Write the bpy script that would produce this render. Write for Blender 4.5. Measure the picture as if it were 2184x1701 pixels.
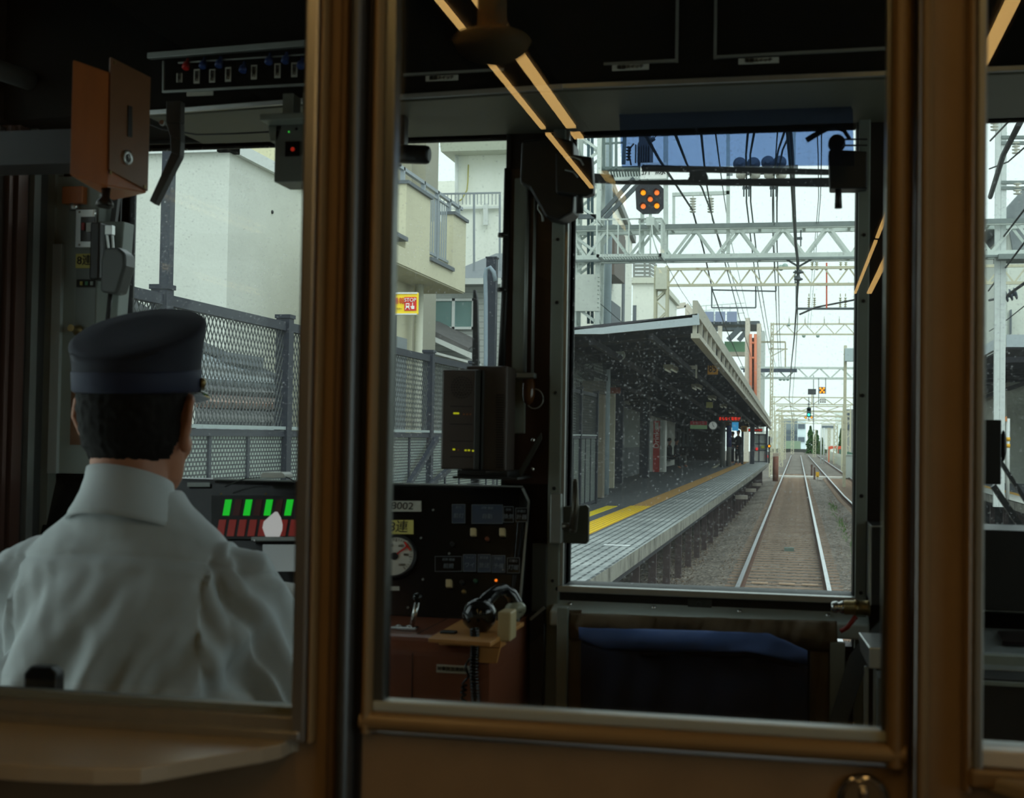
import bpy, bmesh, math, random
from mathutils import Vector, Matrix
random.seed(7)
for _o in list(bpy.data.objects): bpy.data.objects.remove(_o)
S = bpy.context.scene
COL = S.collection
# ---------------------------------------------------------------- camera
F, CX, CY = 2850.0, 1092.0, 850.5            # focal length and centre in pixels of the 2184x1701 frame
VPX, VPY, ROLL = 1700.0, 938.0, 0.0165       # vanishing point of the track, slope of the horizon
CAM = Vector((0, 0, 2.4))                    # camera 2.4 m above the rail head, 1.3 m above the train floor
_f = Vector((VPX-CX, -(VPY-CY), -F)).normalized()
_p = Vector((0, -(VPY+ROLL*(CX-VPX)-CY), -F))
_z = _f.cross(_p).normalized()
if _z.y < 0: _z = -_z
_x = _f.cross(_z).normalized()
R3 = Matrix((_x, _f, _z))
cd = bpy.data.cameras.new('camera'); cam = bpy.data.objects.new('camera', cd); COL.objects.link(cam)
cd.sensor_fit = 'HORIZONTAL'; cd.sensor_width = 36.0; cd.lens = 36.0*F/2184.0
cd.clip_start = 0.02; cd.clip_end = 3000
cd.dof.use_dof = True; cd.dof.focus_distance = 7.0; cd.dof.aperture_fstop = 8.5
cam.matrix_world = Matrix.Translation(CAM) @ R3.to_4x4()
S.camera = cam
# ---------------------------------------------------------------- overcast sky, exposure
w = bpy.data.worlds.new('overcast'); S.world = w; w.use_nodes = True
nt = w.node_tree; nt.nodes.clear()
wo = nt.nodes.new('ShaderNodeOutputWorld'); bg = nt.nodes.new('ShaderNodeBackground')
tc = nt.nodes.new('ShaderNodeTexCoord'); sx = nt.nodes.new('ShaderNodeSeparateXYZ'); cr = nt.nodes.new('ShaderNodeValToRGB')
nt.links.new(tc.outputs['Generated'], sx.inputs[0]); nt.links.new(sx.outputs['Z'], cr.inputs[0])
cr.color_ramp.elements[0].position = 0.0; cr.color_ramp.elements[0].color = (0.86, 0.955, 0.93, 1)
cr.color_ramp.elements[1].position = 0.45; cr.color_ramp.elements[1].color = (0.84, 0.93, 0.96, 1)
nt.links.new(cr.outputs[0], bg.inputs[0]); bg.inputs[1].default_value = 1.62
nt.links.new(bg.outputs[0], wo.inputs[0])
sd = bpy.data.lights.new('veiled_sun', 'SUN'); sd.energy = 1.5; sd.angle = math.radians(50); sd.color = (1.0, 0.98, 0.93)
sun = bpy.data.objects.new('veiled_sun', sd); COL.objects.link(sun)
sun.rotation_euler = Vector((-.42, .55, -.72)).to_track_quat('-Z', 'Y').to_euler(); sun.location = (20, -20, 60)
S.view_settings.view_transform = 'Standard'; S.view_settings.look = 'None'
S.view_settings.exposure = 0.12; S.view_settings.gamma = 1.0; S.view_settings.use_curve_mapping = False
try:
    S.cycles.use_denoising = True; S.cycles.transparent_max_bounces = 32; S.cycles.max_bounces = 8
    S.cycles.diffuse_bounces = 4; S.cycles.glossy_bounces = 4; S.cycles.sample_clamp_indirect = 6.0
    S.cycles.caustics_reflective = False; S.cycles.caustics_refractive = False
except Exception: pass
# ---------------------------------------------------------------- sighting helpers: where a line of sight meets a plane of the place
def _ray(px, py): return R3 @ Vector((px-CX, -(py-CY), -F))
def PY(px, py, Y): d = _ray(px, py); return CAM + d*(Y/d.y)
def PX(px, py, X): d = _ray(px, py); return CAM + d*(X/d.x)
def PZ(px, py, Z): d = _ray(px, py); return CAM + d*((Z-CAM.z)/d.z)
# ---------------------------------------------------------------- materials
def lin(c):
    if isinstance(c, str): c = tuple(int(c[i:i+2], 16)/255 for i in (0, 2, 4))
    else: c = tuple(x/255 for x in c)
    return tuple((x/12.92 if x <= .04045 else ((x+.055)/1.055)**2.4) for x in c)
MATS = {}
def mat(name, c, rough=.6, metal=0., var=.0, scale=8., bump=0., bscale=60., emit=0., ecol=None, coat=0., spec=.5, c2=None, thr=None, stretch=None):
    """A procedural material; var mottles the colour with noise, c2 mixes in a second colour, bump roughens the surface."""
    if name in MATS: return MATS[name]
    m = bpy.data.materials.new(name); m.use_nodes = True; n = m.node_tree; b = n.nodes['Principled BSDF']
    col = lin(c)
    b.inputs['Base Color'].default_value = (*col, 1); b.inputs['Roughness'].default_value = rough
    b.inputs['Metallic'].default_value = metal; b.inputs['Specular IOR Level'].default_value = spec
    if coat: b.inputs['Coat Weight'].default_value = coat; b.inputs['Coat Roughness'].default_value = .08
    tcn = None
    def coords(s):
        nonlocal tcn
        if tcn is None: tcn = n.nodes.new('ShaderNodeTexCoord')
        mp = n.nodes.new('ShaderNodeMapping'); n.links.new(tcn.outputs['Object'], mp.inputs[0])
        mp.inputs['Scale'].default_value = tuple(s*k for k in (stretch or (1, 1, 1)))
        return mp.outputs[0]
    if var or c2:
        t = n.nodes.new('ShaderNodeTexNoise'); t.inputs['Scale'].default_value = 1.0; t.inputs['Detail'].default_value = 6
        t.inputs['Roughness'].default_value = .62
        n.links.new(coords(scale), t.inputs['Vector'])
        r = n.nodes.new('ShaderNodeValToRGB'); n.links.new(t.outputs['Fac'], r.inputs[0])
        lo, hi = thr or (.3, .7)
        r.color_ramp.elements[0].position = lo; r.color_ramp.elements[1].position = hi
        if c2: a, bb = col, lin(c2)
        else: a, bb = tuple(x*(1-var) for x in col), tuple(min(1, x*(1+var)) for x in col)
        r.color_ramp.elements[0].color = (*a, 1); r.color_ramp.elements[1].color = (*bb, 1)
        n.links.new(r.outputs[0], b.inputs['Base Color'])
    if bump:
        t = n.nodes.new('ShaderNodeTexNoise'); t.inputs['Scale'].default_value = 1.0; t.inputs['Detail'].default_value = 4
        n.links.new(coords(bscale), t.inputs['Vector'])
        bp = n.nodes.new('ShaderNodeBump'); bp.inputs['Strength'].default_value = min(1, bump); bp.inputs['Distance'].default_value = .02*bump
        n.links.new(t.outputs['Fac'], bp.inputs['Height']); n.links.new(bp.outputs[0], b.inputs['Normal'])
    if emit:
        b.inputs['Emission Color'].default_value = (*lin(ecol or c), 1); b.inputs['Emission Strength'].default_value = emit
    MATS[name] = m; return m
def glass(name, tint=(1, 1, 1), refl=1.0, rough=0.0, dirt=0., dscale=160., thr=.64):
    """Window glass: lets light straight through with a tint, mirrors by Fresnel, and may carry specks of dried dirt."""
    m = bpy.data.materials.new(name); m.use_nodes = True; n = m.node_tree; n.nodes.clear()
    out = n.nodes.new('ShaderNodeOutputMaterial'); tr = n.nodes.new('ShaderNodeBsdfTransparent'); gl = n.nodes.new('ShaderNodeBsdfGlossy')
    fr = n.nodes.new('ShaderNodeFresnel'); fr.inputs[0].default_value = 1.5; mx = n.nodes.new('ShaderNodeMixShader')
    mu = n.nodes.new('ShaderNodeMath'); mu.operation = 'MULTIPLY'; mu.inputs[1].default_value = refl
    n.links.new(fr.outputs[0], mu.inputs[0]); n.links.new(mu.outputs[0], mx.inputs[0])
    tr.inputs[0].default_value = (*tint, 1); gl.inputs['Roughness'].default_value = rough
    n.links.new(tr.outputs[0], mx.inputs[1]); n.links.new(gl.outputs[0], mx.inputs[2]); last = mx.outputs[0]
    if dirt:
        t = n.nodes.new('ShaderNodeTexCoord')
        a = n.nodes.new('ShaderNodeTexNoise'); a.inputs['Scale'].default_value = dscale; a.inputs['Detail'].default_value = 2
        a2 = n.nodes.new('ShaderNodeTexNoise'); a2.inputs['Scale'].default_value = 5; a2.inputs['Detail'].default_value = 3
        n.links.new(t.outputs['Object'], a.inputs[0]); n.links.new(t.outputs['Object'], a2.inputs[0])
        s = n.nodes.new('ShaderNodeMath'); s.operation = 'MULTIPLY_ADD'; s.inputs[1].default_value = .12; n.links.new(a2.outputs[0], s.inputs[0]); n.links.new(a.outputs[0], s.inputs[2])
        r = n.nodes.new('ShaderNodeMapRange'); r.inputs['From Min'].default_value = thr+.06; r.inputs['From Max'].default_value = thr+.14
        r.inputs['To Min'].default_value = .022*dirt; r.inputs['To Max'].default_value = .45*dirt
        n.links.new(s.outputs[0], r.inputs[0])
        df = n.nodes.new('ShaderNodeBsdfTranslucent'); df.inputs[0].default_value = (.97, .99, 1, 1)
        m2 = n.nodes.new('ShaderNodeMixShader'); n.links.new(r.outputs[0], m2.inputs[0]); n.links.new(last, m2.inputs[1]); n.links.new(df.outputs[0], m2.inputs[2])
        last = m2.outputs[0]
    n.links.new(last, out.inputs[0]); MATS[name] = m; return m
# ---------------------------------------------------------------- mesh helpers
WL = {}
class MB:
    """Collects boxes, bars, tubes, lathes and strips in world coordinates; build() links them as ONE mesh object."""
    def __init__(s): s.v = []; s.f = []; s.sm = []
    def add(s, vs, fs, smooth=False):
        k = len(s.v); s.v += [tuple(v) for v in vs]; s.f += [tuple(i+k for i in f) for f in fs]; s.sm += [smooth]*len(fs); return s
    def box(s, a, b):
        x0, y0, z0 = (min(a[i], b[i]) for i in range(3)); x1, y1, z1 = (max(a[i], b[i]) for i in range(3))
        return s.add([(x0,y0,z0),(x1,y0,z0),(x1,y1,z0),(x0,y1,z0),(x0,y0,z1),(x1,y0,z1),(x1,y1,z1),(x0,y1,z1)],
                     [(0,3,2,1),(4,5,6,7),(0,1,5,4),(1,2,6,5),(2,3,7,6),(3,0,4,7)])
    def hull8(s, q):      # q: 4 bottom points then 4 top points, same winding
        return s.add(q, [(0,3,2,1),(4,5,6,7),(0,1,5,4),(1,2,6,5),(2,3,7,6),(3,0,4,7)])
    def prism(s, poly, ext, smooth=False):   # planar polygon (3D points) pushed along ext
        n = len(poly); e = Vector(ext); P = [Vector(p) for p in poly]
        return s.add(P+[p+e for p in P], [tuple(range(n))[::-1], tuple(range(n, 2*n))]+[(i, (i+1) % n, n+(i+1) % n, n+i) for i in range(n)], smooth)
    def bar(s, p, q, w, h=None, up=(0, 0, 1)):   # rectangular bar between two points
        p, q = Vector(p), Vector(q); h = h or w; d = (q-p).normalized(); u = Vector(up)
        if abs(d.dot(u)) > .98: u = Vector((0, 1, 0)) if abs(d.y) < .9 else Vector((1, 0, 0))
        a = d.cross(u).normalized()*(w/2); b = a.cross(d).normalized()*(h/2)
        return s.hull8([p-a-b, p+a-b, q+a-b, q-a-b, p-a+b, p+a+b, q+a+b, q-a+b])
    def tube(s, pts, r, n=10, caps=True):        # round tube through points; r a number or a list
        pts = [Vector(p) for p in pts]; rs = r if isinstance(r, (list, tuple)) else [r]*len(pts)
        k = len(s.v); prev = None
        for i, p in enumerate(pts):
            d = (pts[min(i+1, len(pts)-1)]-pts[max(i-1, 0)]).normalized()
            if prev is None:
                a = d.cross(Vector((0, 0, 1)))
                if a.length < .05: a = d.cross(Vector((1, 0, 0)))
            else: a = prev-d*prev.dot(d)
            a.normalize(); prev = a; b = d.cross(a)
            s.v += [tuple(p+(a*math.cos(2*math.pi*j/n)+b*math.sin(2*math.pi*j/n))*rs[i]) for j in range(n)]
        for i in range(len(pts)-1):
            for j in range(n):
                s.f.append((k+i*n+j, k+i*n+(j+1) % n, k+(i+1)*n+(j+1) % n, k+(i+1)*n+j)); s.sm.append(True)
        if caps:
            s.f.append(tuple(k+j for j in range(n))[::-1]); s.sm.append(False)
            s.f.append(tuple(k+(len(pts)-1)*n+j for j in range(n))); s.sm.append(False)
        return s
    def lathe(s, c, axis, prof, n=20):            # prof: (distance along axis, radius)
        c = Vector(c); ax = Vector(axis).normalized(); prof = [(d, max(r, 1e-5)) for d, r in prof]
        a = ax.cross(Vector((0, 0, 1)))
        if a.length < .05: a = ax.cross(Vector((1, 0, 0)))
        a.normalize(); b = ax.cross(a); k = len(s.v)
        for d, r in prof: s.v += [tuple(c+ax*d+(a*math.cos(2*math.pi*j/n)+b*math.sin(2*math.pi*j/n))*r) for j in range(n)]
        for i in range(len(prof)-1):
            for j in range(n):
                s.f.append((k+i*n+j, k+i*n+(j+1) % n, k+(i+1)*n+(j+1) % n, k+(i+1)*n+j)); s.sm.append(True)
        s.f.append(tuple(k+j for j in range(n))[::-1]); s.sm.append(False)
        s.f.append(tuple(k+(len(prof)-1)*n+j for j in range(n))); s.sm.append(False)
        return s
    def ball(s, c, r, n=14):
        rr = r if isinstance(r, (tuple, list)) else (r, r, r); k = len(s.v); m = n//2
        for i in range(m+1):
            t = math.pi*i/m
            for j in range(n):
                u = 2*math.pi*j/n
                s.v.append((c[0]+rr[0]*max(math.sin(t), 1e-4)*math.cos(u), c[1]+rr[1]*max(math.sin(t), 1e-4)*math.sin(u), c[2]+rr[2]*math.cos(t)))
        for i in range(m):
            for j in range(n): s.f.append((k+i*n+j, k+(i+1)*n+j, k+(i+1)*n+(j+1) % n, k+i*n+(j+1) % n)); s.sm.append(True)
        return s
    def build(s, name, m, parent=None, bevel=0., mats=None, seg=2):
        me = bpy.data.meshes.new(name)
        if parent is not None: o0 = WL[parent.name]
        else:
            xs, ys, zs = zip(*s.v); o0 = Vector(((min(xs)+max(xs))/2, (min(ys)+max(ys))/2, min(zs)))
        me.from_pydata([(v[0]-o0[0], v[1]-o0[1], v[2]-o0[2]) for v in s.v], [], s.f)
        me.polygons.foreach_set('use_smooth', s.sm)
        me.validate(); me.update()
        bm = bmesh.new(); bm.from_mesh(me); bmesh.ops.recalc_face_normals(bm, faces=bm.faces); bm.to_mesh(me); bm.free()
        me.materials.append(m)
        o = bpy.data.objects.new(name, me); COL.objects.link(o)
        if parent is not None: o.parent = parent
        else: o.location = o0
        WL[o.name] = Vector(o0)
        if bevel:
            bv = o.modifiers.new('bevel', 'BEVEL'); bv.width = bevel; bv.segments = seg; bv.limit_method = 'ANGLE'; bv.angle_limit = math.radians(40)
        return o
def tag(o, label=None, cat=None, group=None, kind=None):
    if label: o['label'] = label
    if cat: o['category'] = cat
    if group: o['group'] = group
    if kind: o['kind'] = kind
    return o
def thing(name, loc, label, cat, group=None):
    o = bpy.data.objects.new(name, None); o.empty_display_size = .05; COL.objects.link(o); o.location = loc; WL[o.name] = Vector(loc)
    return tag(o, label, cat, group)
def struct(o): o['kind'] = 'structure'; return o
def kids(o): return [c for c in bpy.data.objects if c.parent == o]
def copy_tree(o, loc=None, label=None, group=None, rz=None, parent=None, scale=None):
    ch = kids(o); c = o.copy(); COL.objects.link(c)
    if parent: c.parent = parent
    if loc is not None: c.location = loc
    if rz is not None: c.rotation_euler.z = rz
    if scale is not None: c.scale = scale
    if label: c['label'] = label
    if group: c['group'] = group
    for k in ch: copy_tree(k, parent=c)
    return c
def text(s, loc, size, m, parent, rot=(math.pi/2, 0, 0), name='lettering', align='CENTER', sx=1., vert=False, ext=.0008):
    """Real lettering standing on its sign (rot: default faces the camera side)."""
    cu = bpy.data.curves.new(name, 'FONT'); cu.body = '\n'.join(s) if vert else s; cu.size = size; cu.align_x = align; cu.align_y = 'CENTER'; cu.extrude = ext
    if vert: cu.space_line = .85
    cu.materials.append(m)
    o = bpy.data.objects.new(name, cu); COL.objects.link(o)
    o.parent = parent; o.location = Vector(loc)-WL[parent.name]; o.rotation_euler = rot; o.scale = (sx, 1, 1)
    WL[o.name] = Vector(loc)
    return o
# ================================================================ MATERIALS OF THE TRAIN
M_TAN = mat('tan_laminate', (152, 130, 102), .55, var=.08, scale=14, bump=.05, bscale=500)
M_TANF = mat('tan_moulding', (142, 118, 82), .32, var=.05, scale=5, spec=.6)
M_BROWNW = mat('brown_wall', (74, 56, 38), .6, var=.1, scale=6)
M_ALU = mat('brushed_aluminium', (196, 198, 196), .33, metal=.9, var=.06, scale=30, stretch=(1, 1, .1))
M_ALUD = mat('dull_aluminium', (150, 154, 150), .45, metal=.6, var=.08, scale=20)
M_RUB = mat('black_rubber', (14, 14, 14), .55)
M_BLK = mat('black_metal', (22, 23, 24), .42, var=.15, scale=12)
M_GLOSSB = mat('glossy_black_panel', (13, 12, 13), .22, coat=.3, var=.2, scale=5)
M_GREY = mat('grey_green_paint', (128, 134, 124), .5, var=.07, scale=9, bump=.03, bscale=300)
M_GREYD = mat('dark_grey_paint', (62, 66, 64), .5, var=.1, scale=9)
M_DARK = mat('dark_brown_lining', (34, 25, 20), .6, var=.15, scale=7, spec=.3)
M_OVER = mat('overhead_dark_lining', (17, 16, 14), .85, var=.1, scale=6, spec=.12)
M_CHROME = mat('chrome', (215, 215, 212), .14, metal=1.)
M_BRASS = mat('worn_brass', (150, 128, 84), .35, metal=.8, var=.15, scale=20)
M_WHITE = mat('white_plastic', (214, 214, 206), .4)
M_LABEL = mat('pale_label', (200, 200, 188), .5)
M_INK = mat('black_ink', (12, 12, 12), .6)
M_YEL = mat('yellow_label', (226, 214, 120), .5)
G_CAB = glass('partition_glass', (.86, .89, .88), 1.0)
G_WIND = glass('windscreen_glass', (.965, .99, .985), .7, dirt=.6, dscale=200, thr=.635)
# ================================================================ TRAIN SHELL
YP, YF = 1.35, 2.70                # saloon face of the cab partition; cab face of the front bulkhead
XL, XR, ZF, ZC = -1.62, 1.32, 1.10, 3.42
def boxo(name, a, b, m, parent=None, bevel=0.): return MB().box(a, b).build(name, m, parent, bevel)
struct(boxo('floor', (XL, -9, ZF-.08), (XR, YF+.1, ZF), mat('grey_floor', (116, 108, 98), .5, var=.1)))
struct(boxo('ceiling', (XL, -9, ZC), (XR, YF+.1, ZC+.06), mat('saloon_ceiling', (120, 110, 95), .7)))
b = MB()   # side wall with the cab side window opening (y 1.55..2.45) on one side
b.box((XL-.06, -9, ZF), (XL, 1.42, ZC)); b.box((XL-.06, 1.42, ZF), (XL, 2.44, 1.70)); b.box((XL-.06, 1.42, 3.2), (XL, 2.44, ZC)); b.box((XL-.06, 2.44, ZF), (XL, YF+.1, ZC))
struct(b.build('wall_west', M_DARK))
b = MB(); b.box((XR, -9, ZF), (XR+.06, -4.6, ZC)); b.box((XR, -4.6, ZF), (XR+.06, .9, 1.85)); b.box((XR, -4.6, 2.95), (XR+.06, .9, ZC)); b.box((XR, -1.95, 1.85), (XR+.06, -1.75, 2.95)); b.box((XR, .9, ZF), (XR+.06, 1.42, ZC)); b.box((XR, 1.42, ZF), (XR+.06, 2.6, 1.70)); b.box((XR, 1.42, 3.2), (XR+.06, 2.6, ZC)); b.box((XR, 2.6, ZF), (XR+.06, YF+.1, ZC))
struct(b.build('wall_east', M_DARK))
struct(boxo('wall_rear', (XL, -9.06, ZF), (XR, -9, ZC), M_BROWNW))
struct(boxo('window_4', (XL-.045, 1.42, 1.70), (XL-.035, 2.44, 3.2), G_WIND))
struct(boxo('window_5', (XR+.035, 1.42, 1.70), (XR+.045, 2.6, 3.2), G_WIND))
struct(boxo('window_7', (XR+.035, -1.75, 1.85), (XR+.045, .9, 2.95), G_CAB)); struct(boxo('window_8', (XR+.035, -4.6, 1.85), (XR+.045, -1.95, 2.95), G_CAB))
# ---- saloon ceiling lamps: two long fittings, each with a narrow and a broad lit diffuser; seen mirrored in the partition glass
M_LIT = mat('warm_tube_diffuser', (255, 206, 122), .5, emit=7.5, ecol=(255, 202, 122))
def lamp_strip(x, y1, y0, lab, yb=None):
    t = thing('saloon_ceiling_lamp', (x, (y1+y0)/2, ZC-.02), lab, 'ceiling light', 'lamp rows along the saloon ceiling')
    z = ZC
    MB().box((x-.07, y0, z-.035), (x+.07, y1, z)).build('lamp_housing', mat('lamp_housing_brown', (60, 48, 34), .5), t)
    MB().box((x+.027, yb or y0, z-.042), (x+.058, y1, z-.035)).build('broad_diffuser', M_LIT, t)
    MB().box((x-.056, y0, z-.042), (x-.040, y1, z-.035)).build('narrow_diffuser', M_LIT, t)
for k, (y1, y0) in enumerate(((1.0, -1.42), (-1.5, -2.45), (-4.0, -6.4))):
    pos = ('beside the cab partition', 'second from the partition', 'third from the partition')[k]
    if k < 2: lamp_strip(-.755, y1, y0, 'warm ceiling lamp %s, on the driver side of the aisle' % pos, yb=(None, y1-.08)[k])
    if k == 1: y0 = -3.9
    lamp_strip(.415, y1, y0, 'warm ceiling lamp %s, on the side opposite the driver' % pos)
# ================================================================ PARTITION BETWEEN SALOON AND CAB
def xa(px, py=850): return PY(px, py, YP).x
def za(px, py): return PY(px, py, YP).z
T = YP+.045
x_gl, x_pl, x_dl, x_g0, x_g1, x_dr, x_pr, x_wr = xa(642), xa(674), xa(778), PY(843, 850, YP+.026).x, xa(1886), xa(1948), xa(2072), xa(2104)
z_sill, z_dsill, z_rs = za(300, 1497), za(1355, 1535), za(2140, 1600)
z_top = 3.30
# pillars and the wall below/above the windows
b = MB()
b.box((x_gl-.004, YP+.006, ZF), (x_dl-.012, T, ZC))                      # pillar between driver window and door
b.box((x_dr+.004, YP+.006, ZF), (x_pr+.012, T, ZC))                       # pillar between door and the far window
b.box((XL, YP+.006, ZF), (x_gl-.004, T, z_sill-.035)); b.box((XL, YP+.006, z_top), (x_gl-.004, T, ZC))
b.box((x_pr+.012, YP+.006, ZF), (XR, T, z_rs-.03)); b.box((x_pr+.012, YP+.006, z_top), (XR, T, ZC))
b.box((x_dl-.012, YP+.006, 3.12), (x_dr+.004, T, ZC))
struct(b.build('wall_partition', M_TAN))
def vround(x0, x1, z0, z1, y, r, n=8):    # half-round upright moulding swelling towards the saloon
    poly = [(x0, T-.01, z0)]+[((x0+x1)/2-math.cos(math.pi*i/n)*(x1-x0)/2, y-math.sin(math.pi*i/n)*r, z0) for i in range(n+1)]+[(x1, T-.01, z0)]
    return MB().prism(poly, (0, 0, z1-z0), smooth=False)
struct(vround(xa(672), xa(686), z_sill-.03, ZC, YP, .010).build('trim_1', M_TANF))
struct(vround(xa(712), xa(736), ZF, ZC, YP, .008).build('trim_2', mat('brown_jamb', (120, 98, 72), .35, metal=.3)))
struct(vround(xa(737), xa(767), ZF, ZC, YP-.004, .012).build('trim_6', mat('steel_jamb', (104, 108, 110), .42, metal=.8)))
struct(MB().box((xa(767), YP+.004, ZF), (xa(779), YP+.03, ZC)).build('trim_7', M_RUB))
struct(vround(xa(1953), xa(1985), ZF, ZC, YP, .010).build('trim_3', M_TANF))
struct(vround(xa(1951), xa(1957), ZF, ZC, YP-.012, .004).build('trim_4', M_ALU))
struct(vround(xa(2058), xa(2078), z_rs-.04, ZC, YP, .010).build('trim_5', M_TANF))
# driver window
t = thing('window_1', (x_gl-.3, YP+.02, z_sill), 'aluminium framed partition window behind the driver', 'window'); t['kind'] = 'structure'
b = MB(); b.box((x_gl, YP-.012, z_sill-.03), (xa(672), T, ZC)); b.build('upright_frame', M_ALU, t, .003)
b = MB(); b.box((XL, YP-.006, z_sill-.026), (x_gl+.01, T, z_sill-.004)); b.box((XL, YP-.014, z_sill-.028), (x_gl+.01, YP, z_sill-.018)); b.build('bottom_frame', M_ALU, t, .002)
MB().box((XL, YP+.008, z_sill-.004), (x_gl, YP+.028, z_sill+.003)).build('gasket', mat('grey_gasket', (120, 128, 124), .5), t)
MB().box((XL, YP+.02, z_sill), (x_gl, YP+.025, z_top)).build('pane', G_CAB, t)
# far window
t = thing('window_2', (x_wr+.3, YP+.02, z_rs), 'partition window on the side away from the driver', 'window'); t['kind'] = 'structure'
MB().box((x_pr+.003, YP-.008, z_rs-.03), (x_wr-.002, T, ZC)).build('upright_frame', M_ALUD, t, .002)
b = MB(); b.box((x_pr, YP-.004, z_rs-.016), (XR, T, z_rs)); b.build('gasket', M_WHITE, t, .002)
b = MB(); b.box((x_pr, YP-.014, z_rs-.034), (XR, T, z_rs-.017)); b.build('bottom_frame', M_TANF, t, .003)
MB().box((x_wr-.004, YP+.02, z_rs), (XR, YP+.025, z_top)).build('pane', G_CAB, t)
# door
t = thing('door_1', ((x_dl+x_dr)/2, YP+.02, ZF), 'tan saloon door with a large window into the cab', 'door'); t['kind'] = 'structure'
xl, xr = xa(783), xa(1938)
b = MB(); b.box((x_dl, YP+.012, ZF+.02), (x_dr, T-.004, z_dsill-.034)); b.box((x_dl, YP+.012, z_dsill-.034), (xl+.006, T-.004, 3.1)); b.box((xr-.006, YP+.012, z_dsill-.034), (x_dr, T-.004, 3.1)); b.box((xl, YP+.012, 3.06), (xr, T-.004, 3.1))
b.build('door_leaf', M_TAN, t)
for nm, q in (('moulding', (xl, x_g0-.012)), ('moulding', (xa(1896), xr))):
    vround(q[0], q[1], z_dsill-.03, 3.07, YP+.004, .012).build(nm, M_TANF, t)
b = MB(); n = 8   # bottom moulding
poly = [(xl, T-.01, z_dsill-.030)]+[(xl, YP+.004-math.sin(math.pi*i/n)*.012, z_dsill-.018-math.cos(math.pi*i/n)*.010) for i in range(n+1)]+[(xl, T-.01, z_dsill-.006)]
b.prism(poly, (xr-xl, 0, 0)); b.build('moulding', M_TANF, t)
b = MB(); b.box((x_g0-.012, YP+.004, z_dsill), (x_g0, YP+.026, 3.06)); b.box((x_g1, YP+.004, z_dsill), (xa(1897), YP+.026, 3.06)); b.build('upright_gasket', mat('door_gasket', (120, 124, 122), .3, metal=.8), t, .002)
MB().box((x_g0-.012, YP+.002, z_dsill-.008), (xa(1897), YP+.026, z_dsill+.003)).build('sill_gasket', mat('pale_sill_gasket', (170, 182, 180), .35), t, .002)
MB().box((x_g0-.002, YP+.02, z_dsill), (x_g1+.002, YP+.025, 3.06)).build('pane', G_CAB, t)
# flush pull ring of the door
hz = za(1842, 1700); hx = xa(1842, 1700)
h = MB(); h.lathe((hx, YP+.012, hz-.005), (0, -1, 0), [(0, .026), (.004, .026), (.006, .022), (.006, .019), (.001, .018)], 24); hh = h.build('handle', M_CHROME, t)
q = MB(); q.bar((hx, YP+.003, hz-.03), (hx, YP+.003, hz+.006), .008, .008); q.build('handle_bar', M_CHROME, hh, .002)
# ledge under the driver window
zs = za(300, 1552)
def SH(px, py): return PZ(px, py, zs)
pl = [(XL, YP+.005, zs)]+[(XL, SH(0, 1628).y, zs)]+[tuple(SH(*p)) for p in ((60, 1632), (200, 1638), (300, 1637), (360, 1628), (450, 1612), (560, 1594), (600, 1585), (624, 1573))]+[(x_gl+.004, YP+.005, zs)]
b = MB().prism([Vector(p)-Vector((0, 0, .016)) for p in pl], (0, 0, .016))
tag(b.build('window_ledge', mat('cream_ledge', (168, 158, 138), .3, var=.06, scale=6, spec=.6), bevel=.004), 'cream ledge with a cut corner below the driver window', 'ledge')
zs2 = za(2140, 1652)
b = MB().prism([(x_pr+.004, YP+.005, zs2-.016), (XR, YP+.005, zs2-.016), (XR, YP-.12, zs2-.016), (x_pr+.12, YP-.12, zs2-.016)], (0, 0, .016))
tag(b.build('window_ledge', MATS['cream_ledge'], bevel=.004), 'cream ledge with a cut corner below the window beyond the door', 'ledge')
# small black latch on the driver window
b = MB(); p = PY(84, 1445, YP+.05); b.prism([(p.x-.021, p.y, p.z-.026), (p.x+.021, p.y, p.z-.026), (p.x+.021, p.y, p.z+.006), (p.x+.013, p.y, p.z+.013), (p.x-.013, p.y, p.z+.013), (p.x-.021, p.y, p.z+.004)], (0, .02, 0))
tag(b.build('window_latch', M_BLK, bevel=.003), 'small black latch block standing on the driver window frame', 'latch')
# seat rows and side wall of the saloon behind the camera stay plain
# ================================================================ CAB FRONT BULKHEAD
def xf(px, py=850): return PY(px, py, YF).x
def zf(px, py): return PY(px, py, YF).z
zw_top, zw_bot = zf(600, 300), zf(600, 1030)
X_A, X_B, X_C, X_D = xf(250), xf(1072), xf(1212), xf(1822)
zd_top, zd_bot = zf(1500, 272), zf(1500, 1256)
X_E = xf(2050); zr_top, zr_bot = zf(2140, 246), zf(2140, 1278)
G = YF+.06
b = MB()
b.box((XL, YF, ZF), (X_A, G, ZC)); b.box((X_A, YF, ZF), (X_B, G, zw_bot)); b.box((X_A, YF, zw_top), (X_B, G, ZC))
b.box((X_B, YF, ZF), (X_C, G, ZC)); b.box((X_C, YF, zd_top), (X_D, G, ZC)); b.box((X_C, YF, ZF), (X_D, G, zd_bot-.10))
b.box((X_D, YF, ZF), (X_E, G, ZC)); b.box((X_E, YF, ZF), (XR, G, zr_bot)); b.box((X_E, YF, zr_top), (XR, G, ZC))
struct(b.build('wall_front', M_DARK))
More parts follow.
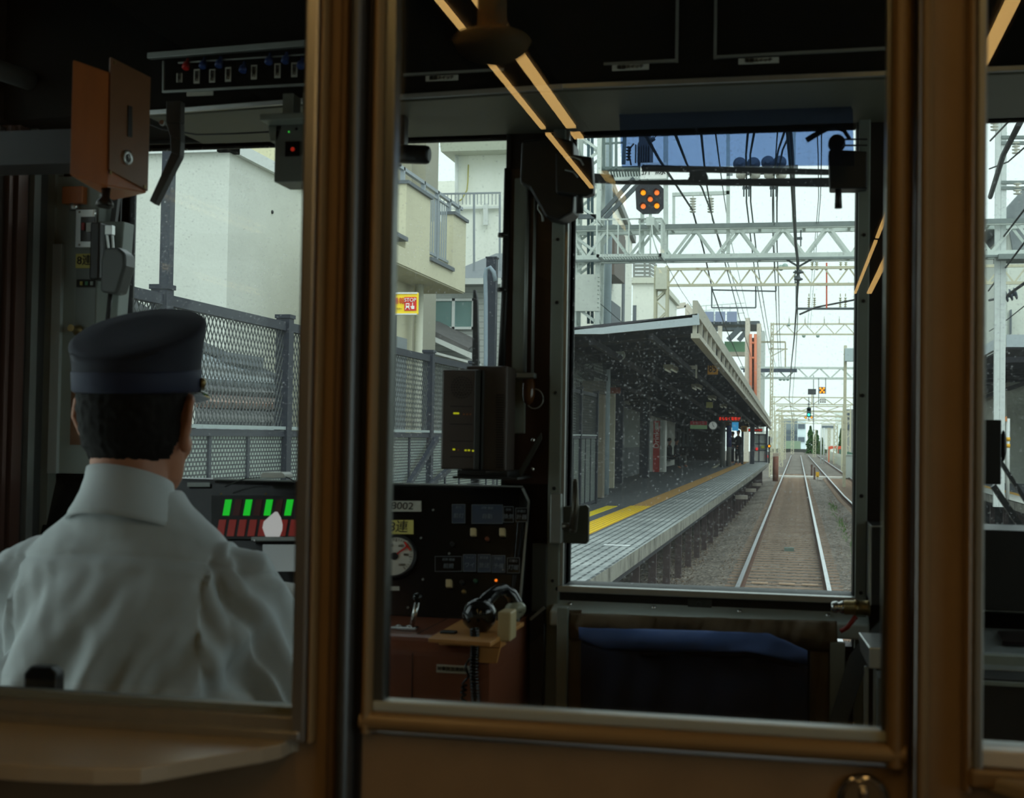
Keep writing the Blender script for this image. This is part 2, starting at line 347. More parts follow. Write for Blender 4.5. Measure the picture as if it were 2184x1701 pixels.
def window(name, x0, x1, z0, z1, lab, fr=.012):
    t = thing(name, ((x0+x1)/2, YF+.03, z0), lab, 'window'); t['kind'] = 'structure'
    b = MB(); y0, y1 = YF-.006, G+.008
    b.box((x0-fr, y0, z0-fr), (x0, y1, z1+fr)); b.box((x1, y0, z0-fr), (x1+fr, y1, z1+fr)); b.box((x0, y0, z0-fr), (x1, y1, z0)); b.box((x0, y0, z1), (x1, y1, z1+fr))
    b.build('frame', M_RUB, t, .002)
    MB().box((x0-.002, YF+.034, z0-.002), (x1+.002, YF+.040, z1+.002)).build('pane', G_WIND, t)
    return t
window('window_3', X_A, X_B, zw_bot, zw_top, 'wide windscreen in front of the driver', .010)
window('window_6', X_E, XR-.05, zr_bot, zr_top, 'windscreen beyond the front door', .010)
t = window('door_2', X_C, X_D, zd_bot, zd_top, 'emergency front door with a tall window onto the track', .006)
# door uprights of grey paint with screws
for (a, c_, lab) in ((xf(1177), xf(1203), 1), (xf(1826), xf(1850), 1)):
    b = MB(); b.box((a, YF-.03, ZF), (c_, YF+.005, zd_top+.05)); b.build('upright', M_GREY, t, .002)
    b = MB()
    for py in (240, 515, 648, 838, 1040, 1235): b.lathe(((a+c_)/2, YF-.03, zf(1190, py)), (0, -1, 0), [(0, .004), (.002, .0035)], 8)
    b.build('screw', M_BLK, t)
b = MB().box((xf(1203), YF-.022, zd_bot), (xf(1210), YF+.004, zd_top)); b.build('bright_edge', M_ALU, t)
# ledges below the door window
b = MB(); b.box((xf(1195), YF-.03, zd_bot-.014), (X_D+.01, YF+.004, zd_bot-.001)); b.build('sill', M_ALU, t, .002)
b = MB(); b.box((xf(1195), YF-.012, zd_bot-.045), (X_D+.01, YF+.003, zd_bot-.015)); b.build('sill_recess', M_BLK, t)
b = MB(); b.box((xf(1474), YF-.018, zd_bot-.040), (xf(1524), YF-.011, zd_bot-.018)); b.lathe((xf(1497), YF-.018, zd_bot-.028), (0, -1, 0), [(0, .006), (.004, .005)], 8); b.build('latch_plate', M_GREYD, t)
# lower shelf of the bulkhead
zl1 = zf(1500, 1293)
b = MB(); zsf = PY(1500, 1316, YF-.06).z; zsb = PY(1500, 1286, YF).z; b.hull8([(xf(1190), YF-.06, zsf-.03), (X_D+.03, YF-.06, zsf-.03), (X_D+.03, YF, zsf-.03), (xf(1190), YF, zsf-.03), (xf(1190), YF-.06, zsf), (X_D+.03, YF-.06, zsf), (X_D+.03, YF, zsb), (xf(1190), YF, zsb)])
sh = b.build('bulkhead_shelf', mat('shelf_grey', (206, 216, 210), .32), bevel=.004)
tag(sh, 'grey green shelf with bolt heads under the front door window', 'shelf')
for px in (1228, 1404, 1584, 1770):
    b = MB().lathe((xf(px), YF-.03, zl1-.006), (0, -.3, 1), [(0, .005), (.006, .0045), (.007, .002)], 8); b.build('bolt', M_CHROME, sh)
# ================================================================ CAB FITTINGS
def PN(px, py, p0, n):      # line of sight meets the plane through p0 with normal n
    d = _ray(px, py); n = Vector(n); p0 = Vector(p0); return CAM + d*((p0-CAM).dot(n)/d.dot(n))
def quadbar(mb, pts, ext): mb.prism([Vector(p) for p in pts], ext)
# ---- overhead cabinet: dark front above the windows, pale edge, grey underside running to the bulkhead
zo = PY(1200, 181, 2.37).z
OV = [PZ(150, 252, zo), PZ(317, 237, zo), PZ(654, 211, zo), PZ(861, 203, zo), PZ(1200, 181, zo), PZ(1892, 153, zo)]
e = OV[-1]+(OV[-1]-OV[-2])*1.0; e.x = XR; OV.append(e)
OV[0].x = XL
t = thing('overhead_cabinet', ((OV[0].x+OV[-1].x)/2, 2.45, zo), 'dark cabinet running across the cab above the windscreens', 'cabinet')
b = MB()
for i in range(len(OV)-1):
    a, c = OV[i], OV[i+1]
    b.hull8([a, c, (c.x, YF-.002, zo), (a.x, YF-.002, zo), (a.x, a.y, ZC-.01), (c.x, c.y, ZC-.01), (c.x, YF-.002, ZC-.01), (a.x, YF-.002, ZC-.01)])
b.build('cabinet_body', M_OVER, t)
zt = zf(600, 296)
b = MB()
for i in range(1, len(OV)-1):
    a, c = OV[i], OV[i+1]; zz = zt if i < 4 else zf(1500, 262)
    zz = min(zz, zo-.004)
    b.hull8([(a.x, a.y+.004, zo-.012), (c.x, c.y+.004, zo-.012), (c.x, YF-.003, zz-.006), (a.x, YF-.003, zz-.006), (a.x, a.y+.004, zo-.001), (c.x, c.y+.004, zo-.001), (c.x, YF-.003, zo-.001), (a.x, YF-.003, zo-.001)])
b.build('underside_panel', mat('olive_underside', (92, 92, 78), .55, var=.06), t)
b = MB()
for i in range(1, len(OV)-1):
    a, c = OV[i], OV[i+1]
    b.bar((a.x, a.y-.003, zo-.004), (c.x, c.y-.003, zo-.004), .008, .010)
b.build('bottom_edging', M_ALU, t, .0015)
b = MB(); b.bar(PY(1488, 175, 2.4), (xf(1497)-.02, YF-.02, zo-.03), .002, .002); 
def OF(px, py, off=.004):     # point on the cabinet front
    for i in range(len(OV)-1):
        a, c = OV[i], OV[i+1]; n = Vector((c.y-a.y, -(c.x-a.x), 0)).normalized()
        p = PN(px, py, a+n*off, n)
        if a.x-1e-3 <= p.x <= c.x+1e-3: return p
    return p
b = MB()
for (p, q) in (((861, 160), (1443, 129)), ((1443, 133), (1443, 0)), ((1525, 122), (1893, 103)), ((1525, 126), (1525, 0))):
    P, Q = OF(*p), OF(*q)
    if p[0] == q[0]: Q = Vector((P.x, P.y, ZC-.02))
    b.bar(P, Q, .005, .006, up=(0, 1, 0))
b.build('door_outline_edging', M_ALUD, t)
for (px, py, wd) in ((943, 167, .062), (1345, 144, .066), (1618, 130, .070)):
    p = OF(px, py); b = MB().box((p.x-wd/2, p.y-.003, p.z-.005), (p.x+wd/2, p.y, p.z+.005)); lb = b.build('name_plate', M_LABEL, t)
    text('機器スイッチ', (p.x, p.y-.004, p.z), .008, M_INK, lb)
# switch row above the driver
def OL(px, py): return OF(px, py, .010)
sw = thing('switch_row', OL(500, 190), 'row of breaker levers with paper labels in an overhead frame', 'switch panel')
b = MB(); b.bar(OL(318, 120), OL(658, 93), .012, .014, up=(0, 1, 0)); b.bar(OL(347, 196), OL(658, 180), .005, .006, up=(0, 1, 0)); b.bar(OL(349, 196), OL(349, 130), .004, .006, up=(0, 1, 0)); b.bar(OL(380, 134), OL(658, 116), .003, .004, up=(0, 1, 0))
b.build('frame', M_ALUD, sw, .001)
MR, MBl = mat('red_lever', (170, 24, 22), .35), mat('blue_lever', (38, 62, 118), .35)
for (px, py, m_) in ((401, 140, MR), (437, 137, MBl), (471, 135, MBl), (522, 146, MBl), (577, 128, MBl), (612, 126, MBl), (645, 137, MBl)):
    p = OL(px, py-14); b = MB().lathe(p, (0, -.45, -1), [(0, .003), (.010, .003), (.012, .007), (.022, .008), (.024, .006)], 10); b.build('lever', m_, sw)
for (px, py, hh) in ((383, 166, .018), (420, 163, .028), (453, 162, .026), (487, 159, .028), (542, 154, .028), (592, 151, .028), (628, 149, .028)):
    p = OL(px, py); lb = MB().box((p.x-.006, p.y-.0015, p.z-hh/2), (p.x+.006, p.y, p.z+hh/2)).build('paper_label', M_LABEL, sw)
    text('制御灯', (p.x, p.y-.002, p.z), .008, M_INK, lb, vert=True)
p = OF(427, 200); lb = MB().box((p.x-.028, p.y-.002, p.z-.004), (p.x+.028, p.y, p.z+.004)).build('name_plate', M_LABEL, sw)
# ---- grab handle, alarm box, cable under the cabinet
b = MB()
hp = [(353, 262), (362, 290), (364, 325), (342, 375), (318, 428)]; hp2 = [(384, 262), (385, 300), (383, 332), (362, 372), (330, 436)]
A = [PY(x, y, 2.33) for x, y in hp]; B = [PY(x, y, 2.33) for x, y in hp2]
for i in range(4): b.hull8([A[i], B[i], B[i]+Vector((0, .02, 0)), A[i]+Vector((0, .02, 0)), A[i+1], B[i+1], B[i+1]+Vector((0, .02, 0)), A[i+1]+Vector((0, .02, 0))])
b.box((A[0].x, 2.33, A[0].z), (B[0].x, 2.35, zo-.012)); gh = b.build('sun_visor_bracket', M_GREYD, bevel=.0015); tag(gh, 'bent dark grey bracket hanging below the overhead switch row', 'bracket')
b = MB(); b.lathe(PY(347, 262, 2.32), (0, -1, 0), [(0, .006), (.005, .005)], 8); b.build('bolt', M_ALU, gh)
p0, p1 = PY(584, 388, 2.3), PY(662, 262, 2.3)
t = thing('monitor_box', (p0+p1)/2-Vector((0, 0, .05)), 'grey alarm box with a red lamp under the overhead switch row', 'alarm box')
b = MB().box(p0, (p1.x+.02, 2.38, p1.z)); b.build('box_body', mat('box_grey', (104, 108, 102), .5, var=.1), t, .002)
q0, q1 = PY(609, 334, 2.3), PY(640, 302, 2.3); MB().box((q0.x, 2.297, q0.z), (q1.x, 2.301, q1.z)).build('display_window', M_GLOSSB, t)
q = PY(624, 318, 2.295); MB().lathe(q, (0, -1, 0), [(0, .004), (.002, .003)], 8).build('red_lamp', mat('red_glow_dim', (150, 40, 24), .4, emit=.35, ecol=(230, 50, 30)), t)
q = PY(616, 281, 2.299); MB().lathe(q, (0, -1, 0), [(0, .0015), (.001, .001)], 6).build('green_lamp', mat('green_led', (60, 220, 70), .4, emit=1.0), t)
for px in (594, 632): MB().lathe(PY(px, 275, 2.3), (0, -1, 0), [(0, .003), (.002, .002)], 8).build('screw', M_BLK, t)
MB().box((p0.x+.01, 2.31, p1.z-.01), (p0.x+.03, 2.35, zo-.012)).box((p1.x-.02, 2.31, p1.z-.01), (p1.x, 2.35, zo-.012)).build('support_leg', M_GREY, t)
b = MB(); c0, c1 = PY(562, 262, 2.28), PY(690, 240, 2.28); b.box((c0.x, 2.26, c0.z), (c1.x, 2.38, c0.z+.012)); b.hull8([(c0.x+.005, 2.3, c0.z-.03), (c0.x+.02, 2.3, c0.z-.03), (c0.x+.02, 2.34, c0.z-.03), (c0.x+.005, 2.34, c0.z-.03), (c0.x, 2.3, c0.z), (c0.x+.03, 2.3, c0.z), (c0.x+.03, 2.34, c0.z), (c0.x, 2.34, c0.z)])
b.build('mounting_bracket', M_GREY, t, .002)
cb = [PY(x, y, 2.5) for x, y in ((300, 258), (345, 275), (420, 287), (500, 285), (580, 281))]
tag(MB().tube(cb, .0018, 6).build('thin_cable', M_BLK), 'thin black cable pinned along the grey underside above the windscreen', 'cable')
# ---- wooden box hung on the side wall, small wooden block, bell
t = thing('wooden_box', PY(230, 400, 2.2), 'varnished wooden box with a keyhole ring hung beside the windscreen', 'box')
M_WOOD = mat('varnished_wood', (172, 96, 46), .3, var=.22, scale=10, stretch=(1, 1, .25), spec=.6)
M_WOOD2 = mat('brown_enamel_front', (128, 88, 58), .35, var=.12, scale=14)
a0, b0, c0 = PY(148, 374, 2.06), PY(230, 398, 2.15), PY(313, 412, 2.26)
b = MB(); zt_ = zo-.005
d0 = Vector((a0.x-.05, 2.30, a0.z)); b.hull8([a0, b0, c0, d0]+[Vector((p.x, p.y, zt_)) for p in (a0, b0, c0, d0)]); b.build('box_body', M_WOOD, t, .003)
wn = Vector((c0.y-b0.y, -(c0.x-b0.x), 0)).normalized()
def WF(px, py, off=.0): return PN(px, py, b0+wn*off, wn)
MB().box((XL, 2.10, a0.z+.03), (a0.x-.02, 2.19, a0.z+.09)).build('wall_bracket', M_BLK, t)
b = MB(); b.prism([WF(229, 362), WF(312, 408), WF(318, 165), WF(233, 122)], wn*.004); fp = b.build('front_plate', M_WOOD2, t, .001)
MB().lathe(WF(271, 336, .004), wn, [(0, .0135), (.003, .013), (.003, .006), (.001, .006)], 20).build('keyhole_ring', M_ALU, fp)
q = WF(271, 336, .0065); MB().bar(q-Vector((0, 0, .006)), q+Vector((0, 0, .006)), .004, .002, up=wn).build('keyhole', M_INK, fp)
MB().bar(WF(277, 292, .005), WF(277, 226, .005), .012, .002, up=wn).build('vertical_label', M_BLK, fp)
for px, py in ((235, 368), (308, 398), (244, 133)): MB().lathe(WF(px, py, .004), wn, [(0, .0035), (.002, .003)], 8).build('screw', M_BRASS, fp)
q = PY(228, 408, 2.19); b = MB().lathe(q+Vector((0, 0, .022)), (0, -.15, -1), [(0, .008), (.034, .008), (.044, .015), (.050, .016), (.052, .012)], 16)
tag(b.build('bell_horn', mat('bell_dark', (44, 42, 38), .3, metal=.6)), 'small flared metal horn hanging under the wooden box', 'horn')
YB = 2.64
q0, q1 = PY(131, 434, YB-.02), PY(176, 396, YB-.02)
wb = MB().box(q0, (q1.x, YB+.02, q1.z)).build('wooden_block', M_WOOD, bevel=.002); tag(wb, 'small varnished wooden block on the grey corner panel', 'wooden block')
q = PY(158, 434, YB-.01); MB().lathe(q, (0, 0, -1), [(0, .010), (.014, .010)], 12).build('metal_plug', M_ALU, wb)
# ---- corner panel with indicator box, number plate, handset
def PB(px, py, y=YB): return PY(px, py, y)
x0, x1 = PB(126, 700).x, PB(254, 500).x
t = thing('corner_panel', ((x0+x1)/2, YB+.02, ZF), 'pale grey panel at the windscreen corner carrying switches', 'panel')
ZQ = PY(1130, 1036, 2.68).z+.004
b = MB(); b.box((XL+.01, YB, ZQ), (PB(205, 700).x, YF-.004, ZC-.47)); b.hull8([(PB(200, 700).x, YB, ZQ), (PB(222, 900).x, YB+.01, ZQ), (PB(222, 900).x, YF-.004, ZQ), (PB(200, 700).x, YF-.004, ZQ), (PB(200, 700).x, YB, 2.85), (PB(262, 390).x, YB+.01, 2.85), (PB(262, 390).x, YF-.004, 2.85), (PB(200, 700).x, YF-.004, 2.85)])
b.build('panel_board', mat('corner_panel_paint', (156, 166, 160), .45, var=.05), t, .002)
b = MB(); b.box((PB(123, 700).x-.01, YB-.012, ZQ), (PB(134, 700).x, YB, 2.80)); b.build('panel_edging', mat('pale_edge', (190, 200, 198), .4), t, .001)
b = MB(); b.bar(PB(252, 400, YF-.03), PB(216, 690, YF-.03), .012, .012, up=(0, 1, 0)); b.bar(PB(216, 690, YF-.03), PB(216, 1030, YF-.03), .012, .012, up=(0, 1, 0)); b.build('windscreen_gasket', M_BLK, t)
q0, q1 = PB(166, 530), PB(208, 447)
ib = thing('indicator_box', (q0+q1)/2-Vector((0, .01, .04)), 'metal framed indicator box with a red and a white button', 'indicator box')
MB().box((q0.x, YB-.014, q0.z), (q1.x, YB-.001, q1.z)).build('metal_frame', M_ALU, ib, .002)
r0, r1 = PB(172, 515, YB-.014), PB(203, 462, YB-.014); MB().box((r0.x, YB-.016, r0.z), (r1.x, YB-.013, r1.z)).build('dark_window', M_GLOSSB, ib)
r = PB(178, 483, YB-.017); MB().box((r.x-.003, r.y-.003, r.z-.008), (r.x+.003, r.y+.001, r.z+.008)).build('red_button', MR, ib)
r = PB(191, 485, YB-.017); MB().box((r.x-.006, r.y-.004, r.z-.010), (r.x+.006, r.y+.001, r.z+.010)).build('white_button', M_WHITE, ib, .001)
for px, py in ((170, 452), (204, 455), (169, 522), (203, 530)): MB().lathe(PB(px, py, YB-.014), (0, -1, 0), [(0, .003), (.002, .002)], 8).build('screw', M_CHROME, ib)
q0, q1 = PB(163, 572), PB(202, 541); n_ = MB().box((q0.x, YB-.004, q0.z), (q1.x, YB-.001, q1.z)).build('number_plate', M_YEL)
tag(n_, 'yellow plate reading 8連 on the grey corner panel', 'sign'); text('8連', ((q0.x+q1.x)/2, YB-.005, (q0.z+q1.z)/2), .024, M_INK, n_)
q0, q1 = PB(160, 750), PB(206, 574); pl_ = MB().box((q0.x, YB-.003, q0.z), (q1.x, YB-.001, q1.z)).build('switch_plate', mat('plate_grey', (134, 142, 138), .4))
tag(pl_, 'tall grey plate with three small indicator tiles in a black strip', 'switch plate')
q0, q1 = PB(165, 612, YB-.004), PB(203, 596, YB-.004); st = MB().box((q0.x, YB-.008, q0.z), (q1.x, YB-.003, q1.z)).build('indicator_strip', M_INK, pl_)
for px, c_ in ((174, (190, 180, 90)), (185, (80, 150, 110)), (196, (160, 170, 160))):
    r = PB(px, 604, YB-.009); MB().box((r.x-.003, r.y-.002, r.z-.004), (r.x+.003, r.y+.002, r.z+.004)).build('indicator_tile', mat('tile%d' % px, c_, .4), st)
q = PB(168, 705, YB-.003); MB().lathe(q, (0, -1, .1), [(0, .012), (.006, .012), (.010, .009), (.030, .006), (.034, .008)], 14).build('knob', M_BRASS, pl_)
b = MB(); q0, q1 = PB(152, 948), PB(190, 774); b.box((q0.x, YB-.006, q0.z), (q1.x, YB-.001, q1.z)); tag(b.build('wooden_notice_board', M_WOOD2), 'brown wooden board low on the grey corner panel', 'board')
# handset with its hook and cord
t = thing('radio_handset', PB(236, 625), 'dark grey radio handset hanging on the corner panel', 'handset')
b = MB(); q0, q1 = PB(212, 600), PB(236, 480); b.box((q0.x, YB-.045, q0.z), (q1.x, YB-.001, q1.z)); b.build('cradle', M_BLK, t, .004)
P_ = [(213, 622), (214, 560), (222, 528), (250, 527), (266, 540), (267, 566), (250, 624), (236, 626)]
b = MB().prism([PB(x, y, YB-.075) for x, y in P_], (0, .045, 0)); b.build('handset_body', mat('handset_grey', (78, 82, 80), .35, var=.1), t, .006, seg=3)
b = MB(); b.box(PB(223, 500, YB-.06), PB(246, 482, YB-.045)); b.bar(PB(228, 500, YB-.05), PB(232, 535, YB-.05), .004); b.bar(PB(240, 500, YB-.05), PB(242, 535, YB-.05), .004); b.build('hook', M_ALU, t, .001)
MB().tube([PB(236, 620, YB-.05), PB(232, 660, YB-.05), PB(228, 700, YB-.03), PB(226, 760, YB-.02)], .005, 8).build('cord', M_BLK, t)
# ---- side wall trim seen edge-on past the driver
def PWx(px, py=850): return PX(px, py, XL+.03).y
for k, (a, c_, m_, pr) in enumerate(((2, 14, M_DARK, .012), (16, 24, mat('maroon_strip', (92, 66, 58), .3, metal=.3), .022), (28, 48, MATS['maroon_strip'], .03), (52, 60, M_BLK, .02), (62, 76, M_ALUD, .03), (78, 104, M_GREYD, .015), (106, 124, M_GREY, .03))):
    ya_, yb_ = PWx(a), PWx(c_); hi = PX(a, 260 if k < 5 else 180, XL+.03).z
    struct(MB().box((XL, ya_, ZF), (XL+pr, yb_, hi)).build('trim_%d' % (11+k), m_))
c0, c1 = PX(0, 150, XL+.06), PX(104, 186, XL+.06)
tag(MB().tube([c0+Vector((0, -.5, 0)), c0, c1], .020, 14).build('blind_roller', M_GREYD), 'grey roller of the side window blind above the driver', 'roller')
# ---- centre post: grey strip, conduits, wiper gear
t = thing('centre_post', (xf(1140), YF-.01, ZQ), 'dark brown post between the windscreen and the front door', 'post')
b = MB(); b.box((X_B+.008, YF-.012, ZQ), (xf(1176), YF-.001, 2.95)); b.build('post_board', mat('post_brown', (58, 36, 26), .3, var=.12, scale=5, coat=.2), t)
b = MB(); b.box((xf(1094), YF-.02, zf(1110, 924)), (xf(1124), YF-.011, 2.93)); b.build('grey_strip', M_GREY, t, .002)
b = MB(); b.tube([(xf(1079), YF-.02, 2.95), (xf(1077), YF-.02, zf(1077, 640)), (xf(1074), YF-.03, zf(1074, 800))], .007, 10); b.build('black_hose', M_RUB, t)
for py in (510, 625): MB().lathe((xf(1074), YF-.03, zf(1074, py)), (0, 0, 1), [(0, .011), (.008, .011)], 10).build('hose_clip', M_BLK, t)
for px, r in ((1123, .004), (1139, .003)): MB().tube([(xf(px), YF-.022, 2.93), (xf(px), YF-.022, zf(px, 800))], r, 8).build('metal_conduit', M_ALUD, t)
t = thing('wiper_motor', PY(1170, 480, YF-.08), 'black wiper motor housing at the head of the centre post', 'wiper motor')
b = MB(); 
P_ = [(1112, 300), (1180, 290), (1222, 300), (1226, 400), (1222, 452), (1190, 470), (1162, 462), (1150, 440), (1128, 400), (1108, 390)]
b.prism([PY(x, y, YF-.09) for x, y in P_], (0, .078, 0)); b.build('housing', M_BLK, t, .005)
b = MB(); b.prism([PY(x, y, YF-.11) for x, y in ((1184, 324), (1262, 334), (1266, 412), (1250, 418), (1184, 410))], (0, .03, 0)); b.build('gear_cover', M_BLK, t, .004)
b = MB(); b.tube([PY(x, y, YF-.115) for x, y in ((1205, 338), (1222, 334), (1238, 340), (1244, 352))], .002, 6); b.tube([PY(x, y, YF-.115) for x, y in ((1205, 362), (1222, 366), (1232, 378))], .002, 6); b.build('steel_spring', M_ALUD, t)
b = MB(); b.tube([PY(x, y, YF-.1) for x, y in ((1216, 400), (1236, 404), (1237, 455))], .0075, 10); b.build('hand_lever', M_BLK, t)
b = MB(); b.tube([PY(x, y, YF-.08) for x, y in ((1162, 418), (1150, 425), (1148, 445), (1157, 458), (1158, 472))], .0025, 8); b.build('steel_hook', M_ALUD, t)
# outside wiper across the door window
YO = G+.035
t = thing('door_wiper', PY(1500, 388, YO), 'black wiper parked across the top of the front door window', 'wiper')
b = MB(); b.prism([PY(x, y, YO) for x, y in ((1222, 366), (1308, 372), (1311, 384), (1785, 378), (1785, 398), (1310, 392), (1305, 391), (1222, 388))], (0, .008, 0)); b.build('wiper_arm', M_BLK, t, .001)
b = MB(); b.prism([PY(x, y, YO+.01) for x, y in ((1367, 354), (1372, 351), (1785, 361), (1790, 372), (1369, 364))], (0, .01, 0)); b.build('wiper_rubber', M_RUB, t)
b = MB(); b.prism([PY(x, y, YO-.004) for x, y in ((1470, 362), (1504, 362), (1510, 376), (1508, 392), (1462, 390), (1470, 376))], (0, .02, 0)); b.build('joint', M_BLK, t, .001)
t = thing('wiper_pivot', PY(1800, 400, YF-.05), 'black wiper crank with a round knob and a hanging lever', 'wiper crank')
b = MB(); b.prism([PY(x, y, YF-.06) for x, y in ((1767, 322), (1772, 318), (1850, 322), (1850, 402), (1770, 402))], (0, .05, 0)); b.build('crank_housing', M_BLK, t, .003)
b = MB(); b.lathe(PY(1785, 303, YF-.06), (0, 1, 0), [(0, .012), (.002, .016), (.02, .0165), (.03, .015)], 20); b.build('round_knob', M_BLK, t)
b = MB(); b.tube([PY(x, y, YF-.05) for x, y in ((1720, 299), (1745, 284), (1775, 270), (1800, 278), (1812, 296))], [.0055, .0055, .004, .004, .004], 10); b.build('curved_lever', M_BLK, t)
b = MB(); b.tube([PY(1788, 398, YF-.05), PY(1788, 444, YF-.05)], [.006, .0075], 10); b.build('hanging_lever', M_BLK, t)
b = MB(); b.bar(PY(1800, 297, YF-.05), PY(1850, 297, YF-.05), .003); b.bar(PY(1800, 310, YF-.05), PY(1850, 310, YF-.05), .003); b.build('link_rod', M_BLK, t)
# tinted sun visor
m_v = glass('blue_tinted_visor', (.40, .49, .66), .5, .02, dirt=.2, dscale=60)
P_ = [(1320, 232), (1324, 224), (1332, 222), (1815, 227), (1819, 234), (1822, 352), (1326, 356)]
b = MB().prism([PY(x, y, YF-.14) for x, y in P_], (0, .004, 0)); tag(b.build('sun_visor', m_v), 'blue tinted see-through sun visor over the front door window', 'sun visor')
# black roller end above the windscreen
c0 = PY(790, 326, 2.5); c1 = PY(908, 330, 2.5)
t = thing('blind_roller', c1-Vector((.03, 0, .02)), 'short black blind roller at the top of the windscreen', 'roller')
MB().lathe(c0, c1-c0, [(0, .0185), ((c1-c0).length, .0185), ((c1-c0).length+.006, .0165), ((c1-c0).length+.008, .013)], 20).build('roller_tube', M_BLK, t)
b = MB(); b.box(PY(835, 312, 2.5), PY(872, 250, 2.53)); b.box(PY(825, 348, 2.52), PY(860, 240, 2.56)); b.build('roller_bracket', M_BLK, t, .003)
b = MB(); b.bar(PY(884, 276, YF-.03), PY(1068, 270, YF-.03), .004, .010); tag(b.build('windscreen_rail', M_GREY), 'pale rail with two black clips over the windscreen', 'rail')
# ---- door lever on the grey upright
t = thing('door_lever', PY(1215, 1158, YF-.05), 'front door lock with an upright lever on a square plate', 'door lever')
b = MB(); b.box(PY(1172, 1158, YF-.05), PY(1200, 1052, YF-.031)); b.build('lock_body', M_ALUD, t, .002)
b = MB(); b.prism([PY(x, y, YF-.045) for x, y in ((1201, 1080), (1250, 1076), (1256, 1082), (1255, 1154), (1250, 1160), (1201, 1158))], (0, .014, 0)); b.build('square_plate', mat('plate_olive', (70, 72, 62), .4, metal=.4, var=.15, scale=30), t, .002)
b = MB(); b.tube([PY(x, y, YF-.075) for x, y in ((1199, 1122), (1222, 1122))], .007, 10); b.tube([PY(x, y, YF-.08) for x, y in ((1222, 1128), (1227, 1080), (1227, 1026))], [.0085, .0075, .0055], 12); b.ball(PY(1227, 1026, YF-.08), .0056, 10); b.ball(PY(1222, 1128, YF-.08), .0086, 10); b.build('lever', mat('lever_bronze', (92, 88, 78), .35, metal=.6), t)
# ================================================================ DRIVER DESK
M_MAR = mat('maroon_desk', (134, 78, 54), .34, var=.14, scale=3, coat=.15, bump=.03, bscale=200)
XD = -.53
zd = PY(1122, 1322, 2.60).z
yn = 2.33
ztop = PY(1130, 1036, 2.68).z
desk = thing('driver_desk', ((XL+XD)/2, 2.5, ZF), 'maroon driver desk with a black sloping instrument board', 'control desk')
b = MB(); n = 6
prof = [(YF-.01, ZF+.02), (YF-.01, zd), (yn+.035, zd)]+[(yn+.035-math.sin(math.pi/2*i/n)*.035, zd-.035+math.cos(math.pi/2*i/n)*.035) for i in range(1, n+1)]+[(yn+.02, ZF+.3), (yn+.10, ZF+.02)]
XK = -.84; b.prism([(XK, y, z) for y, z in prof], (XD-XK, 0, 0)); b.prism([(XL+.02, y, z) for y, z in [(YF-.01, zd-.05), (YF-.01, zd), (yn+.035, zd), (yn+.01, zd-.012), (yn, zd-.035), (yn+.01, zd-.05)]], (XK-XL-.02, 0, 0)); b.box((XL+.02, YF-.06, ZF+.02), (XK, YF-.01, zd-.05)); b.build('desk_body', M_MAR, desk, .002)
b = MB(); sx = PY(880, 1360, yn).x; b.box((sx, yn-.0006, ZF+.3), (sx+.0012, yn+.01, zd-.03)); b.box((sx, yn+.03, zd-.001), (sx+.0012, YF-.1, zd+.0006)); b.build('panel_seam', M_INK, desk)
pb, pt = Vector((0, 2.575, zd)), Vector((0, 2.665, ztop))
pn = Vector((0, -(pt.z-pb.z), pt.y-pb.y)).normalized()
def IP(px, py, off=.0): return PN(px, py, pb+pn*off, pn)
b = MB(); xr_ = XD; prof = [(pb.y, pb.z), (pt.y, pt.z-.012), (pt.y+.006, pt.z-.002), (pt.y+.015, pt.z), (YF-.012, pt.z), (YF-.012, zd)]
b.prism([(XL+.02, y, z) for y, z in prof], (xr_-.02-XL-.02, 0, 0))
b.prism([(xr_-.02, pb.y, pb.z), (xr_, pb.y+.004, pb.z), (xr_, pt.y, pt.z-.03), (xr_-.008, pt.y, pt.z-.010), (xr_-.02, pt.y, pt.z-.006)], (0, .03, 0))
b.build('instrument_board', M_GLOSSB, desk, .002)
b = MB(); b.bar((xr_, pb.y-.003, pb.z), (xr_, pt.y-.004, pt.z-.03), .004, .005); b.bar((xr_, pt.y-.004, pt.z-.03), (xr_-.014, pt.y-.002, pt.z-.004), .004, .005); b.bar((xr_-.014, pt.y, pt.z-.001), (XL+.4, pt.y, pt.z-.001), .003, .003); b.build('board_edging', M_ALUD, desk)
def onboard(name, cells, m_, off0, off1, par=desk, bev=0.):   # cells: (px0,py0,px1,py1) rectangles lying on the sloping board
    o = None
    for (x0, y0, x1, y1) in cells:
        c = [IP(x0, y1, off0), IP(x1, y1, off0), IP(x1, y0, off0), IP(x0, y0, off0)]
        o = MB().prism(c, pn*(off1-off0)).build(name, m_, par, bev)
    return o
def ITXT(s, px, py, size, par, m_=None, **k):
    p = IP(px, py, .0035); return text(s, p, size, m_ or M_INK, par, rot=(math.pi/2-math.atan2(pt.y-pb.y, pt.z-pb.z)*-1-0.0, 0, 0), **k)
tilt = math.atan2(pt.y-pb.y, pt.z-pb.z)
def ITXT(s, px, py, size, par, m_=None, **k): return text(s, IP(px, py, .0035), size, m_ or M_INK, par, rot=(math.pi/2-tilt, 0, 0), ext=.0003, **k)
o = onboard('car_number_plate', [(800, 1068, 899, 1091)], M_LABEL, .001, .003, bev=.0008); ITXT('8002', 858, 1079, .021, o, sx=1.15)
o = onboard('formation_plate', [(815, 1109, 882, 1139)], M_YEL, .001, .003); ITXT('8連', 850, 1124, .027, o)
M_FROST = mat('smoked_legend_plate', (70, 80, 96), .25, coat=.3)
M_LINE = mat('legend_line', (120, 128, 136), .5)
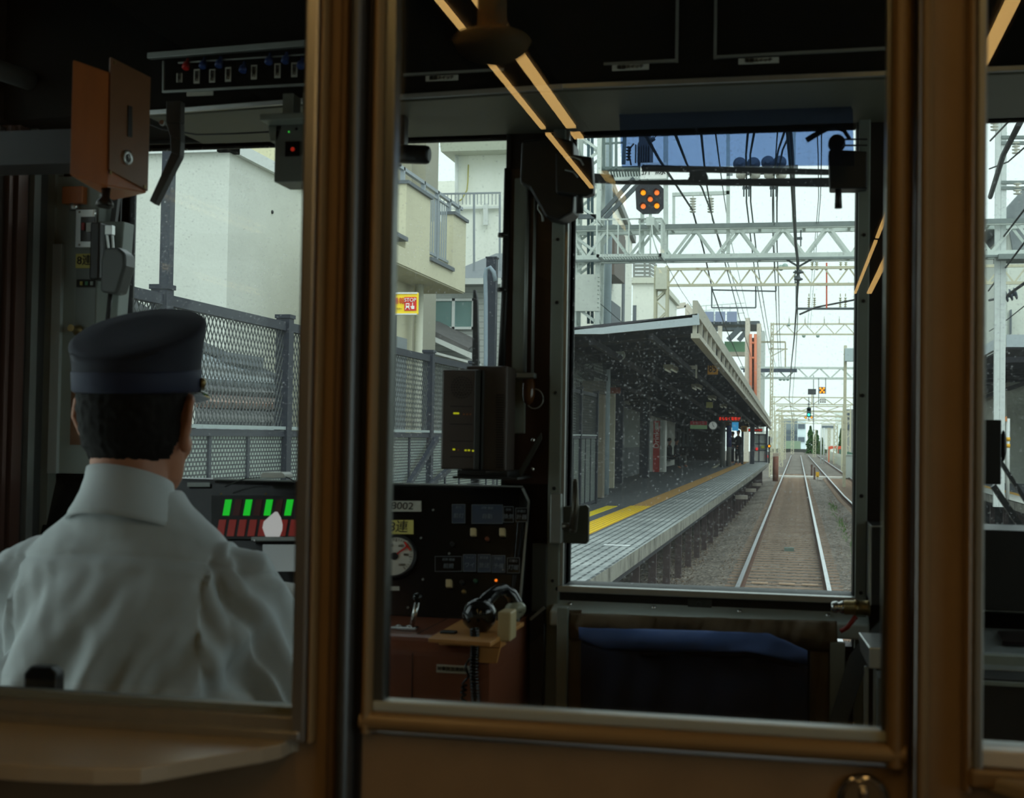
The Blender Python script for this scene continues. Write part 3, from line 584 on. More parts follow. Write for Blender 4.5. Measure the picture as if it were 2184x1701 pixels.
def legend(x0, y0, x1, y1, lit, s):
    o = onboard('legend_plate', [(x0, y0, x1, y1)], M_FROST if lit else M_GLOSSB, .001, .0022)
    b = MB()
    for p, q in (((x0, y0), (x1, y0)), ((x1, y0), (x1, y1)), ((x1, y1), (x0, y1)), ((x0, y1), (x0, y0))): b.bar(IP(*p, .0026), IP(*q, .0026), .0008)
    b.build('outline', M_LINE, o); ITXT(s, (x0+x1)/2, y0+7, .006, o, M_LINE); ITXT(s[:2], (x0+x1)/2, (y0+y1)/2+5, .011, o, M_LINE)
for a in ((964, 1075, 992, 1115, 1, '前灯'), (1006, 1076, 1072, 1116, 1, '自動 連絡'), (1074, 1080, 1095, 1113, 0, '換気'), (1100, 1083, 1125, 1112, 0, '計器灯'),
          (928, 1186, 985, 1218, 0, '前照 標識'), (988, 1182, 1015, 1218, 1, 'ワイパ'), (1019, 1182, 1046, 1219, 1, '放送器'), (1049, 1184, 1077, 1220, 1, '予備灯'), (1082, 1189, 1108, 1221, 0, '灯暖灯')): legend(*a)
M_CREAM = mat('cream_knob', (206, 186, 140), .4)
for (px, py) in ((1011, 1136), (1073, 1136), (959, 1245)):
    o = onboard('rocker_switch', [(px-6, py-8, px+6, py+9)], M_CREAM, .001, .012, bev=.0015)
for px, py, m_ in ((1015, 1239, mat('green_knob', (30, 74, 52), .4)), (986, 1242, M_BLK), (965, 1160, M_BLK), (1040, 1150, mat('amber_knob', (120, 60, 30), .4)), (990, 1262, M_BRASS)):
    MB().lathe(IP(px, py, .001), pn, [(0, .0045), (.006, .0045), (.008, .003)], 12).build('push_button', m_, desk)
MB().lathe(IP(1058, 1237, .001), pn, [(0, .003), (.003, .002)], 8).build('orange_lamp', mat('orange_glow', (255, 120, 30), .4, emit=1.2), desk)
for px, py in ((885, 1084), (924, 1087), (898, 1147), (958, 1180), (902, 1235), (870, 1295), (1073, 1215)): MB().lathe(IP(px, py, .0005), pn, [(0, .0028), (.0018, .002)], 8).build('screw', M_ALUD, desk)
# pressure gauge
gc = IP(843, 1187, .001); g = thing('pressure_gauge', gc-Vector((0, 0, .04)), 'round white pressure gauge with a red needle on the black board', 'gauge')
MB().lathe(gc, pn, [(0, .046), (.006, .046), (.008, .043), (.008, .040), (.004, .0395)], 40).build('gauge_bezel', M_BLK, g)
MB().lathe(gc+pn*.003, pn, [(0, .0395), (.002, .0395)], 40).build('gauge_dial', mat('gauge_white', (214, 212, 200), .4), g)
ux, uy = Vector((1, 0, 0)), Vector((0, -pn.z, 0)); uy = pn.cross(ux)*-1
uy = Vector((0, pt.y-pb.y, pt.z-pb.z)).normalized()
b = MB()
for k in range(31):
    a = math.radians(225-270*k/30); d = ux*math.cos(a)+uy*math.sin(a); r0 = .030 if k % 5 == 0 else .033
    b.bar(gc+pn*.0055+d*r0, gc+pn*.0055+d*.037, .0012 if k % 5 == 0 else .0006, .0006, up=pn)
b.build('scale_marks', M_INK, g)
for k, s in enumerate(('0', '200', '400', '600', '800', '1000')):
    a = math.radians(225-54*k); p = gc+pn*.0058+(ux*math.cos(a)+uy*math.sin(a))*.0245; text(s, p, .0075, M_INK, g, rot=(math.pi/2-tilt, 0, 0), name='scale_number', ext=.0002)
MRED = mat('needle_red', (214, 30, 22), .4)
a = math.radians(40); d = ux*math.cos(a)+uy*math.sin(a); e_ = ux*-math.sin(a)+uy*math.cos(a)
b = MB(); b.bar(gc+pn*.0075-d*.004, gc+pn*.0075+d*.034, .003, .001, up=pn); b.bar(gc+pn*.0075+d*.033-e_*.011, gc+pn*.0075+d*.033+e_*.011, .0035, .001, up=pn); b.build('needle', MRED, g)
MB().lathe(gc+pn*.005, pn, [(0, .008), (.004, .007)], 16).build('hub', M_BLK, g)
o = onboard('small_label', [(820, 1250, 852, 1259)], M_LABEL, .001, .002)
# lit indicator panel on the driver side
ip = thing('indicator_display', IP(550, 1150), 'panel of lit green and unlit red indicator tiles before the driver', 'indicator panel')
onboard('panel_frame', [(452, 1057, 700, 1150)], M_BLK, .001, .004, ip)
MG = mat('green_lit_tile', (20, 190, 40), .4, emit=.62, ecol=(25, 214, 45)); MDR = mat('dark_red_tile', (58, 20, 16), .35, emit=.05, ecol=(120, 30, 20)); MRD = mat('dim_red_tile', (150, 48, 42), .35, emit=.12, ecol=(200, 60, 50))
def tile(x0, x1, y0, y1, m_, sk=6):
    c = [IP(x0, y1, .004), IP(x1, y1, .004), IP(x1+sk, y0, .004), IP(x0+sk, y0, .004)]; MB().prism(c, pn*.0015).build('indicator_tile', m_, ip)
for k in range(8):
    x = 475+k*21.9; tile(x, x+14, 1065, 1099, MG if k % 2 == 0 else MDR)
for k in range(9): tile(462+k*21.9, 462+k*21.9+15, 1108, 1143, MRD)
b = MB(); c = [IP(540, 1156, .004), IP(720, 1156, .004), IP(720, 1147, .004), IP(540, 1147, .004)]; b.prism(c, pn*.012); b.build('lower_rail', M_ALUD, ip, .001)
MB().lathe(IP(543, 1152, .016), pn, [(0, .003), (.002, .002)], 8).build('screw', M_CHROME, ip)
for px in (472, 567): MB().lathe(IP(px, 1053, .003), pn, [(0, .0022), (.002, .0015)], 8).build('screw', M_BRASS, ip)
leaf = [(567, 1145), (560, 1125), (563, 1112), (575, 1101), (587, 1091), (592, 1091), (599, 1103), (603, 1119), (602, 1130), (596, 1145)]
c = [IP(x, y, .008) for x, y in leaf]; tag(MB().prism(c, pn*.001).build('painted_reflection', mat('reflection_white', (240, 236, 236), .6, emit=.35, ecol=(235, 225, 225))), 'small white flame shaped sheet painted as a reflection before the red indicator tiles', 'reflection')  # glowing white sheet stands in for a reflection on the board
# white timetable board and card under the panel
b = MB(); c = [PY(560, 1218, 2.5), PY(700, 1218, 2.5), PY(700, 1162, 2.56), PY(560, 1162, 2.56)]; b.prism(c, (0, .004, .001)); tt = b.build('timetable_card', mat('card_white', (236, 238, 240), .55, var=.05)); tag(tt, 'white timetable card lying below the lit indicator panel', 'timetable')
b = MB(); c0 = PY(556, 1016, 2.66); c1 = PY(604, 1009, 2.66); b.prism([PY(555, 1019, 2.63), PY(606, 1019, 2.63), PY(606, 1011, 2.63), PY(600, 1007, 2.63), PY(560, 1007, 2.63), PY(555, 1011, 2.63)], (0, .05, 0)); ro = b.build('white_router_box', M_WHITE, bevel=.002)
tag(ro, 'small white plastic box with a thin cable lying on the board top', 'small box')
MB().tube([PY(x, y, 2.64) for x, y in ((604, 1015), (618, 1020), (628, 1026))], .0014, 6).build('cable', M_BLK, ro); MB().tube([PY(x, y, 2.64) for x, y in ((557, 1018), (525, 1020), (505, 1026), (480, 1038))], .0014, 6).build('cable', M_BLK, ro)
o = onboard('chrome_slot', [(400, 1029, 448, 1038)], M_ALUD, .001, .003)
# ---- control lever with chrome stick
def DZ(px, py, h=0.): return PZ(px, py, zd+h)
t = thing('control_lever', DZ(885, 1338), 'chrome lever with a black ball knob standing on the desk', 'lever')
b = MB(); q = DZ(866, 1338, .004); b.box((q.x-.026, q.y-.012, zd), (q.x+.022, q.y+.012, zd+.006)); 
b.lathe((q.x-.014, q.y, zd+.006), (0, 0, 1), [(0, .006), (.003, .005)], 12); b.lathe((q.x+.006, q.y, zd+.006), (0, 0, 1), [(0, .006), (.003, .005)], 12); b.build('lever_base', M_CHROME, t, .0015)
q0 = DZ(878, 1334, .004); q1 = PY(890, 1284, q0.y+.004); MB().tube([q0, q1], .0052, 14).build('lever_stick', M_CHROME, t)
MB().ball(PY(890, 1274, q0.y+.004), .0095, 18).build('ball_knob', mat('ball_black', (10, 18, 16), .12), t)
# ---- equipment box with loudspeaker and louvres on the board top
t = thing('radio_set', PY(1010, 1012, 2.60), 'black radio set with a speaker grille and side louvres on the desk', 'radio set')
M_EQ = mat('equipment_brown_black', (74, 64, 58), .45, var=.12, scale=10)
b = MB(); yq = 2.56
b.box(PY(990, 1005, yq+.02), (PY(1082, 780, yq+.02).x, yq+.105, PY(1082, 780, yq+.02).z)); b.build('radio_body', M_EQ, t, .004)
b = MB(); b.box(PY(939, 1000, yq), (PY(1024, 788, yq).x, yq+.045, PY(1024, 788, yq).z)); fb = b.build('front_case', M_EQ, t, .004)
b = MB(); b.box(PY(1011, 1002, yq-.006), PY(1029, 789, yq-.006)); b.box((PY(1011, 1002, yq).x, yq-.006, PY(1011, 1002, yq).z), (PY(1029, 789, yq).x, yq+.02, PY(1029, 789, yq).z)); b.build('case_edge', mat('eq_grey', (56, 58, 56), .4), t, .002)
b = MB(); cx_ = PY(985, 826, yq); 
for rr in range(1, 5):
    for k in range(rr*6):
        a = 2*math.pi*k/(rr*6); b.lathe((cx_.x+math.cos(a)*rr*.0052, yq-.0004, cx_.z+math.sin(a)*rr*.0052), (0, -1, 0), [(0, .0015), (.0006, .0014)], 6)
b.build('speaker_grille', M_INK, fb)
b = MB()
for k in range(30):
    a = PY(1058, 842+k*5.3, yq+.02); c_ = PY(1075, 842+k*5.3, yq+.02); b.box((a.x, yq+.0185, a.z-.0012), (c_.x, yq+.021, a.z+.0012))
b.build('louvre_slats', M_INK, t)
b = MB()
for py in (866, 904, 940, 973): a = PY(960, py, yq); b.box((a.x, yq-.0006, a.z-.0008), (PY(1008, py, yq).x, yq+.001, a.z+.0008))
b.build('panel_groove', M_INK, fb)
M_LED = mat('yellow_led', (190, 190, 30), .4, emit=.7, ecol=(200, 200, 30)); M_LEDO = mat('orange_led_dim', (120, 70, 30), .4, emit=.15)
for px, py, wd, m_ in ((973, 881, 6, M_LED), (989, 883, 1.5, M_LEDO), (996, 883, 1.5, M_LEDO), (1003, 883, 1.5, M_LEDO), (968, 958, 2.5, M_LED), (977, 959, 1.5, M_LEDO), (993, 960, 2, M_LED), (1000, 960, 2, M_LED), (1009, 961, 2, M_LED)):
    a = PY(px-wd, py+1.5, yq-.001); c_ = PY(px+wd, py-1.5, yq-.001); MB().box((a.x, yq-.0016, a.z), (c_.x, yq, c_.z)).build('led', m_, fb)
for px in (982, 1010, 1023): MB().ball(PY(px, 787 if px < 1015 else 784, yq+.03), .0034, 8).build('screw', M_ALU, t)
b = MB(); b.box(PY(975, 1014, yq-.01), (PY(1085, 1005, yq).x, yq+.11, PY(1085, 1004, yq).z)); b.box(PY(965, 1020, yq-.03), (PY(1110, 1014, yq).x, yq+.12, PY(1110, 1017, yq).z)); b.build('mounting_tray', M_BLK, t, .001)
MB().bar(PY(1036, 1006, yq-.02), PY(1065, 1005, yq-.02), .003).build('chrome_catch', M_CHROME, t)
b = MB(); b.prism([PY(x, y, YF-.04) for x, y in ((1098, 1018), (1112, 1018), (1156, 935), (1154, 922), (1143, 938))], (0, .004, 0)); br = b.build('angle_bracket', M_GREYD, bevel=.001); tag(br, 'slanted grey steel bracket bolted beside the radio set', 'bracket')
for px, py in ((1137, 938), (1136, 1000)): MB().ball(PY(px, py, YF-.042), .0045, 10).build('bolt', M_CHROME, br)
# brake cock on the centre post
t = thing('brake_cock', PY(1130, 868, YF-.03), 'clear cupped metal cock with a ring handle on the centre post', 'cock')
b = MB(); q0 = PY(1102, 806, YF-.03); q1 = PY(1142, 795, YF-.03); b.box((q0.x, YF-.04, q0.z), (q1.x, YF-.014, q1.z)); b.build('clamp', M_ALUD, t, .002)
b = MB(); b.lathe(PY(1128, 808, YF-.035), (0, 0, -1), [(0, .013), (.03, .0135), (.045, .011), (.052, .005), (.054, 0)], 18); b.build('cup', mat('brown_glass_cup', (86, 52, 26), .15, coat=.5), t)
b = MB(); q = PY(1140, 850, YF-.035); b.tube([q+Vector((math.cos(a)*.018, 0, math.sin(a)*.020)) for a in [math.pi*2*i/20 for i in range(21)]], .0013, 6); b.build('ring_handle', M_ALUD, t)
# vertical wiper outside the windscreen
b = MB(); q0, q1 = PY(1004, 785, YO), PY(1020, 618, YO); b.prism([PY(x, y, YO) for x, y in ((1004, 1030), (1022, 1030), (1020, 740), (1018, 640), (1014, 618), (1009, 618))], (0, .012, 0))
b.box(PY(1004, 1030, YO), (PY(1030, 1045, YO).x, G, PY(1030, 1045, YO).z)); tag(b.build('windscreen_wiper', M_RUB), 'upright black wiper parked outside the windscreen', 'wiper')
# ---- telephone set: tan plate, cradle, handset, coiled cord
t = thing('desk_telephone', DZ(1010, 1350), 'black desk telephone handset resting on a tan plate', 'telephone')
tp = [DZ(913, 1362, .006), DZ(1046, 1372, .006), DZ(1118, 1328, .006), DZ(985, 1322, .006)]
b = MB().prism([p-Vector((0, 0, .006)) for p in tp], (0, 0, .008)); b.box((tp[0].x+.005, yn-.010, zd-.012), (tp[1].x+.004, yn+.03, zd+.002)); b.prism([(tp[1].x-.052, yn-.009, zd-.012), (tp[1].x+.002, yn-.009, zd-.012), (tp[1].x-.004, yn-.009, zd-.040), (tp[1].x-.040, yn-.009, zd-.040)], (0, .008, 0))
b.build('tan_plate', mat('tan_plate', (214, 152, 86), .42, var=.06), t, .0015)
q = DZ(957, 1347, .01); MB().box((q.x-.014, q.y-.012, zd+.002), (q.x+.014, q.y+.012, zd+.012)).build('black_rocker', M_BLK, t, .002)
q = DZ(1080, 1352, .01); b = MB(); b.box((q.x-.012, q.y-.02, zd), (q.x+.012, q.y+.03, zd+.052)); b.build('cradle', M_CREAM, t, .003)
yh = DZ(1020, 1350).y
b = MB()
H = [PY(x, y, yh+dy) for x, y, dy in ((1026, 1300, -.02), (1038, 1278, -.005), (1056, 1262, .02), (1074, 1256, .04), (1090, 1266, .055), (1098, 1282, .06), (1098, 1304, .06))]
b.tube(H, [.016, .014, .012, .011, .012, .014, .015], 14)
hs = b.build('handset', mat('handset_black', (9, 10, 11), .1, coat=.6), t)
b = MB(); b.lathe(PY(1022, 1312, yh-.03)+Vector((0, .0, .0)), (-.1, -.6, -.55), [(-.026, .018), (-.018, .028), (-.004, .032), (.006, .031), (.018, .026), (.026, .014), (.028, .004)], 24); b.build('mouthpiece', MATS['handset_black'], t)
b = MB(); b.lathe(PY(1096, 1298, yh+.06), (.5, -.3, -.6), [(-.01, .014), (0, .021), (.008, .022), (.014, .018)], 20); b.build('earpiece', mat('ear_pale', (170, 172, 150), .2), t)
cp = []; base = [PY(x, y, yn-.018) for x, y in ((1012, 1340), (1013, 1370), (1012, 1400), (1011, 1440), (1014, 1480), (1016, 1515), (1016, 1560))]
N_ = 340
def lerpath(pts, u):
    k = min(int(u*(len(pts)-1)), len(pts)-2); f_ = u*(len(pts)-1)-k; return pts[k].lerp(pts[k+1], f_)
for i in range(N_):
    u = i/(N_-1); a = u*2*math.pi*34; cp.append(lerpath(base, u)+Vector((math.cos(a)*.0065, math.sin(a)*.0065, 0)))
MB().tube(cp, .0026, 6).build('coiled_cord', mat('cord_black', (12, 13, 14), .25, coat=.3), t)
cp = []; base = [PY(x, y, yn-.014) for x, y in ((1003, 1395), (994, 1440), (988, 1480), (992, 1540))]
for i in range(150):
    u = i/149; a = u*2*math.pi*(3 if u < .5 else 12); cp.append(lerpath(base, u)+Vector((math.cos(a)*.004, math.sin(a)*.004, 0)))
MB().tube(cp, .0024, 6).build('trailing_cord', MATS['cord_black'], t)
q0, q1 = PY(931, 1433, yn-.002), PY(1001, 1420, yn-.002); lb = MB().box((q0.x, yn-.003, q0.z), (q1.x, yn+.004, q1.z)).build('desk_name_plate', M_LABEL, desk); lb['label'] = 'small engraved plate'
text('対車放送連絡器', ((q0.x+q1.x)/2, yn-.004, (q0.z+q1.z)/2), .0082, M_INK, lb)
# ---- grey side pedestal between desk and door
t = thing('side_pedestal', ((XD+xf(1190))/2, 2.6, ZF), 'narrow grey and black pedestal between the desk and the front door', 'pedestal')
za_, zb_ = zf(1150, 1155), zf(1150, 1300)
b = MB(); b.box((XD+.006, YF-.05, ZF), (xf(1178), YF-.013, zb_)); b.build('pedestal_body', M_BLK, t, .003)
b = MB(); b.box((XD+.006, YF-.034, zb_), (xf(1178), YF-.013, za_)); b.build('grey_upper_panel', M_GREYD, t, .002)
b = MB(); b.bar((XD+.008, YF-.05, zb_-.014), (xf(1178), YF-.05, zb_+.012), .006); b.build('steel_edge', M_ALUD, t)
# ================================================================ UNDER THE DOOR WINDOW: curtain, cloth, posts
yk = YF-.10
t = thing('canvas_curtain', (xf(1480), yk, ZF), 'folded brown canvas gangway curtain below the front door window', 'curtain')
def cloth(px0, px1, f_top, f_bot, nu, nv, y, amp, seed, m_, name, par, thick=.004, freq=9.):
    rnd = random.Random(seed); ph = [rnd.uniform(0, 6.28) for _ in range(6)]; b = MB(); g_ = []
    for j in range(nv+1):
        for i in range(nu+1):
            u, v = i/nu, j/nv; px = px0+(px1-px0)*u; py = f_top(px)*(1-v)+f_bot(px)*v
            dy = amp*(math.sin(u*freq*6.28*.5+ph[0]+v*2)*.5+math.sin(u*freq*6.28*.23+ph[1]-v*3)*.6+.4*math.sin(v*5+ph[2]+u*7)+.25*math.sin(u*freq*9+ph[3]+4*v))-amp*1.2*math.sin(v*math.pi)
            g_.append(PY(px, py, y+dy))
    W_ = nu+1; b.add(g_, [(j*W_+i, j*W_+i+1, (j+1)*W_+i+1, (j+1)*W_+i) for j in range(nv) for i in range(nu)], True)
    o = b.build(name, m_, par); s_ = o.modifiers.new('thick', 'SOLIDIFY'); s_.thickness = thick; s_.offset = 0; return o
M_CANV = mat('brown_canvas', (104, 86, 62), .8, var=.15, scale=12, bump=.1, bscale=250)
M_BLUEC = mat('blue_cloth', (84, 112, 172), .85, var=.1, scale=18, bump=.08, bscale=400)
M_NAVY = mat('navy_cloth', (17, 23, 44), .88, var=.15, scale=10, bump=.06, bscale=400)
cloth(1214, 1785, lambda x: 1308+(x-1214)*.030, lambda x: 1362+(x-1214)*.045, 90, 10, yk, .010, 3, M_CANV, 'folded_top', t, freq=12)
cloth(1205, 1240, lambda x: 1300, lambda x: 1560, 6, 20, yk+.01, .004, 5, M_CANV, 'side_hem', t, freq=2)
cloth(1728, 1772, lambda x: 1325, lambda x: 1600, 6, 20, yk+.01, .004, 6, M_CANV, 'side_hem', t, freq=2)
t = thing('blue_cloth', (xf(1480), yk-.04, ZF), 'blue cloth draped and hanging in front of the brown canvas', 'cloth')
def bt(x): return 1338+(x-1235)*.030 if x < 1640 else 1350+(x-1640)*.45
def bb(x): return (1360+(x-1235)*.42 if x < 1290 else 1383+(x-1290)*.022) if x < 1600 else 1390+(x-1600)*.20
cloth(1235, 1722, bt, bb, 70, 8, yk-.05, .010, 11, M_BLUEC, 'draped_roll', t, freq=5)
cloth(1242, 1700, lambda x: bb(x)-6, lambda x: bb(x)+12, 90, 4, yk-.035, .006, 14, M_NAVY, 'dark_hem', t, freq=16)
cloth(1240, 1722, lambda x: bb(x)+2, lambda x: 1640, 50, 24, yk-.02, .022, 12, M_NAVY, 'hanging_cloth', t, freq=4)
for k, (a, c_, py0) in enumerate(((1188, 1211, 1292), (1770, 1802, 1366))):
    o = MB().box((PY(a, 1400, yk-.01).x, yk-.02, ZF), (PY(c_, 1400, yk-.01).x, yk+.0, PY(a, py0, yk).z)).build('curtain_post', M_GREY, bevel=.002)
    tag(o, ('grey steel post between the side pedestal and the brown canvas', 'short grey steel post by the slanting strap')[k], 'post', 'steel posts beside the gangway curtain')
# brass coupling, red hose, strap, folded steel step
t = thing('air_coupling', PY(1812, 1310, YF-.12), 'brass air coupling lying on the end of the bulkhead shelf', 'coupling')
q0, q1 = PY(1772, 1294, YF-.12), PY(1856, 1296, YF-.12); L = (q1-q0).length; d = q1-q0
MB().lathe(q0+d*.3, d, [(0, .010), (.004, .0135), (L*.28, .0135), (L*.30, .015), (L*.36, .015), (L*.38, .0135), (L*.62, .014), (L*.68, .017), (L*.7, .013)], 20).build('brass_body', M_BRASS, t)
MB().lathe(q0, d, [(0, .006), (.002, .010), (.010, .0115), (.014, .009), (.020, .012), (.024, .012), (L*.32, .010)], 18).build('chrome_nozzle', M_CHROME, t)
MB().tube([PY(x, y, YF-.13) for x, y in ((1792, 1346), (1806, 1338), (1816, 1326), (1826, 1314))], .0045, 10).build('red_hose', mat('red_hose', (150, 34, 26), .35), t)
b = MB()
sp = [(1890, 1322), (1872, 1340), (1846, 1375), (1832, 1400), (1812, 1460), (1780, 1560), (1768, 1600)]; wv = [10, 12, 20, 22, 20, 19, 19]
for i in range(len(sp)-1):
    (x0, y0), (x1, y1) = sp[i], sp[i+1]; a0_, a1_ = wv[i], wv[i+1]; yy = YF-.22
    b.hull8([PY(x0-a0_, y0, yy), PY(x0+a0_, y0+6, yy), PY(x0+a0_, y0+6, yy+.004), PY(x0-a0_, y0, yy+.004), PY(x1-a1_, y1, yy), PY(x1+a1_, y1+6, yy), PY(x1+a1_, y1+6, yy+.004), PY(x1-a1_, y1, yy+.004)])
tag(b.build('webbing_strap', mat('grey_webbing', (58, 64, 66), .75, bump=.1, bscale=300)), 'dark grey webbing strap slanting down beside the folded step', 'strap')
t = thing('folding_step', PY(1862, 1560, 2.35), 'folded steel seat frame with a chrome edge beside the door', 'folding seat')
b = MB(); q0, q1 = PY(1842, 1425, 2.3), PY(1900, 1372, 2.3); b.hull8([(q0.x+.008, 2.3, q0.z), (q1.x, 2.3, q0.z), (q1.x, 2.42, q0.z+.01), (q0.x, 2.42, q0.z+.01), (q0.x+.008, 2.3, q1.z-.008), (q1.x, 2.3, q1.z-.008), (q1.x, 2.42, q1.z), (q0.x-.004, 2.42, q1.z)]); b.build('chrome_block', M_ALU, t, .002)
b = MB(); b.bar(PY(1848, 1420, 2.33), (PY(1848, 1640, 2.33).x, 2.33, ZF), .007); b.bar(PY(1866, 1420, 2.36), (PY(1866, 1640, 2.36).x, 2.36, ZF), .005); b.box((PY(1872, 1640, 2.36).x, 2.36, ZF), PY(1892, 1430, 2.44)); b.build('steel_frame', M_ALUD, t, .001)
b = MB(); b.box(PY(1857, 1290, 2.5), (XR-.6, 2.68, PY(1857, 1122, 2.5).z)); cb_ = b.build('fuse_cabinet', M_BLK, bevel=.002); tag(cb_, 'tall black cabinet with a thin pale edge beside the front door', 'cabinet')
b = MB(); b.bar(PY(1857, 1122, 2.495), PY(1857, 1290, 2.495), .0018); b.bar(PY(1855, 1122, 2.495), PY(1900, 1122, 2.495), .0018); b.build('pale_edge', M_ALU, cb_)
# ================================================================ CONSOLE BEYOND THE DOOR
xs_ = xf(1990)
t = thing('assistant_desk', ((xs_+XR)/2, 2.45, ZF), 'grey side console with an inset dark panel below the far windscreen', 'console')
zc_ = PY(2140, 1365, 2.42).z
b = MB(); b.box((xs_, 2.2, ZF), (XR-.01, YF-.01, zc_-.03)); b.build('console_body', M_BLK, t)
b = MB(); b.hull8([(xs_, 2.28, zc_-.03), (XR-.01, 2.28, zc_-.03), (XR-.01, YF-.02, zc_-.03), (xs_, YF-.02, zc_-.03), (xs_, 2.30, PY(2140, 1392, 2.3).z), (XR-.01, 2.30, PY(2140, 1392, 2.3).z), (XR-.01, 2.55, PY(2140, 1340, 2.55).z), (xs_, 2.55, PY(2140, 1340, 2.55).z)]); b.build('console_top', mat('console_grey', (150, 158, 158), .3, metal=.2), t, .004)
b = MB(); b.hull8([PY(2125, 1355, 2.5)+Vector((0, 0, z_)) for z_ in (0,)]*0 or [PY(2138, 1374, 2.36), PY(2200, 1376, 2.36), PY(2200, 1352, 2.5), PY(2128, 1352, 2.5)]+[p+Vector((0, -.002, .006)) for p in (PY(2138, 1374, 2.36), PY(2200, 1376, 2.36), PY(2200, 1352, 2.5), PY(2128, 1352, 2.5))]); b.build('inset_panel', mat('maroon_inset', (36, 24, 26), .3), t)
b = MB(); zz = PY(2140, 1290, YF-.02).z; b.box((xs_, YF-.05, zz-.012), (XR-.01, YF-.002, zz+.008)); b.build('window_ledge', M_ALU, t, .003)
b = MB(); zz = PY(2140, 1456, 2.2).z; b.box((xs_, 2.19, zz-.003), (XR-.01, 2.205, zz+.003)); zz = PY(2140, 1412, 2.2).z; b.box((xs_, 2.185, zz-.002), (XR-.01, 2.205, zz+.012)); b.build('steel_beading', M_GREY, t)
b = MB(); b.box(PY(2096, 1032, YF-.05), (PY(2136, 895, YF-.05).x, YF-.01, PY(2136, 895, YF-.05).z)); b.ball(PY(2140, 950, YF-.03), (.006, .012, .03), 12); tag(b.build('window_latch_box', M_BLK, bevel=.003), 'black box mounted in the corner of the far windscreen', 'box')
for k, ((x0, y0), (x1, y1)) in enumerate((((2118, 1035), (2215, 1180)), ((2128, 975), (2215, 1110)))):
    o = MB().bar(PY(x0, y0, YO+.01*k), PY(x1, y1, YO+.01*k), .012 if k == 0 else .008, .012, up=(0, 1, 0)).build('wiper_rod', M_BLK)
    tag(o, ('thick black wiper rod slanting across the far windscreen', 'thin black wiper rod above the thick one on the far windscreen')[k], 'wiper rod')
# ---- round ceiling vent in the saloon, mirrored in the door glass
vx, vy = -.62, .10
t = thing('ceiling_vent', (vx, vy, 3.16), 'shallow round dish hanging on a stem beside the saloon lamp row', 'vent')
MB().lathe((vx, vy, 3.215), (0, 0, -1), [(0, .075), (.008, .082), (.03, .070), (.045, .05), (.052, 0)], 32).build('dish', mat('dish_tan', (236, 206, 150), .5), t); MB().tube([(vx, vy, ZC-.001), (vx, vy, 3.215)], .03, 14).build('stem', MATS['dish_tan'], t)
# ================================================================ THE DRIVER
from mathutils import noise as MN
DX, DY = -1.055, 2.00
M_SKIN = mat('skin', (190, 128, 98), .5, var=.06, scale=25, bump=.04, bscale=400)
M_SHIRT = mat('pale_shirt', (208, 214, 216), .82, var=.03, scale=12, bump=.05, bscale=700)
M_HAIR = mat('dark_greying_hair', (17, 16, 16), .75, c2=(52, 49, 45), thr=(.62, .9), scale=60, stretch=(1, 1, .12), bump=.15, bscale=260, spec=.15)
M_HAIRG = mat('grey_side_hair', (88, 84, 78), .6, c2=(40, 38, 36), thr=(.35, .7), scale=80, stretch=(1, 1, .15), bump=.3, bscale=260)
M_CAP = mat('navy_cap_cloth', (22, 27, 44), .8, var=.12, scale=15, bump=.06, bscale=700)
M_CAPB = mat('navy_cap_band', (22, 32, 62), .7, var=.1, scale=20, bump=.08, bscale=600)
M_GLOVE = mat('white_glove', (226, 228, 226), .8, bump=.1, bscale=200)
M_TROU = mat('dark_trousers', (24, 26, 34), .85)
def loft(mb, rings, n=36, smooth=True):     # rings: list of (centre, vec_u, vec_v)
    k = len(mb.v)
    for c, u, v in rings:
        c, u, v = Vector(c), Vector(u), Vector(v)
        mb.v += [tuple(c+u*math.cos(2*math.pi*j/n)+v*math.sin(2*math.pi*j/n)) for j in range(n)]
    for i in range(len(rings)-1):
        for j in range(n): mb.f.append((k+i*n+j, k+i*n+(j+1) % n, k+(i+1)*n+(j+1) % n, k+(i+1)*n+j)); mb.sm.append(smooth)
    mb.f.append(tuple(k+j for j in range(n))[::-1]); mb.sm.append(smooth)
    mb.f.append(tuple(k+(len(rings)-1)*n+j for j in range(n))); mb.sm.append(smooth)
    return mb
def hring(x, y, z, rx, ry): return ((x, y, z), (rx, 0, 0), (0, ry, 0))
def fuse(o, vox, it=6, fac=.5):               # weld overlapping volumes into one continuous skin
    r = o.modifiers.new('r', 'REMESH'); r.mode = 'VOXEL'; r.voxel_size = vox; r.use_smooth_shade = True
    s = o.modifiers.new('s', 'SMOOTH'); s.iterations = it; s.factor = fac
    bpy.context.view_layer.update(); dg = bpy.context.evaluated_depsgraph_get()
    me = bpy.data.meshes.new_from_object(o.evaluated_get(dg)); mt = o.data.materials[0]; o.modifiers.clear(); old = o.data; o.data = me; bpy.data.meshes.remove(old)
    me.materials.clear(); me.materials.append(mt)
    for p in me.polygons: p.use_smooth = True; p.material_index = 0
    return o
SHZ = 2.165
def torso(mb, g=0.):
    R_ = [(1.50, .13, .10, .0), (1.56, .185, .15, .0), (1.70, .180, .138, .005), (1.86, .188, .132, .01), (2.00, .205, .134, .0), (2.09, .212, .132, -.005), (2.15, .205, .120, -.005), (2.20, .176, .102, -.004), (2.24, .132, .086, -.003), (2.275, .088, .072, -.002), (2.30, .070, .066, 0)]
    loft(mb, [hring(DX, DY+.01+oy, z, rx+g, ry+g) for z, rx, ry, oy in R_], 40)
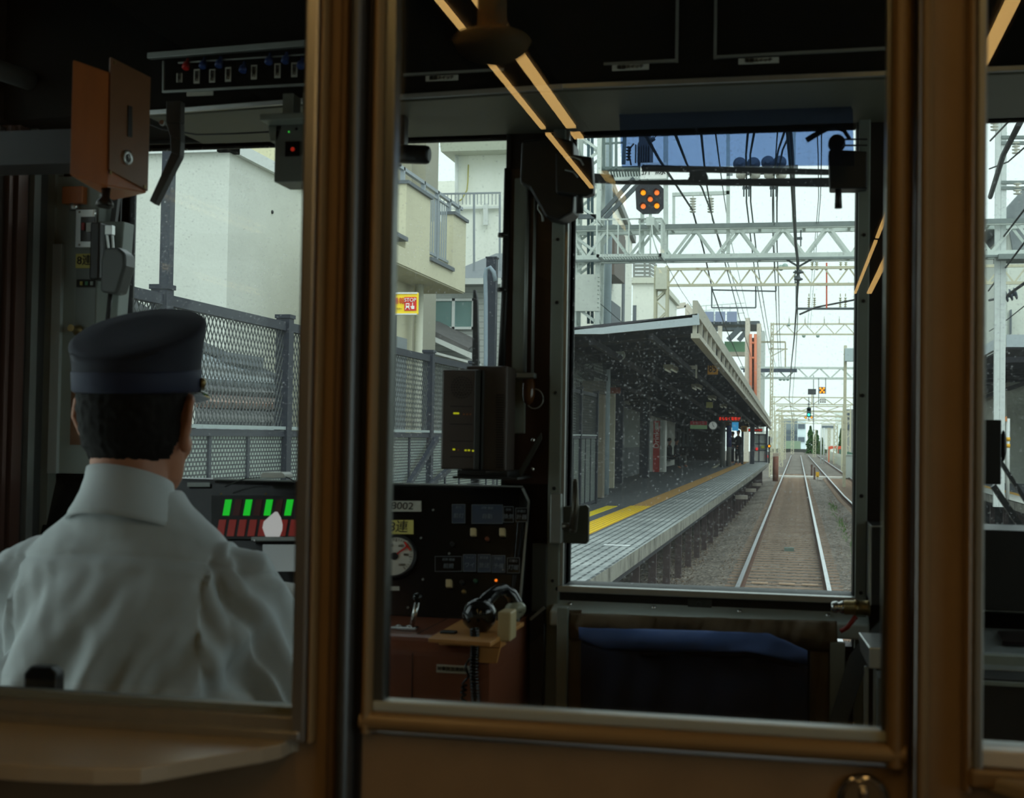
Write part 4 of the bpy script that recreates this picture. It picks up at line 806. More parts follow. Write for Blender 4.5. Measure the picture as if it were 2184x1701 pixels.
def arm(mb, s, hand, g=0., cuff=1.):
    sh_ = Vector((DX+s*.185, DY+.005, SHZ-.012)); el = Vector((DX+s*.262, DY+.085, 1.925)); wr = Vector(hand)
    pts = [Vector((DX+s*.13, DY, SHZ+.005)), sh_, sh_.lerp(el, .35), sh_.lerp(el, .7), el, el.lerp(wr, .35), el.lerp(wr, .7*cuff), el.lerp(wr, 1.0*cuff)]
    mb.tube(pts, [.052+g, .060+g, .056+g, .052+g, .048+g, .044+g, .036+g, .029+g], 20)
handR, handL = Vector((-.955, 2.345, 2.105)), Vector((-1.30, 2.34, 2.10))
def hand(mb, wr, s, g=0., curl=.9):
    f = Vector((0, 1, -.1)).normalized(); wr = Vector(wr)
    loft(mb, [(wr-f*.01, (.026+g, 0, 0), (0, 0, .019+g)), (wr+f*.03, (.036+g, 0, 0), (0, 0, .017+g)), (wr+f*.075, (.041+g, 0, 0), (0, 0, .014+g)), (wr+f*.09, (.038+g, 0, 0), (0, 0, .010+g))], 16)
    for k, L in enumerate((.068, .076, .070, .055)):
        x = (-.030+k*.020)*-s; p = wr+f*.083+Vector((x, 0, 0)); a = 0.1; pts = [p]
        for q in (.42, .32, .26):
            a += curl*.62; p = p+Vector((0, math.cos(a), -math.sin(a)))*L*q; pts.append(p)
        mb.tube(pts, [.0095+g, .009+g, .0085+g, .007+g], 10)
    p = wr+f*.025+Vector((-s*.030, 0, -.004)); mb.tube([p, p+Vector((-s*.020, .024, -.014)), p+Vector((-s*.018, .050, -.026)), p+Vector((-s*.008, .064, -.034))], [.012+g, .011+g, .0095+g, .0075+g], 10)
b = MB()
# head: jaw, face and skull as stacked outlines (half width, back, front)
H_ = [(2.292, .020, .050, .088), (2.300, .038, .015, .098), (2.318, .056, -.030, .101), (2.345, .066, -.070, .100), (2.372, .073, -.092, .096), (2.40, .078, -.100, .095), (2.43, .081, -.104, .092), (2.46, .082, -.105, .096), (2.49, .079, -.100, .092), (2.515, .066, -.082, .074), (2.53, .040, -.050, .045)]
loft(b, [hring(DX, DY+.01+(f0+f1)/2, z, rx, (f1-f0)/2) for z, rx, f0, f1 in H_], 36)
b.tube([(DX, DY-.015, 2.22), (DX, DY-.02, 2.30), (DX, DY-.012, 2.36)], [.066, .061, .062], 24)
yf = DY+.01
b.hull8([(DX-.016, yf+.085, 2.383), (DX+.016, yf+.085, 2.383), (DX+.014, yf+.112, 2.383), (DX-.014, yf+.112, 2.383), (DX-.008, yf+.085, 2.430), (DX+.008, yf+.085, 2.430), (DX+.005, yf+.099, 2.430), (DX-.005, yf+.099, 2.430)])   # nose
b.ball((DX, yf+.108, 2.388), (.014, .012, .011), 12); b.ball((DX, yf+.094, 2.352), (.024, .012, .006), 12); b.ball((DX, yf+.093, 2.343), (.020, .011, .006), 12)
b.ball((DX, yf+.088, 2.312), (.022, .014, .014), 12)
for s in (-1, 1):
    b.ball((DX+s*.052, yf+.050, 2.375), (.018, .028, .026), 12); b.ball((DX+s*.034, yf+.084, 2.440), (.026, .012, .008), 12)
    # ear: outer rim, lobe and bowl
    e_ = [(DX+s*.080, yf+.004, 2.372), (DX+s*.090, yf-.014, 2.392), (DX+s*.101, yf-.022, 2.420), (DX+s*.101, yf-.016, 2.446), (DX+s*.090, yf+.006, 2.454), (DX+s*.080, yf+.014, 2.444)]
    b.tube(e_, [.0085, .008, .0068, .0068, .0065, .006], 10); b.ball((DX+s*.085, yf+.000, 2.374), (.0085, .011, .014), 12); b.ball((DX+s*.090, yf-.006, 2.415), (.006, .016, .034), 12)
    b.ball((DX+s*.080, yf-.006, 2.418), (.005, .016, .030), 12); b.ball((DX+s*.079, yf+.010, 2.412), (.006, .005, .008), 8)
torso(b, -.018)
for s, hd in ((1, handR), (-1, handL)): arm(b, s, hd, -.020); hand(b, hd, s, -.003)
for s in (-1, 1):
    b.tube([(DX+s*.09, DY, 1.56), (DX+s*.12, DY+.25, 1.59), (DX+s*.12, DY+.42, 1.58), (DX+s*.11, DY+.44, 1.35), (DX+s*.11, DY+.42, 1.18)], [.09, .078, .06, .05, .042], 16)
    b.box((DX+s*.11-.045, DY+.34, 1.105), (DX+s*.11+.045, DY+.60, 1.17))
person = b.build('person', M_SKIN)
fuse(person, .0042, 5)
tag(person, 'person in navy peaked cap and pale shirt sitting at the control desk', 'person')
# shirt with folds
b = MB(); torso(b, .006); loft(b, [hring(DX, DY-.006, 2.20, .13, .09), hring(DX, DY-.008, 2.262, .086, .080), hring(DX, DY-.010, 2.295, .070, .070)], 30)
for s, hd in ((1, handR), (-1, handL)): arm(b, s, hd, .008, .93)
shirt = b.build('shirt', M_SHIRT, person); fuse(shirt, .005, 6)
off = WL['person']
def ridge(t, w): return math.exp(-(t/w)**2)
for v in shirt.data.vertices:
    p = v.co+off; x, y, z = p.x-DX, p.y-DY, p.z
    n_ = Vector((x*.6, y+.001, 0)).normalized() if True else 0
    back = max(0, min(1, -y*14+.3)); d = 0
    # shoulder yoke seam
    zs_ = 2.205-.55*x*x
    if y < .02: d -= .0045*ridge(z-zs_, .0045); d += .003*ridge(z-zs_+.014, .010)
    # gathered pleats hanging from the yoke and long slanting folds
    fall = max(0, min(1, (zs_-z)*8))
    d += back*fall*(.0035*math.sin(x*150+MN.noise(Vector((x*9, z*6, 1)))*5)*max(0, 1-(zs_-z)*7))
    q = x*1.0+(2.10-z)*.75
    d += back*fall*.018*(MN.noise(Vector((q*16, (x-z)*2.2, 3)))*1.3+abs(math.sin(q*24+2.5*MN.noise(Vector((x*5, z*4, 7)))))**3*.7-.25)
    d += back*.006*MN.noise(Vector((x*11, z*7, 9)))
    if abs(x) > .16:   # sleeve drags
        d += .014*(abs(math.sin((z*.9+abs(x)*1.8+y*.6)*32+3*MN.noise(Vector((x*7, y*7, z*7)))))**2-.4)
        d -= .004*ridge((abs(x)-.192-(2.1-z)*.10), .005)*(1 if z > 2.0 else 0)
    d += .0016*MN.noise(p*38)
    v.co += n_*d if abs(x) < .2 else Vector((x, y*.8, .2*(z-2.0))).normalized()*d
shirt.data.update(); shirt['label'] = 'pale long sleeved shirt'
# collar standing round the neck, higher behind
b = MB(); rings = []
for (dz, r, t_) in ((-.044, .090, 0), (-.046, .0985, 0), (-.034, .0945, 0), (-.018, .086, 0), (.0, .078, 0), (.022, .0715, 0), (.040, .0685, 0), (.041, .0655, 0), (.02, .066, 0)):
    rings.append(((DX, DY-.010, 2.283+dz), (r, 0, -.004), (0, r*1.02, -.32*r)))
loft(b, rings, 40)
b.f = [f for f in b.f if len(f) == 4]; b.sm = [True]*len(b.f)
c_ = b.build('collar', M_SHIRT, person)
# hair: a close shell over the back of the skull, greying before the ear
def shell(name, keep, m_, th):
    b = MB(); n = 150; g_ = []; rr = []
    Z_ = [2.335+i*.003 for i in range(53)]
    def at(z):
        for i in range(len(H_)-1):
            if H_[i][0] <= z <= H_[i+1][0]:
                u = (z-H_[i][0])/(H_[i+1][0]-H_[i][0]); return [H_[i][k]*(1-u)+H_[i+1][k]*u for k in (1, 2, 3)]
        return H_[-2][1:]
    for z in Z_:
        rx, f0, f1 = at(z)
        for j in range(n):
            a = 2*math.pi*j/n; t_ = th*(1+.35*MN.noise(Vector((a*9, z*90, 2)))); g_.append((DX+(rx+t_)*math.cos(a), yf+(f0+f1)/2+((f1-f0)/2+t_)*math.sin(a), z))
    for i in range(len(Z_)-1):
        for j in range(n):
            a = 2*math.pi*(j+.5)/n; y = math.sin(a); z = Z_[i]
            if keep(math.cos(a), y, z): rr.append((i*n+j, i*n+(j+1) % n, (i+1)*n+(j+1) % n, (i+1)*n+j))
    used = sorted({k for f in rr for k in f}); mp = {k: i for i, k in enumerate(used)}
    b.add([g_[k] for k in used], [tuple(mp[k] for k in f) for f in rr], True)
    o = b.build(name, m_, person); s_ = o.modifiers.new('t', 'SOLIDIFY'); s_.thickness = th*.9; s_.offset = -1
    return o
shell('hair', lambda cx_, y, z: z > 2.345+.012*(1+y)+(0 if y < -.45 else 2.2*(y+.45)**2*.16)+(.10*max(0, y+.12)**.5 if y > -.12 else 0)+.004*MN.noise(Vector((cx_*30, y*30, 1))), M_HAIR, .008)
hg = shell('side_hair', lambda cx_, y, z: -.16 <= y < .42 and z > 2.436-(0 if y < .1 else -.012*(y-.1)), M_HAIRG, .006); hg['label'] = 'grey hair before the ear'
# cap: band, tall crown rising to the front, peak, side button
cap = MB(); th0, th1 = math.radians(3), math.radians(23)
def cring(z, rx, ry, th, cy=0.): return ((DX, yf-.004+cy, z), (rx, 0, 0), (0, ry*math.cos(th), ry*math.sin(th)))
loft(cap, [cring(2.462, .0925, .112, th0), cring(2.480, .096, .115, th0), cring(2.500, .098, .1165, math.radians(6)), cring(2.522, .1005, .118, math.radians(12)), cring(2.543, .105, .121, math.radians(17)), cring(2.552, .107, .1235, th1), cring(2.557, .1065, .123, th1), cring(2.562, .100, .116, th1), cring(2.563, .06, .07, th1), cring(2.560, .01, .012, th1)], 64)
cp_ = cap.build('cap', M_CAP, person); cp_['label'] = 'navy peaked cap'
b = MB(); loft(b, [cring(2.4605, .0940, .1135, th0), cring(2.463, .0975, .1165, th0), cring(2.494, .0995, .1185, math.radians(5)), cring(2.497, .0975, .1165, math.radians(5))], 64); b.build('cap_band', M_CAPB, cp_)
b = MB(); n = 16
pk = []
for i in range(n+1):
    a = math.radians(20+140*i/n); pk.append((DX+math.cos(a)*.097, yf-.004+math.sin(a)*.114, 2.466)); 
outr = [(DX+math.cos(math.radians(20+140*i/n))*(.10+.012*math.sin(math.pi*i/n)), yf-.004+math.sin(math.radians(20+140*i/n))*.114+.058*math.sin(math.pi*i/n)**.8, 2.466-.016*math.sin(math.pi*i/n)) for i in range(n+1)]
b.add(pk+outr+[(x, y, z-.003) for x, y, z in pk+outr], [(i, i+1, n+2+i, n+1+i) for i in range(n)]+[(2*n+2+i+1, 2*n+2+i, 2*n+2+n+1+i, 2*n+2+n+2+i) for i in range(n)]+[(n+1+i, n+2+i, 3*n+4+i, 3*n+3+i) for i in range(n)], True)
b.build('cap_peak', mat('patent_peak', (16, 16, 18), .12, coat=.6), cp_)
b = MB(); q = Vector((DX+.094, yf+.034, 2.478)); b.lathe(q, (1, .35, 0), [(0, .0085), (.004, .0085), (.007, .006), (.008, .002)], 14); b.build('cap_button', M_BRASS, cp_)
b = MB(); b.tube([(DX+math.cos(math.radians(a))*.1025, yf-.004+math.sin(math.radians(a))*.1215, 2.470) for a in range(18, 163, 8)], .0035, 8); b.build('chin_strap', mat('strap_silver', (150, 150, 140), .3, metal=.5), cp_)
# gloves and trousers
for s, hd in ((1, handR), (-1, handL)):
    b = MB(); hand(b, hd, s, .001); g_ = b.build('glove', M_GLOVE, person); fuse(g_, .003, 3)
b = MB()
loft(b, [hring(DX, DY+.01, 1.50, .15, .12), hring(DX, DY+.01, 1.56, .198, .16), hring(DX, DY+.01, 1.70, .195, .152)], 30)
for s in (-1, 1): b.tube([(DX+s*.09, DY, 1.57), (DX+s*.12, DY+.25, 1.60), (DX+s*.12, DY+.42, 1.58), (DX+s*.11, DY+.44, 1.35), (DX+s*.11, DY+.42, 1.16)], [.10, .09, .075, .065, .06], 16)
tr = b.build('trousers', M_TROU, person); fuse(tr, .01, 4)
b = MB(); b.lathe((DX, DY+.02, 1.10), (0, 0, 1), [(0, .16), (.02, .16), (.03, .03), (.30, .03), (.31, .12), (.33, .12)], 24); 
dc = thing('driver_chair', (DX, DY+.02, 1.10), 'dark driver chair under the seated person in the pale shirt', 'chair')
b.build('pedestal', M_BLK, dc); MB().box((DX-.21, DY-.18, 1.43), (DX+.21, DY+.26, 1.495)).build('seat', M_NAVY, dc, .02)
# ================================================================ OUTSIDE: GROUND AND TRACK
def nodes_mat(name, build, rough=.85):
    m = bpy.data.materials.new(name); m.use_nodes = True; n = m.node_tree; b = n.nodes['Principled BSDF']; b.inputs['Roughness'].default_value = rough
    build(n, b); MATS[name] = m; return m
def _ballast(n, b):
    t = n.nodes.new('ShaderNodeTexCoord'); v = n.nodes.new('ShaderNodeTexVoronoi'); v.inputs['Scale'].default_value = 16
    n.links.new(t.outputs['Object'], v.inputs['Vector'])
    r = n.nodes.new('ShaderNodeValToRGB'); n.links.new(v.outputs['Color'], r.inputs[0])
    for p, c in ((0, (38, 34, 32)), (.35, (72, 64, 58)), (.6, (90, 78, 69)), (.85, (108, 91, 77)), (1, (170, 160, 148))):
        e = r.color_ramp.elements.new(p) if p not in (0, 1) else r.color_ramp.elements[0 if p == 0 else 1]; e.position = p; e.color = (*lin(c), 1)
    a = n.nodes.new('ShaderNodeTexNoise'); a.inputs['Scale'].default_value = .5; n.links.new(t.outputs['Object'], a.inputs[0])
    mx = n.nodes.new('ShaderNodeMix'); mx.data_type = 'RGBA'; mx.blend_type = 'MULTIPLY'; mx.inputs[0].default_value = .6
    r2 = n.nodes.new('ShaderNodeValToRGB'); n.links.new(a.outputs[0], r2.inputs[0]); r2.color_ramp.elements[0].color = (*lin((150, 138, 128)), 1); r2.color_ramp.elements[1].color = (1, .97, .93, 1)
    r2.color_ramp.elements[0].position = .35; r2.color_ramp.elements[1].position = .65
    n.links.new(r.outputs[0], mx.inputs[6]); n.links.new(r2.outputs[0], mx.inputs[7]); n.links.new(mx.outputs[2], b.inputs['Base Color'])
    bp = n.nodes.new('ShaderNodeBump'); bp.inputs['Strength'].default_value = .9; bp.inputs['Distance'].default_value = .04; n.links.new(v.outputs['Distance'], bp.inputs['Height']); n.links.new(bp.outputs[0], b.inputs['Normal'])
M_BAL = nodes_mat('ballast_bed', _ballast)
b = MB(); n = 40
rows = []
for j, y in enumerate([4, 10, 15, 20, 25, 30, 40, 50, 65, 80, 100, 130, 170, 220, 300]):
    for x, z in ((-30, -.28), (-4, -.28), (-1.95, -.24), (-1.45, -.16), (1.10, -.16), (1.55, -.30), (1.85, -.16), (4.4, -.16), (4.9, -.26), (7, -.28), (60, -.28)): rows.append((x, y, z))
W_ = 11; b.add(rows, [(j*W_+i, j*W_+i+1, (j+1)*W_+i+1, (j+1)*W_+i) for j in range(14) for i in range(W_-1)])
gr = b.build('ground', M_BAL); struct(gr)
M_CONC = mat('weathered_concrete', (150, 144, 134), .85, var=.16, scale=3, bump=.06, bscale=60)
M_SLEEP = mat('sleeper_concrete', (134, 112, 94), .85, var=.22, scale=5, bump=.08, bscale=90)
M_RAIL = mat('rail_head_steel', (196, 200, 206), .28, metal=.9); M_RAILS = mat('rail_rust', (92, 62, 46), .8, var=.2, scale=10)
def rail(pts, lab):
    t = thing('rail', (pts[0][0], pts[0][1], -.15), lab, 'rail', 'running rails of the two tracks')
    for nm, hw0, z0, z1, m_ in (('rail_head', .034, -.035, 0, M_RAIL), ('rail_web', .012, -.135, -.035, M_RAILS), ('rail_foot', .065, -.15, -.13, M_RAILS)):
        b = MB()
        for (x0, y0), (x1, y1) in zip(pts, pts[1:]): b.hull8([(x0-hw0, y0, z0), (x0+hw0, y0, z0), (x1+hw0, y1, z0), (x1-hw0, y1, z0), (x0-hw0, y0, z1), (x0+hw0, y0, z1), (x1+hw0, y1, z1), (x1-hw0, y1, z1)])
        b.build(nm, m_, t)
def cxc(y): return 3.10-.0105*max(0, y-29)*(1 if y < 60 else 31/max(y-29, 1))-(.0018*max(0, y-60))
rail([(-.93, 6), (-.92, 60), (-.88, 130), (-.86, 215)], 'polished rail of the near track on the platform side')
rail([(.53, 6), (.54, 60), (.56, 130), (.59, 215)], 'polished rail of the near track on the side of the second track')
ys = [6, 20, 29, 40, 50, 60, 80, 110, 150, 215]
rail([(cxc(y)-.735, y) for y in ys], 'rail of the second track beside the near track'); rail([(cxc(y)+.735, y) for y in ys], 'rail of the second track beside the opposite platform')
b = MB().hull8([(-1.22, 16, -.19), (.82, 16, -.19), (.82, 16.24, -.19), (-1.22, 16.24, -.19), (-1.20, 16.02, -.148), (.80, 16.02, -.148), (.80, 16.22, -.148), (-1.20, 16.22, -.148)])
sl = b.build('sleeper', M_SLEEP); tag(sl, 'weathered concrete sleeper bedded in ballast under the near track', 'sleeper', 'sleepers of the near track')
for k in range(1, 150): c = copy_tree(sl, (sl.location.x+random.uniform(-.02, .02), sl.location.y+.58*k, sl.location.z))
sl2 = copy_tree(sl, (cxc(22), 22.1, sl.location.z), 'weathered concrete sleeper bedded in ballast under the second track', 'sleepers of the second track')
for k in range(1, 130): copy_tree(sl2, (cxc(22+.6*k), 22.1+.6*k, sl.location.z))
# pale boxes fixed between the rails
b = MB().box((-.30, 33.0, -.16), (-.12, 33.3, -.08)); 
for k, x in enumerate((-.62, -.15, .25)):
    o = MB().box((x-.14, 24.1, -.15), (x+.14, 24.22, -.125)).build('timber_chip', mat('pale_timber', (178, 152, 128), .8, var=.1)); tag(o, 'pale flat marker strip lying across the sleepers between the rails', 'marker strip', 'pale strips between the rails')
q = PZ(1684, 1170, -.1); o = MB().box((q.x-.12, q.y-.1, -.16), (q.x+.10, q.y+.1, -.07)).build('track_box', mat('green_grey_box', (96, 112, 104), .6)); tag(o, 'small green grey box fixed between the rails of the near track', 'box')
# loose ballast stones, uncountable
b = MB(); rnd = random.Random(5)
for k in range(9000):
    y = 15+(rnd.random()**1.6)*50; x = rnd.choice((rnd.uniform(-2.6, -1.25), rnd.uniform(-2.9, -1.25), rnd.uniform(.85, 2.2), rnd.uniform(-1.2, .8), rnd.uniform(3.5, 6.5)))
    s = rnd.uniform(.018, .042); z = -.165 if -1.45 < x < 1.1 or 1.85 < x < 4.4 else -.24
    if 1.1 < x < 1.85: z = -.25
    p = [(x+rnd.uniform(.4, 1)*s*math.cos(a+rnd.uniform(0, .6)), y+rnd.uniform(.4, 1)*s*math.sin(a), z+rnd.uniform(-.4, .2)*s) for a in (0, 1.57, 3.14, 4.71)]
    b.add(p+[(x, y, z+s*rnd.uniform(.5, 1))], [(0, 1, 4), (1, 2, 4), (2, 3, 4), (3, 0, 4)])
tag(b.build('gravel', mat('ballast_stone', (84, 75, 68), .85, c2=(134, 116, 98), scale=4)), 'loose brown and grey ballast stones spread round the tracks', 'ballast', kind='stuff')
# crossing slab, posts and weeds
b = MB().box((-1.75, 92.2, -.25), (6.5, 94.6, -.05)); tag(b.build('crossing_slab', mat('crossing_concrete', (196, 192, 182), .8, var=.05), None), 'pale staff crossing slab laid across both tracks', 'crossing')
rnd = random.Random(9); b = MB()
for k in range(900):
    u = rnd.random(); y = 24+u*34; x = 1.30+.1*math.sin(y*.6)+rnd.gauss(0, .09); h_ = rnd.uniform(.04, .16); a = rnd.uniform(0, 6.28); dx, dy = math.cos(a)*.012, math.sin(a)*.012
    b.add([(x-dx, y-dy, -.28), (x+dx, y+dy, -.28), (x+rnd.uniform(-.05, .05), y+rnd.uniform(-.05, .05), -.28+h_)], [(0, 1, 2)])
tag(b.build('weeds', mat('weed_green', (82, 128, 46), .8, var=.3, scale=5)), 'green weeds growing in the gutter between the tracks', 'weeds', kind='stuff')
def post(name, px, py0, py1, Yd, wpx, m_, lab, cat='post', group=None, base=None):
    a, c_ = PY(px, py0, Yd), PY(px, py1, Yd); r = wpx/2/F*Yd; z0 = min(a.z, c_.z) if base is None else base
    o = MB().box((a.x-r, Yd-r, z0), (a.x+r, Yd+r, max(a.z, c_.z))).build(name, m_); return tag(o, lab, cat, group)
M_RUST = mat('dark_rust', (84, 58, 50), .8)
post('marker_post', 1731, 1012, 990, 95, 4, M_RUST, 'short rusty post between the tracks beyond the crossing', base=-.28)
post('marker_post', 1737, 1021, 996, 90, 4, M_RUST, 'short rusty post between the tracks before the crossing', base=-.28)
t = thing('yellow_marker', PY(1743.5, 1026, 86), 'small yellow marker plate on a stub between the tracks', 'marker')
MB().box(PY(1740, 1017, 86), (PY(1747, 1006, 86).x, 86.05, PY(1747, 1006, 86).z)).build('marker_plate', mat('marker_yellow', (230, 176, 30), .5), t); a = PY(1743.5, 1026, 86); MB().box((a.x-.03, 86, -.3), (a.x+.03, 86.05, a.z+.35)).build('stub', M_CONC, t)
# ================================================================ PLATFORM
ZP = 1.05
def edge_x(y): return (-1.90+(y-12)*.0062) if y < 50 else (-1.664+(y-50)*.0012)
def _deck(n, b):
    t = n.nodes.new('ShaderNodeTexCoord'); s = n.nodes.new('ShaderNodeSeparateXYZ'); n.links.new(t.outputs['Object'], s.inputs[0])
    def M(op, a, c=None, c3=None):
        k = n.nodes.new('ShaderNodeMath'); k.operation = op
        for i, v in enumerate((a, c, c3)):
            if v is None: continue
            if isinstance(v, (int, float)): k.inputs[i].default_value = v
            else: n.links.new(v, k.inputs[i])
        return k.outputs[0]
    rowf = M('DIVIDE', s.outputs['X'], .105); fx = M('FRACT', rowf); row = M('FLOOR', rowf)
    fy = M('FRACT', M('ADD', M('DIVIDE', s.outputs['Y'], .30), M('MULTIPLY', row, .5)))
    slot = M('MULTIPLY', M('LESS_THAN', fx, .30), M('LESS_THAN', fy, .84))
    jt = M('LESS_THAN', M('FRACT', M('DIVIDE', s.outputs['Y'], 1.5)), .01)
    mask = M('MAXIMUM', M('MULTIPLY', slot, .9), M('MULTIPLY', jt, .5))
    a = n.nodes.new('ShaderNodeTexNoise'); a.inputs['Scale'].default_value = 1.4; a.inputs['Detail'].default_value = 8; n.links.new(t.outputs['Object'], a.inputs[0])
    r = n.nodes.new('ShaderNodeValToRGB'); n.links.new(a.outputs[0], r.inputs[0]); r.color_ramp.elements[0].color = (*lin((120, 126, 126)), 1); r.color_ramp.elements[1].color = (*lin((172, 178, 176)), 1); r.color_ramp.elements[0].position = .3; r.color_ramp.elements[1].position = .7
    mx = n.nodes.new('ShaderNodeMix'); mx.data_type = 'RGBA'; n.links.new(mask, mx.inputs[0]); n.links.new(r.outputs[0], mx.inputs[6]); mx.inputs[7].default_value = (*lin((48, 54, 58)), 1)
    n.links.new(mx.outputs[2], b.inputs['Base Color'])
M_DECK = nodes_mat('grooved_platform_edge', _deck, .7)
M_ASPH = mat('platform_asphalt', (84, 88, 92), .8, var=.12, scale=1.5, bump=.05, bscale=120)
M_STAIN = mat('stained_concrete_face', (140, 138, 128), .9, c2=(60, 58, 52), scale=3.5, thr=(.45, .75), stretch=(1, 1, .5), bump=.1, bscale=60)
def strip(name, xin, xout, z0, z1, ys_, m_, par):    # long slab with both borders as functions of y
    b = MB()
    for y0, y1 in zip(ys_, ys_[1:]):
        b.hull8([(xin(y0), y0, z0), (xout(y0), y0, z0), (xout(y1), y1, z0), (xin(y1), y1, z0), (xin(y0), y0, z1), (xout(y0), y0, z1), (xout(y1), y1, z1), (xin(y1), y1, z1)])
    return b.build(name, m_, par)
YS = [3.2, 12, 20, 28, 36, 44, 50, 60, 70, 82]
pf = thing('platform', (-3.5, 3.2, -.3), 'grey station platform with a grooved pale edge and yellow tactile line', 'platform')
struct(pf)
strip('edge_paving', lambda y: -2.74, lambda y: edge_x(y)-.005, ZP-.03, ZP, YS, M_DECK, pf)
strip('edge_face', lambda y: edge_x(y)-.22, edge_x, ZP-.17, ZP-.004, YS, M_STAIN, pf)
strip('asphalt_paving', lambda y: -4.0 if y < 28 else -7.6, lambda y: -2.745, ZP-.12, ZP-.002, [3.2, 12, 20, 27.99, 28.0, 36, 44, 50, 60, 70, 82], M_ASPH, pf)
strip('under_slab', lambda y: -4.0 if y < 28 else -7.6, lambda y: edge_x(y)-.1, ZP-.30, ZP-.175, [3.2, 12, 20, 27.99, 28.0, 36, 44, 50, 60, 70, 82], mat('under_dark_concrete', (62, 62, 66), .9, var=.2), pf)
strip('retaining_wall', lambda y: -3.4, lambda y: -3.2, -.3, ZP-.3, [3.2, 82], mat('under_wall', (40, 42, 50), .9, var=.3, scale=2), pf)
def _tact(n, b):
    t = n.nodes.new('ShaderNodeTexCoord'); s = n.nodes.new('ShaderNodeSeparateXYZ'); n.links.new(t.outputs['Object'], s.inputs[0])
    w_ = n.nodes.new('ShaderNodeMath'); w_.operation = 'PINGPONG'; w_.inputs[1].default_value = .035; n.links.new(s.outputs['X'], w_.inputs[0])
    r = n.nodes.new('ShaderNodeMapRange'); r.inputs['From Max'].default_value = .035; n.links.new(w_.outputs[0], r.inputs[0])
    c = n.nodes.new('ShaderNodeValToRGB'); n.links.new(r.outputs[0], c.inputs[0]); c.color_ramp.elements[0].color = (*lin((196, 150, 14)), 1); c.color_ramp.elements[1].color = (*lin((246, 208, 40)), 1); c.color_ramp.elements[0].position = .2; c.color_ramp.elements[1].position = .5
    n.links.new(c.outputs[0], b.inputs['Base Color'])
M_TACT = nodes_mat('yellow_tactile', _tact, .6); M_TACT2 = mat('worn_shaded_tactile', (176, 136, 72), .75, var=.15, scale=3)  # second colour: older worn tile with the canopy's shade painted in
strip('tactile_line', lambda y: -3.19, lambda y: -2.79, ZP-.002, ZP+.006, [3.2, 26.3], M_TACT, pf)
strip('worn_shaded_tactile_line', lambda y: -3.16, lambda y: -2.79, ZP-.002, ZP+.005, [26.3, 81.5], M_TACT2, pf)
strip('short_tactile_patch', lambda y: -3.62, lambda y: -3.42, ZP-.002, ZP+.006, [14, 26.0], mat('bright_yellow_tile', (240, 214, 30), .6), pf)
b = MB()
for y in [14.5+2.2*k for k in range(30)]: b.box((edge_x(y)-.42, y-.05, -.28), (edge_x(y)-.30, y+.05, ZP-.29))
cols = [(edge_x(y)-.36, y) for y in [14.5+2.2*k for k in range(30)]]
pc = MB().box((cols[0][0]-.06, 14.44, -.29), (cols[0][0]+.06, 14.56, ZP-.31)).build('platform_support', mat('support_steel', (78, 66, 66), .85, var=.25, scale=4))
tag(pc, 'dark steel stanchion carrying the overhanging platform edge', 'support', 'stanchions under the platform edge')
for x, y in cols[1:]: copy_tree(pc, (x, y, pc.location.z))
for k, (px, py) in enumerate(((1589, 1060), (1606, 1045), (1618, 1033))):
    q = PX(px, py, edge_x(45)+.02); y = q.y; o = MB().box((edge_x(y)-.3, y-.2, q.z-.06), (edge_x(y)+.10, y+.2, q.z+.06)).build('step_block', M_CONC)
    tag(o, ('lowest of three concrete step blocks below the platform lip', 'middle of three concrete step blocks below the platform lip', 'farther of the small concrete step blocks near the platform end')[k] if k < 2 else 'small concrete step block closest to the platform end', 'step block', 'step blocks below the platform lip')
MB().box((-2.2, 21.4, ZP-.001), (-2.02, 23.0, ZP+.004)) if False else None
q0, q1 = PZ(1287, 1162, ZP), PZ(1342, 1164, ZP); MB().hull8([(q0.x, q0.y, ZP-.001), (q1.x, q1.y, ZP-.001), (q1.x, q1.y+.12, ZP-.001), (q0.x, q0.y+.12, ZP-.001), (q0.x, q0.y, ZP+.003), (q1.x, q1.y, ZP+.003), (q1.x, q1.y+.12, ZP+.003), (q0.x, q0.y+.12, ZP+.003)]).build('stop_line', mat('white_line', (226, 230, 230), .6), pf)
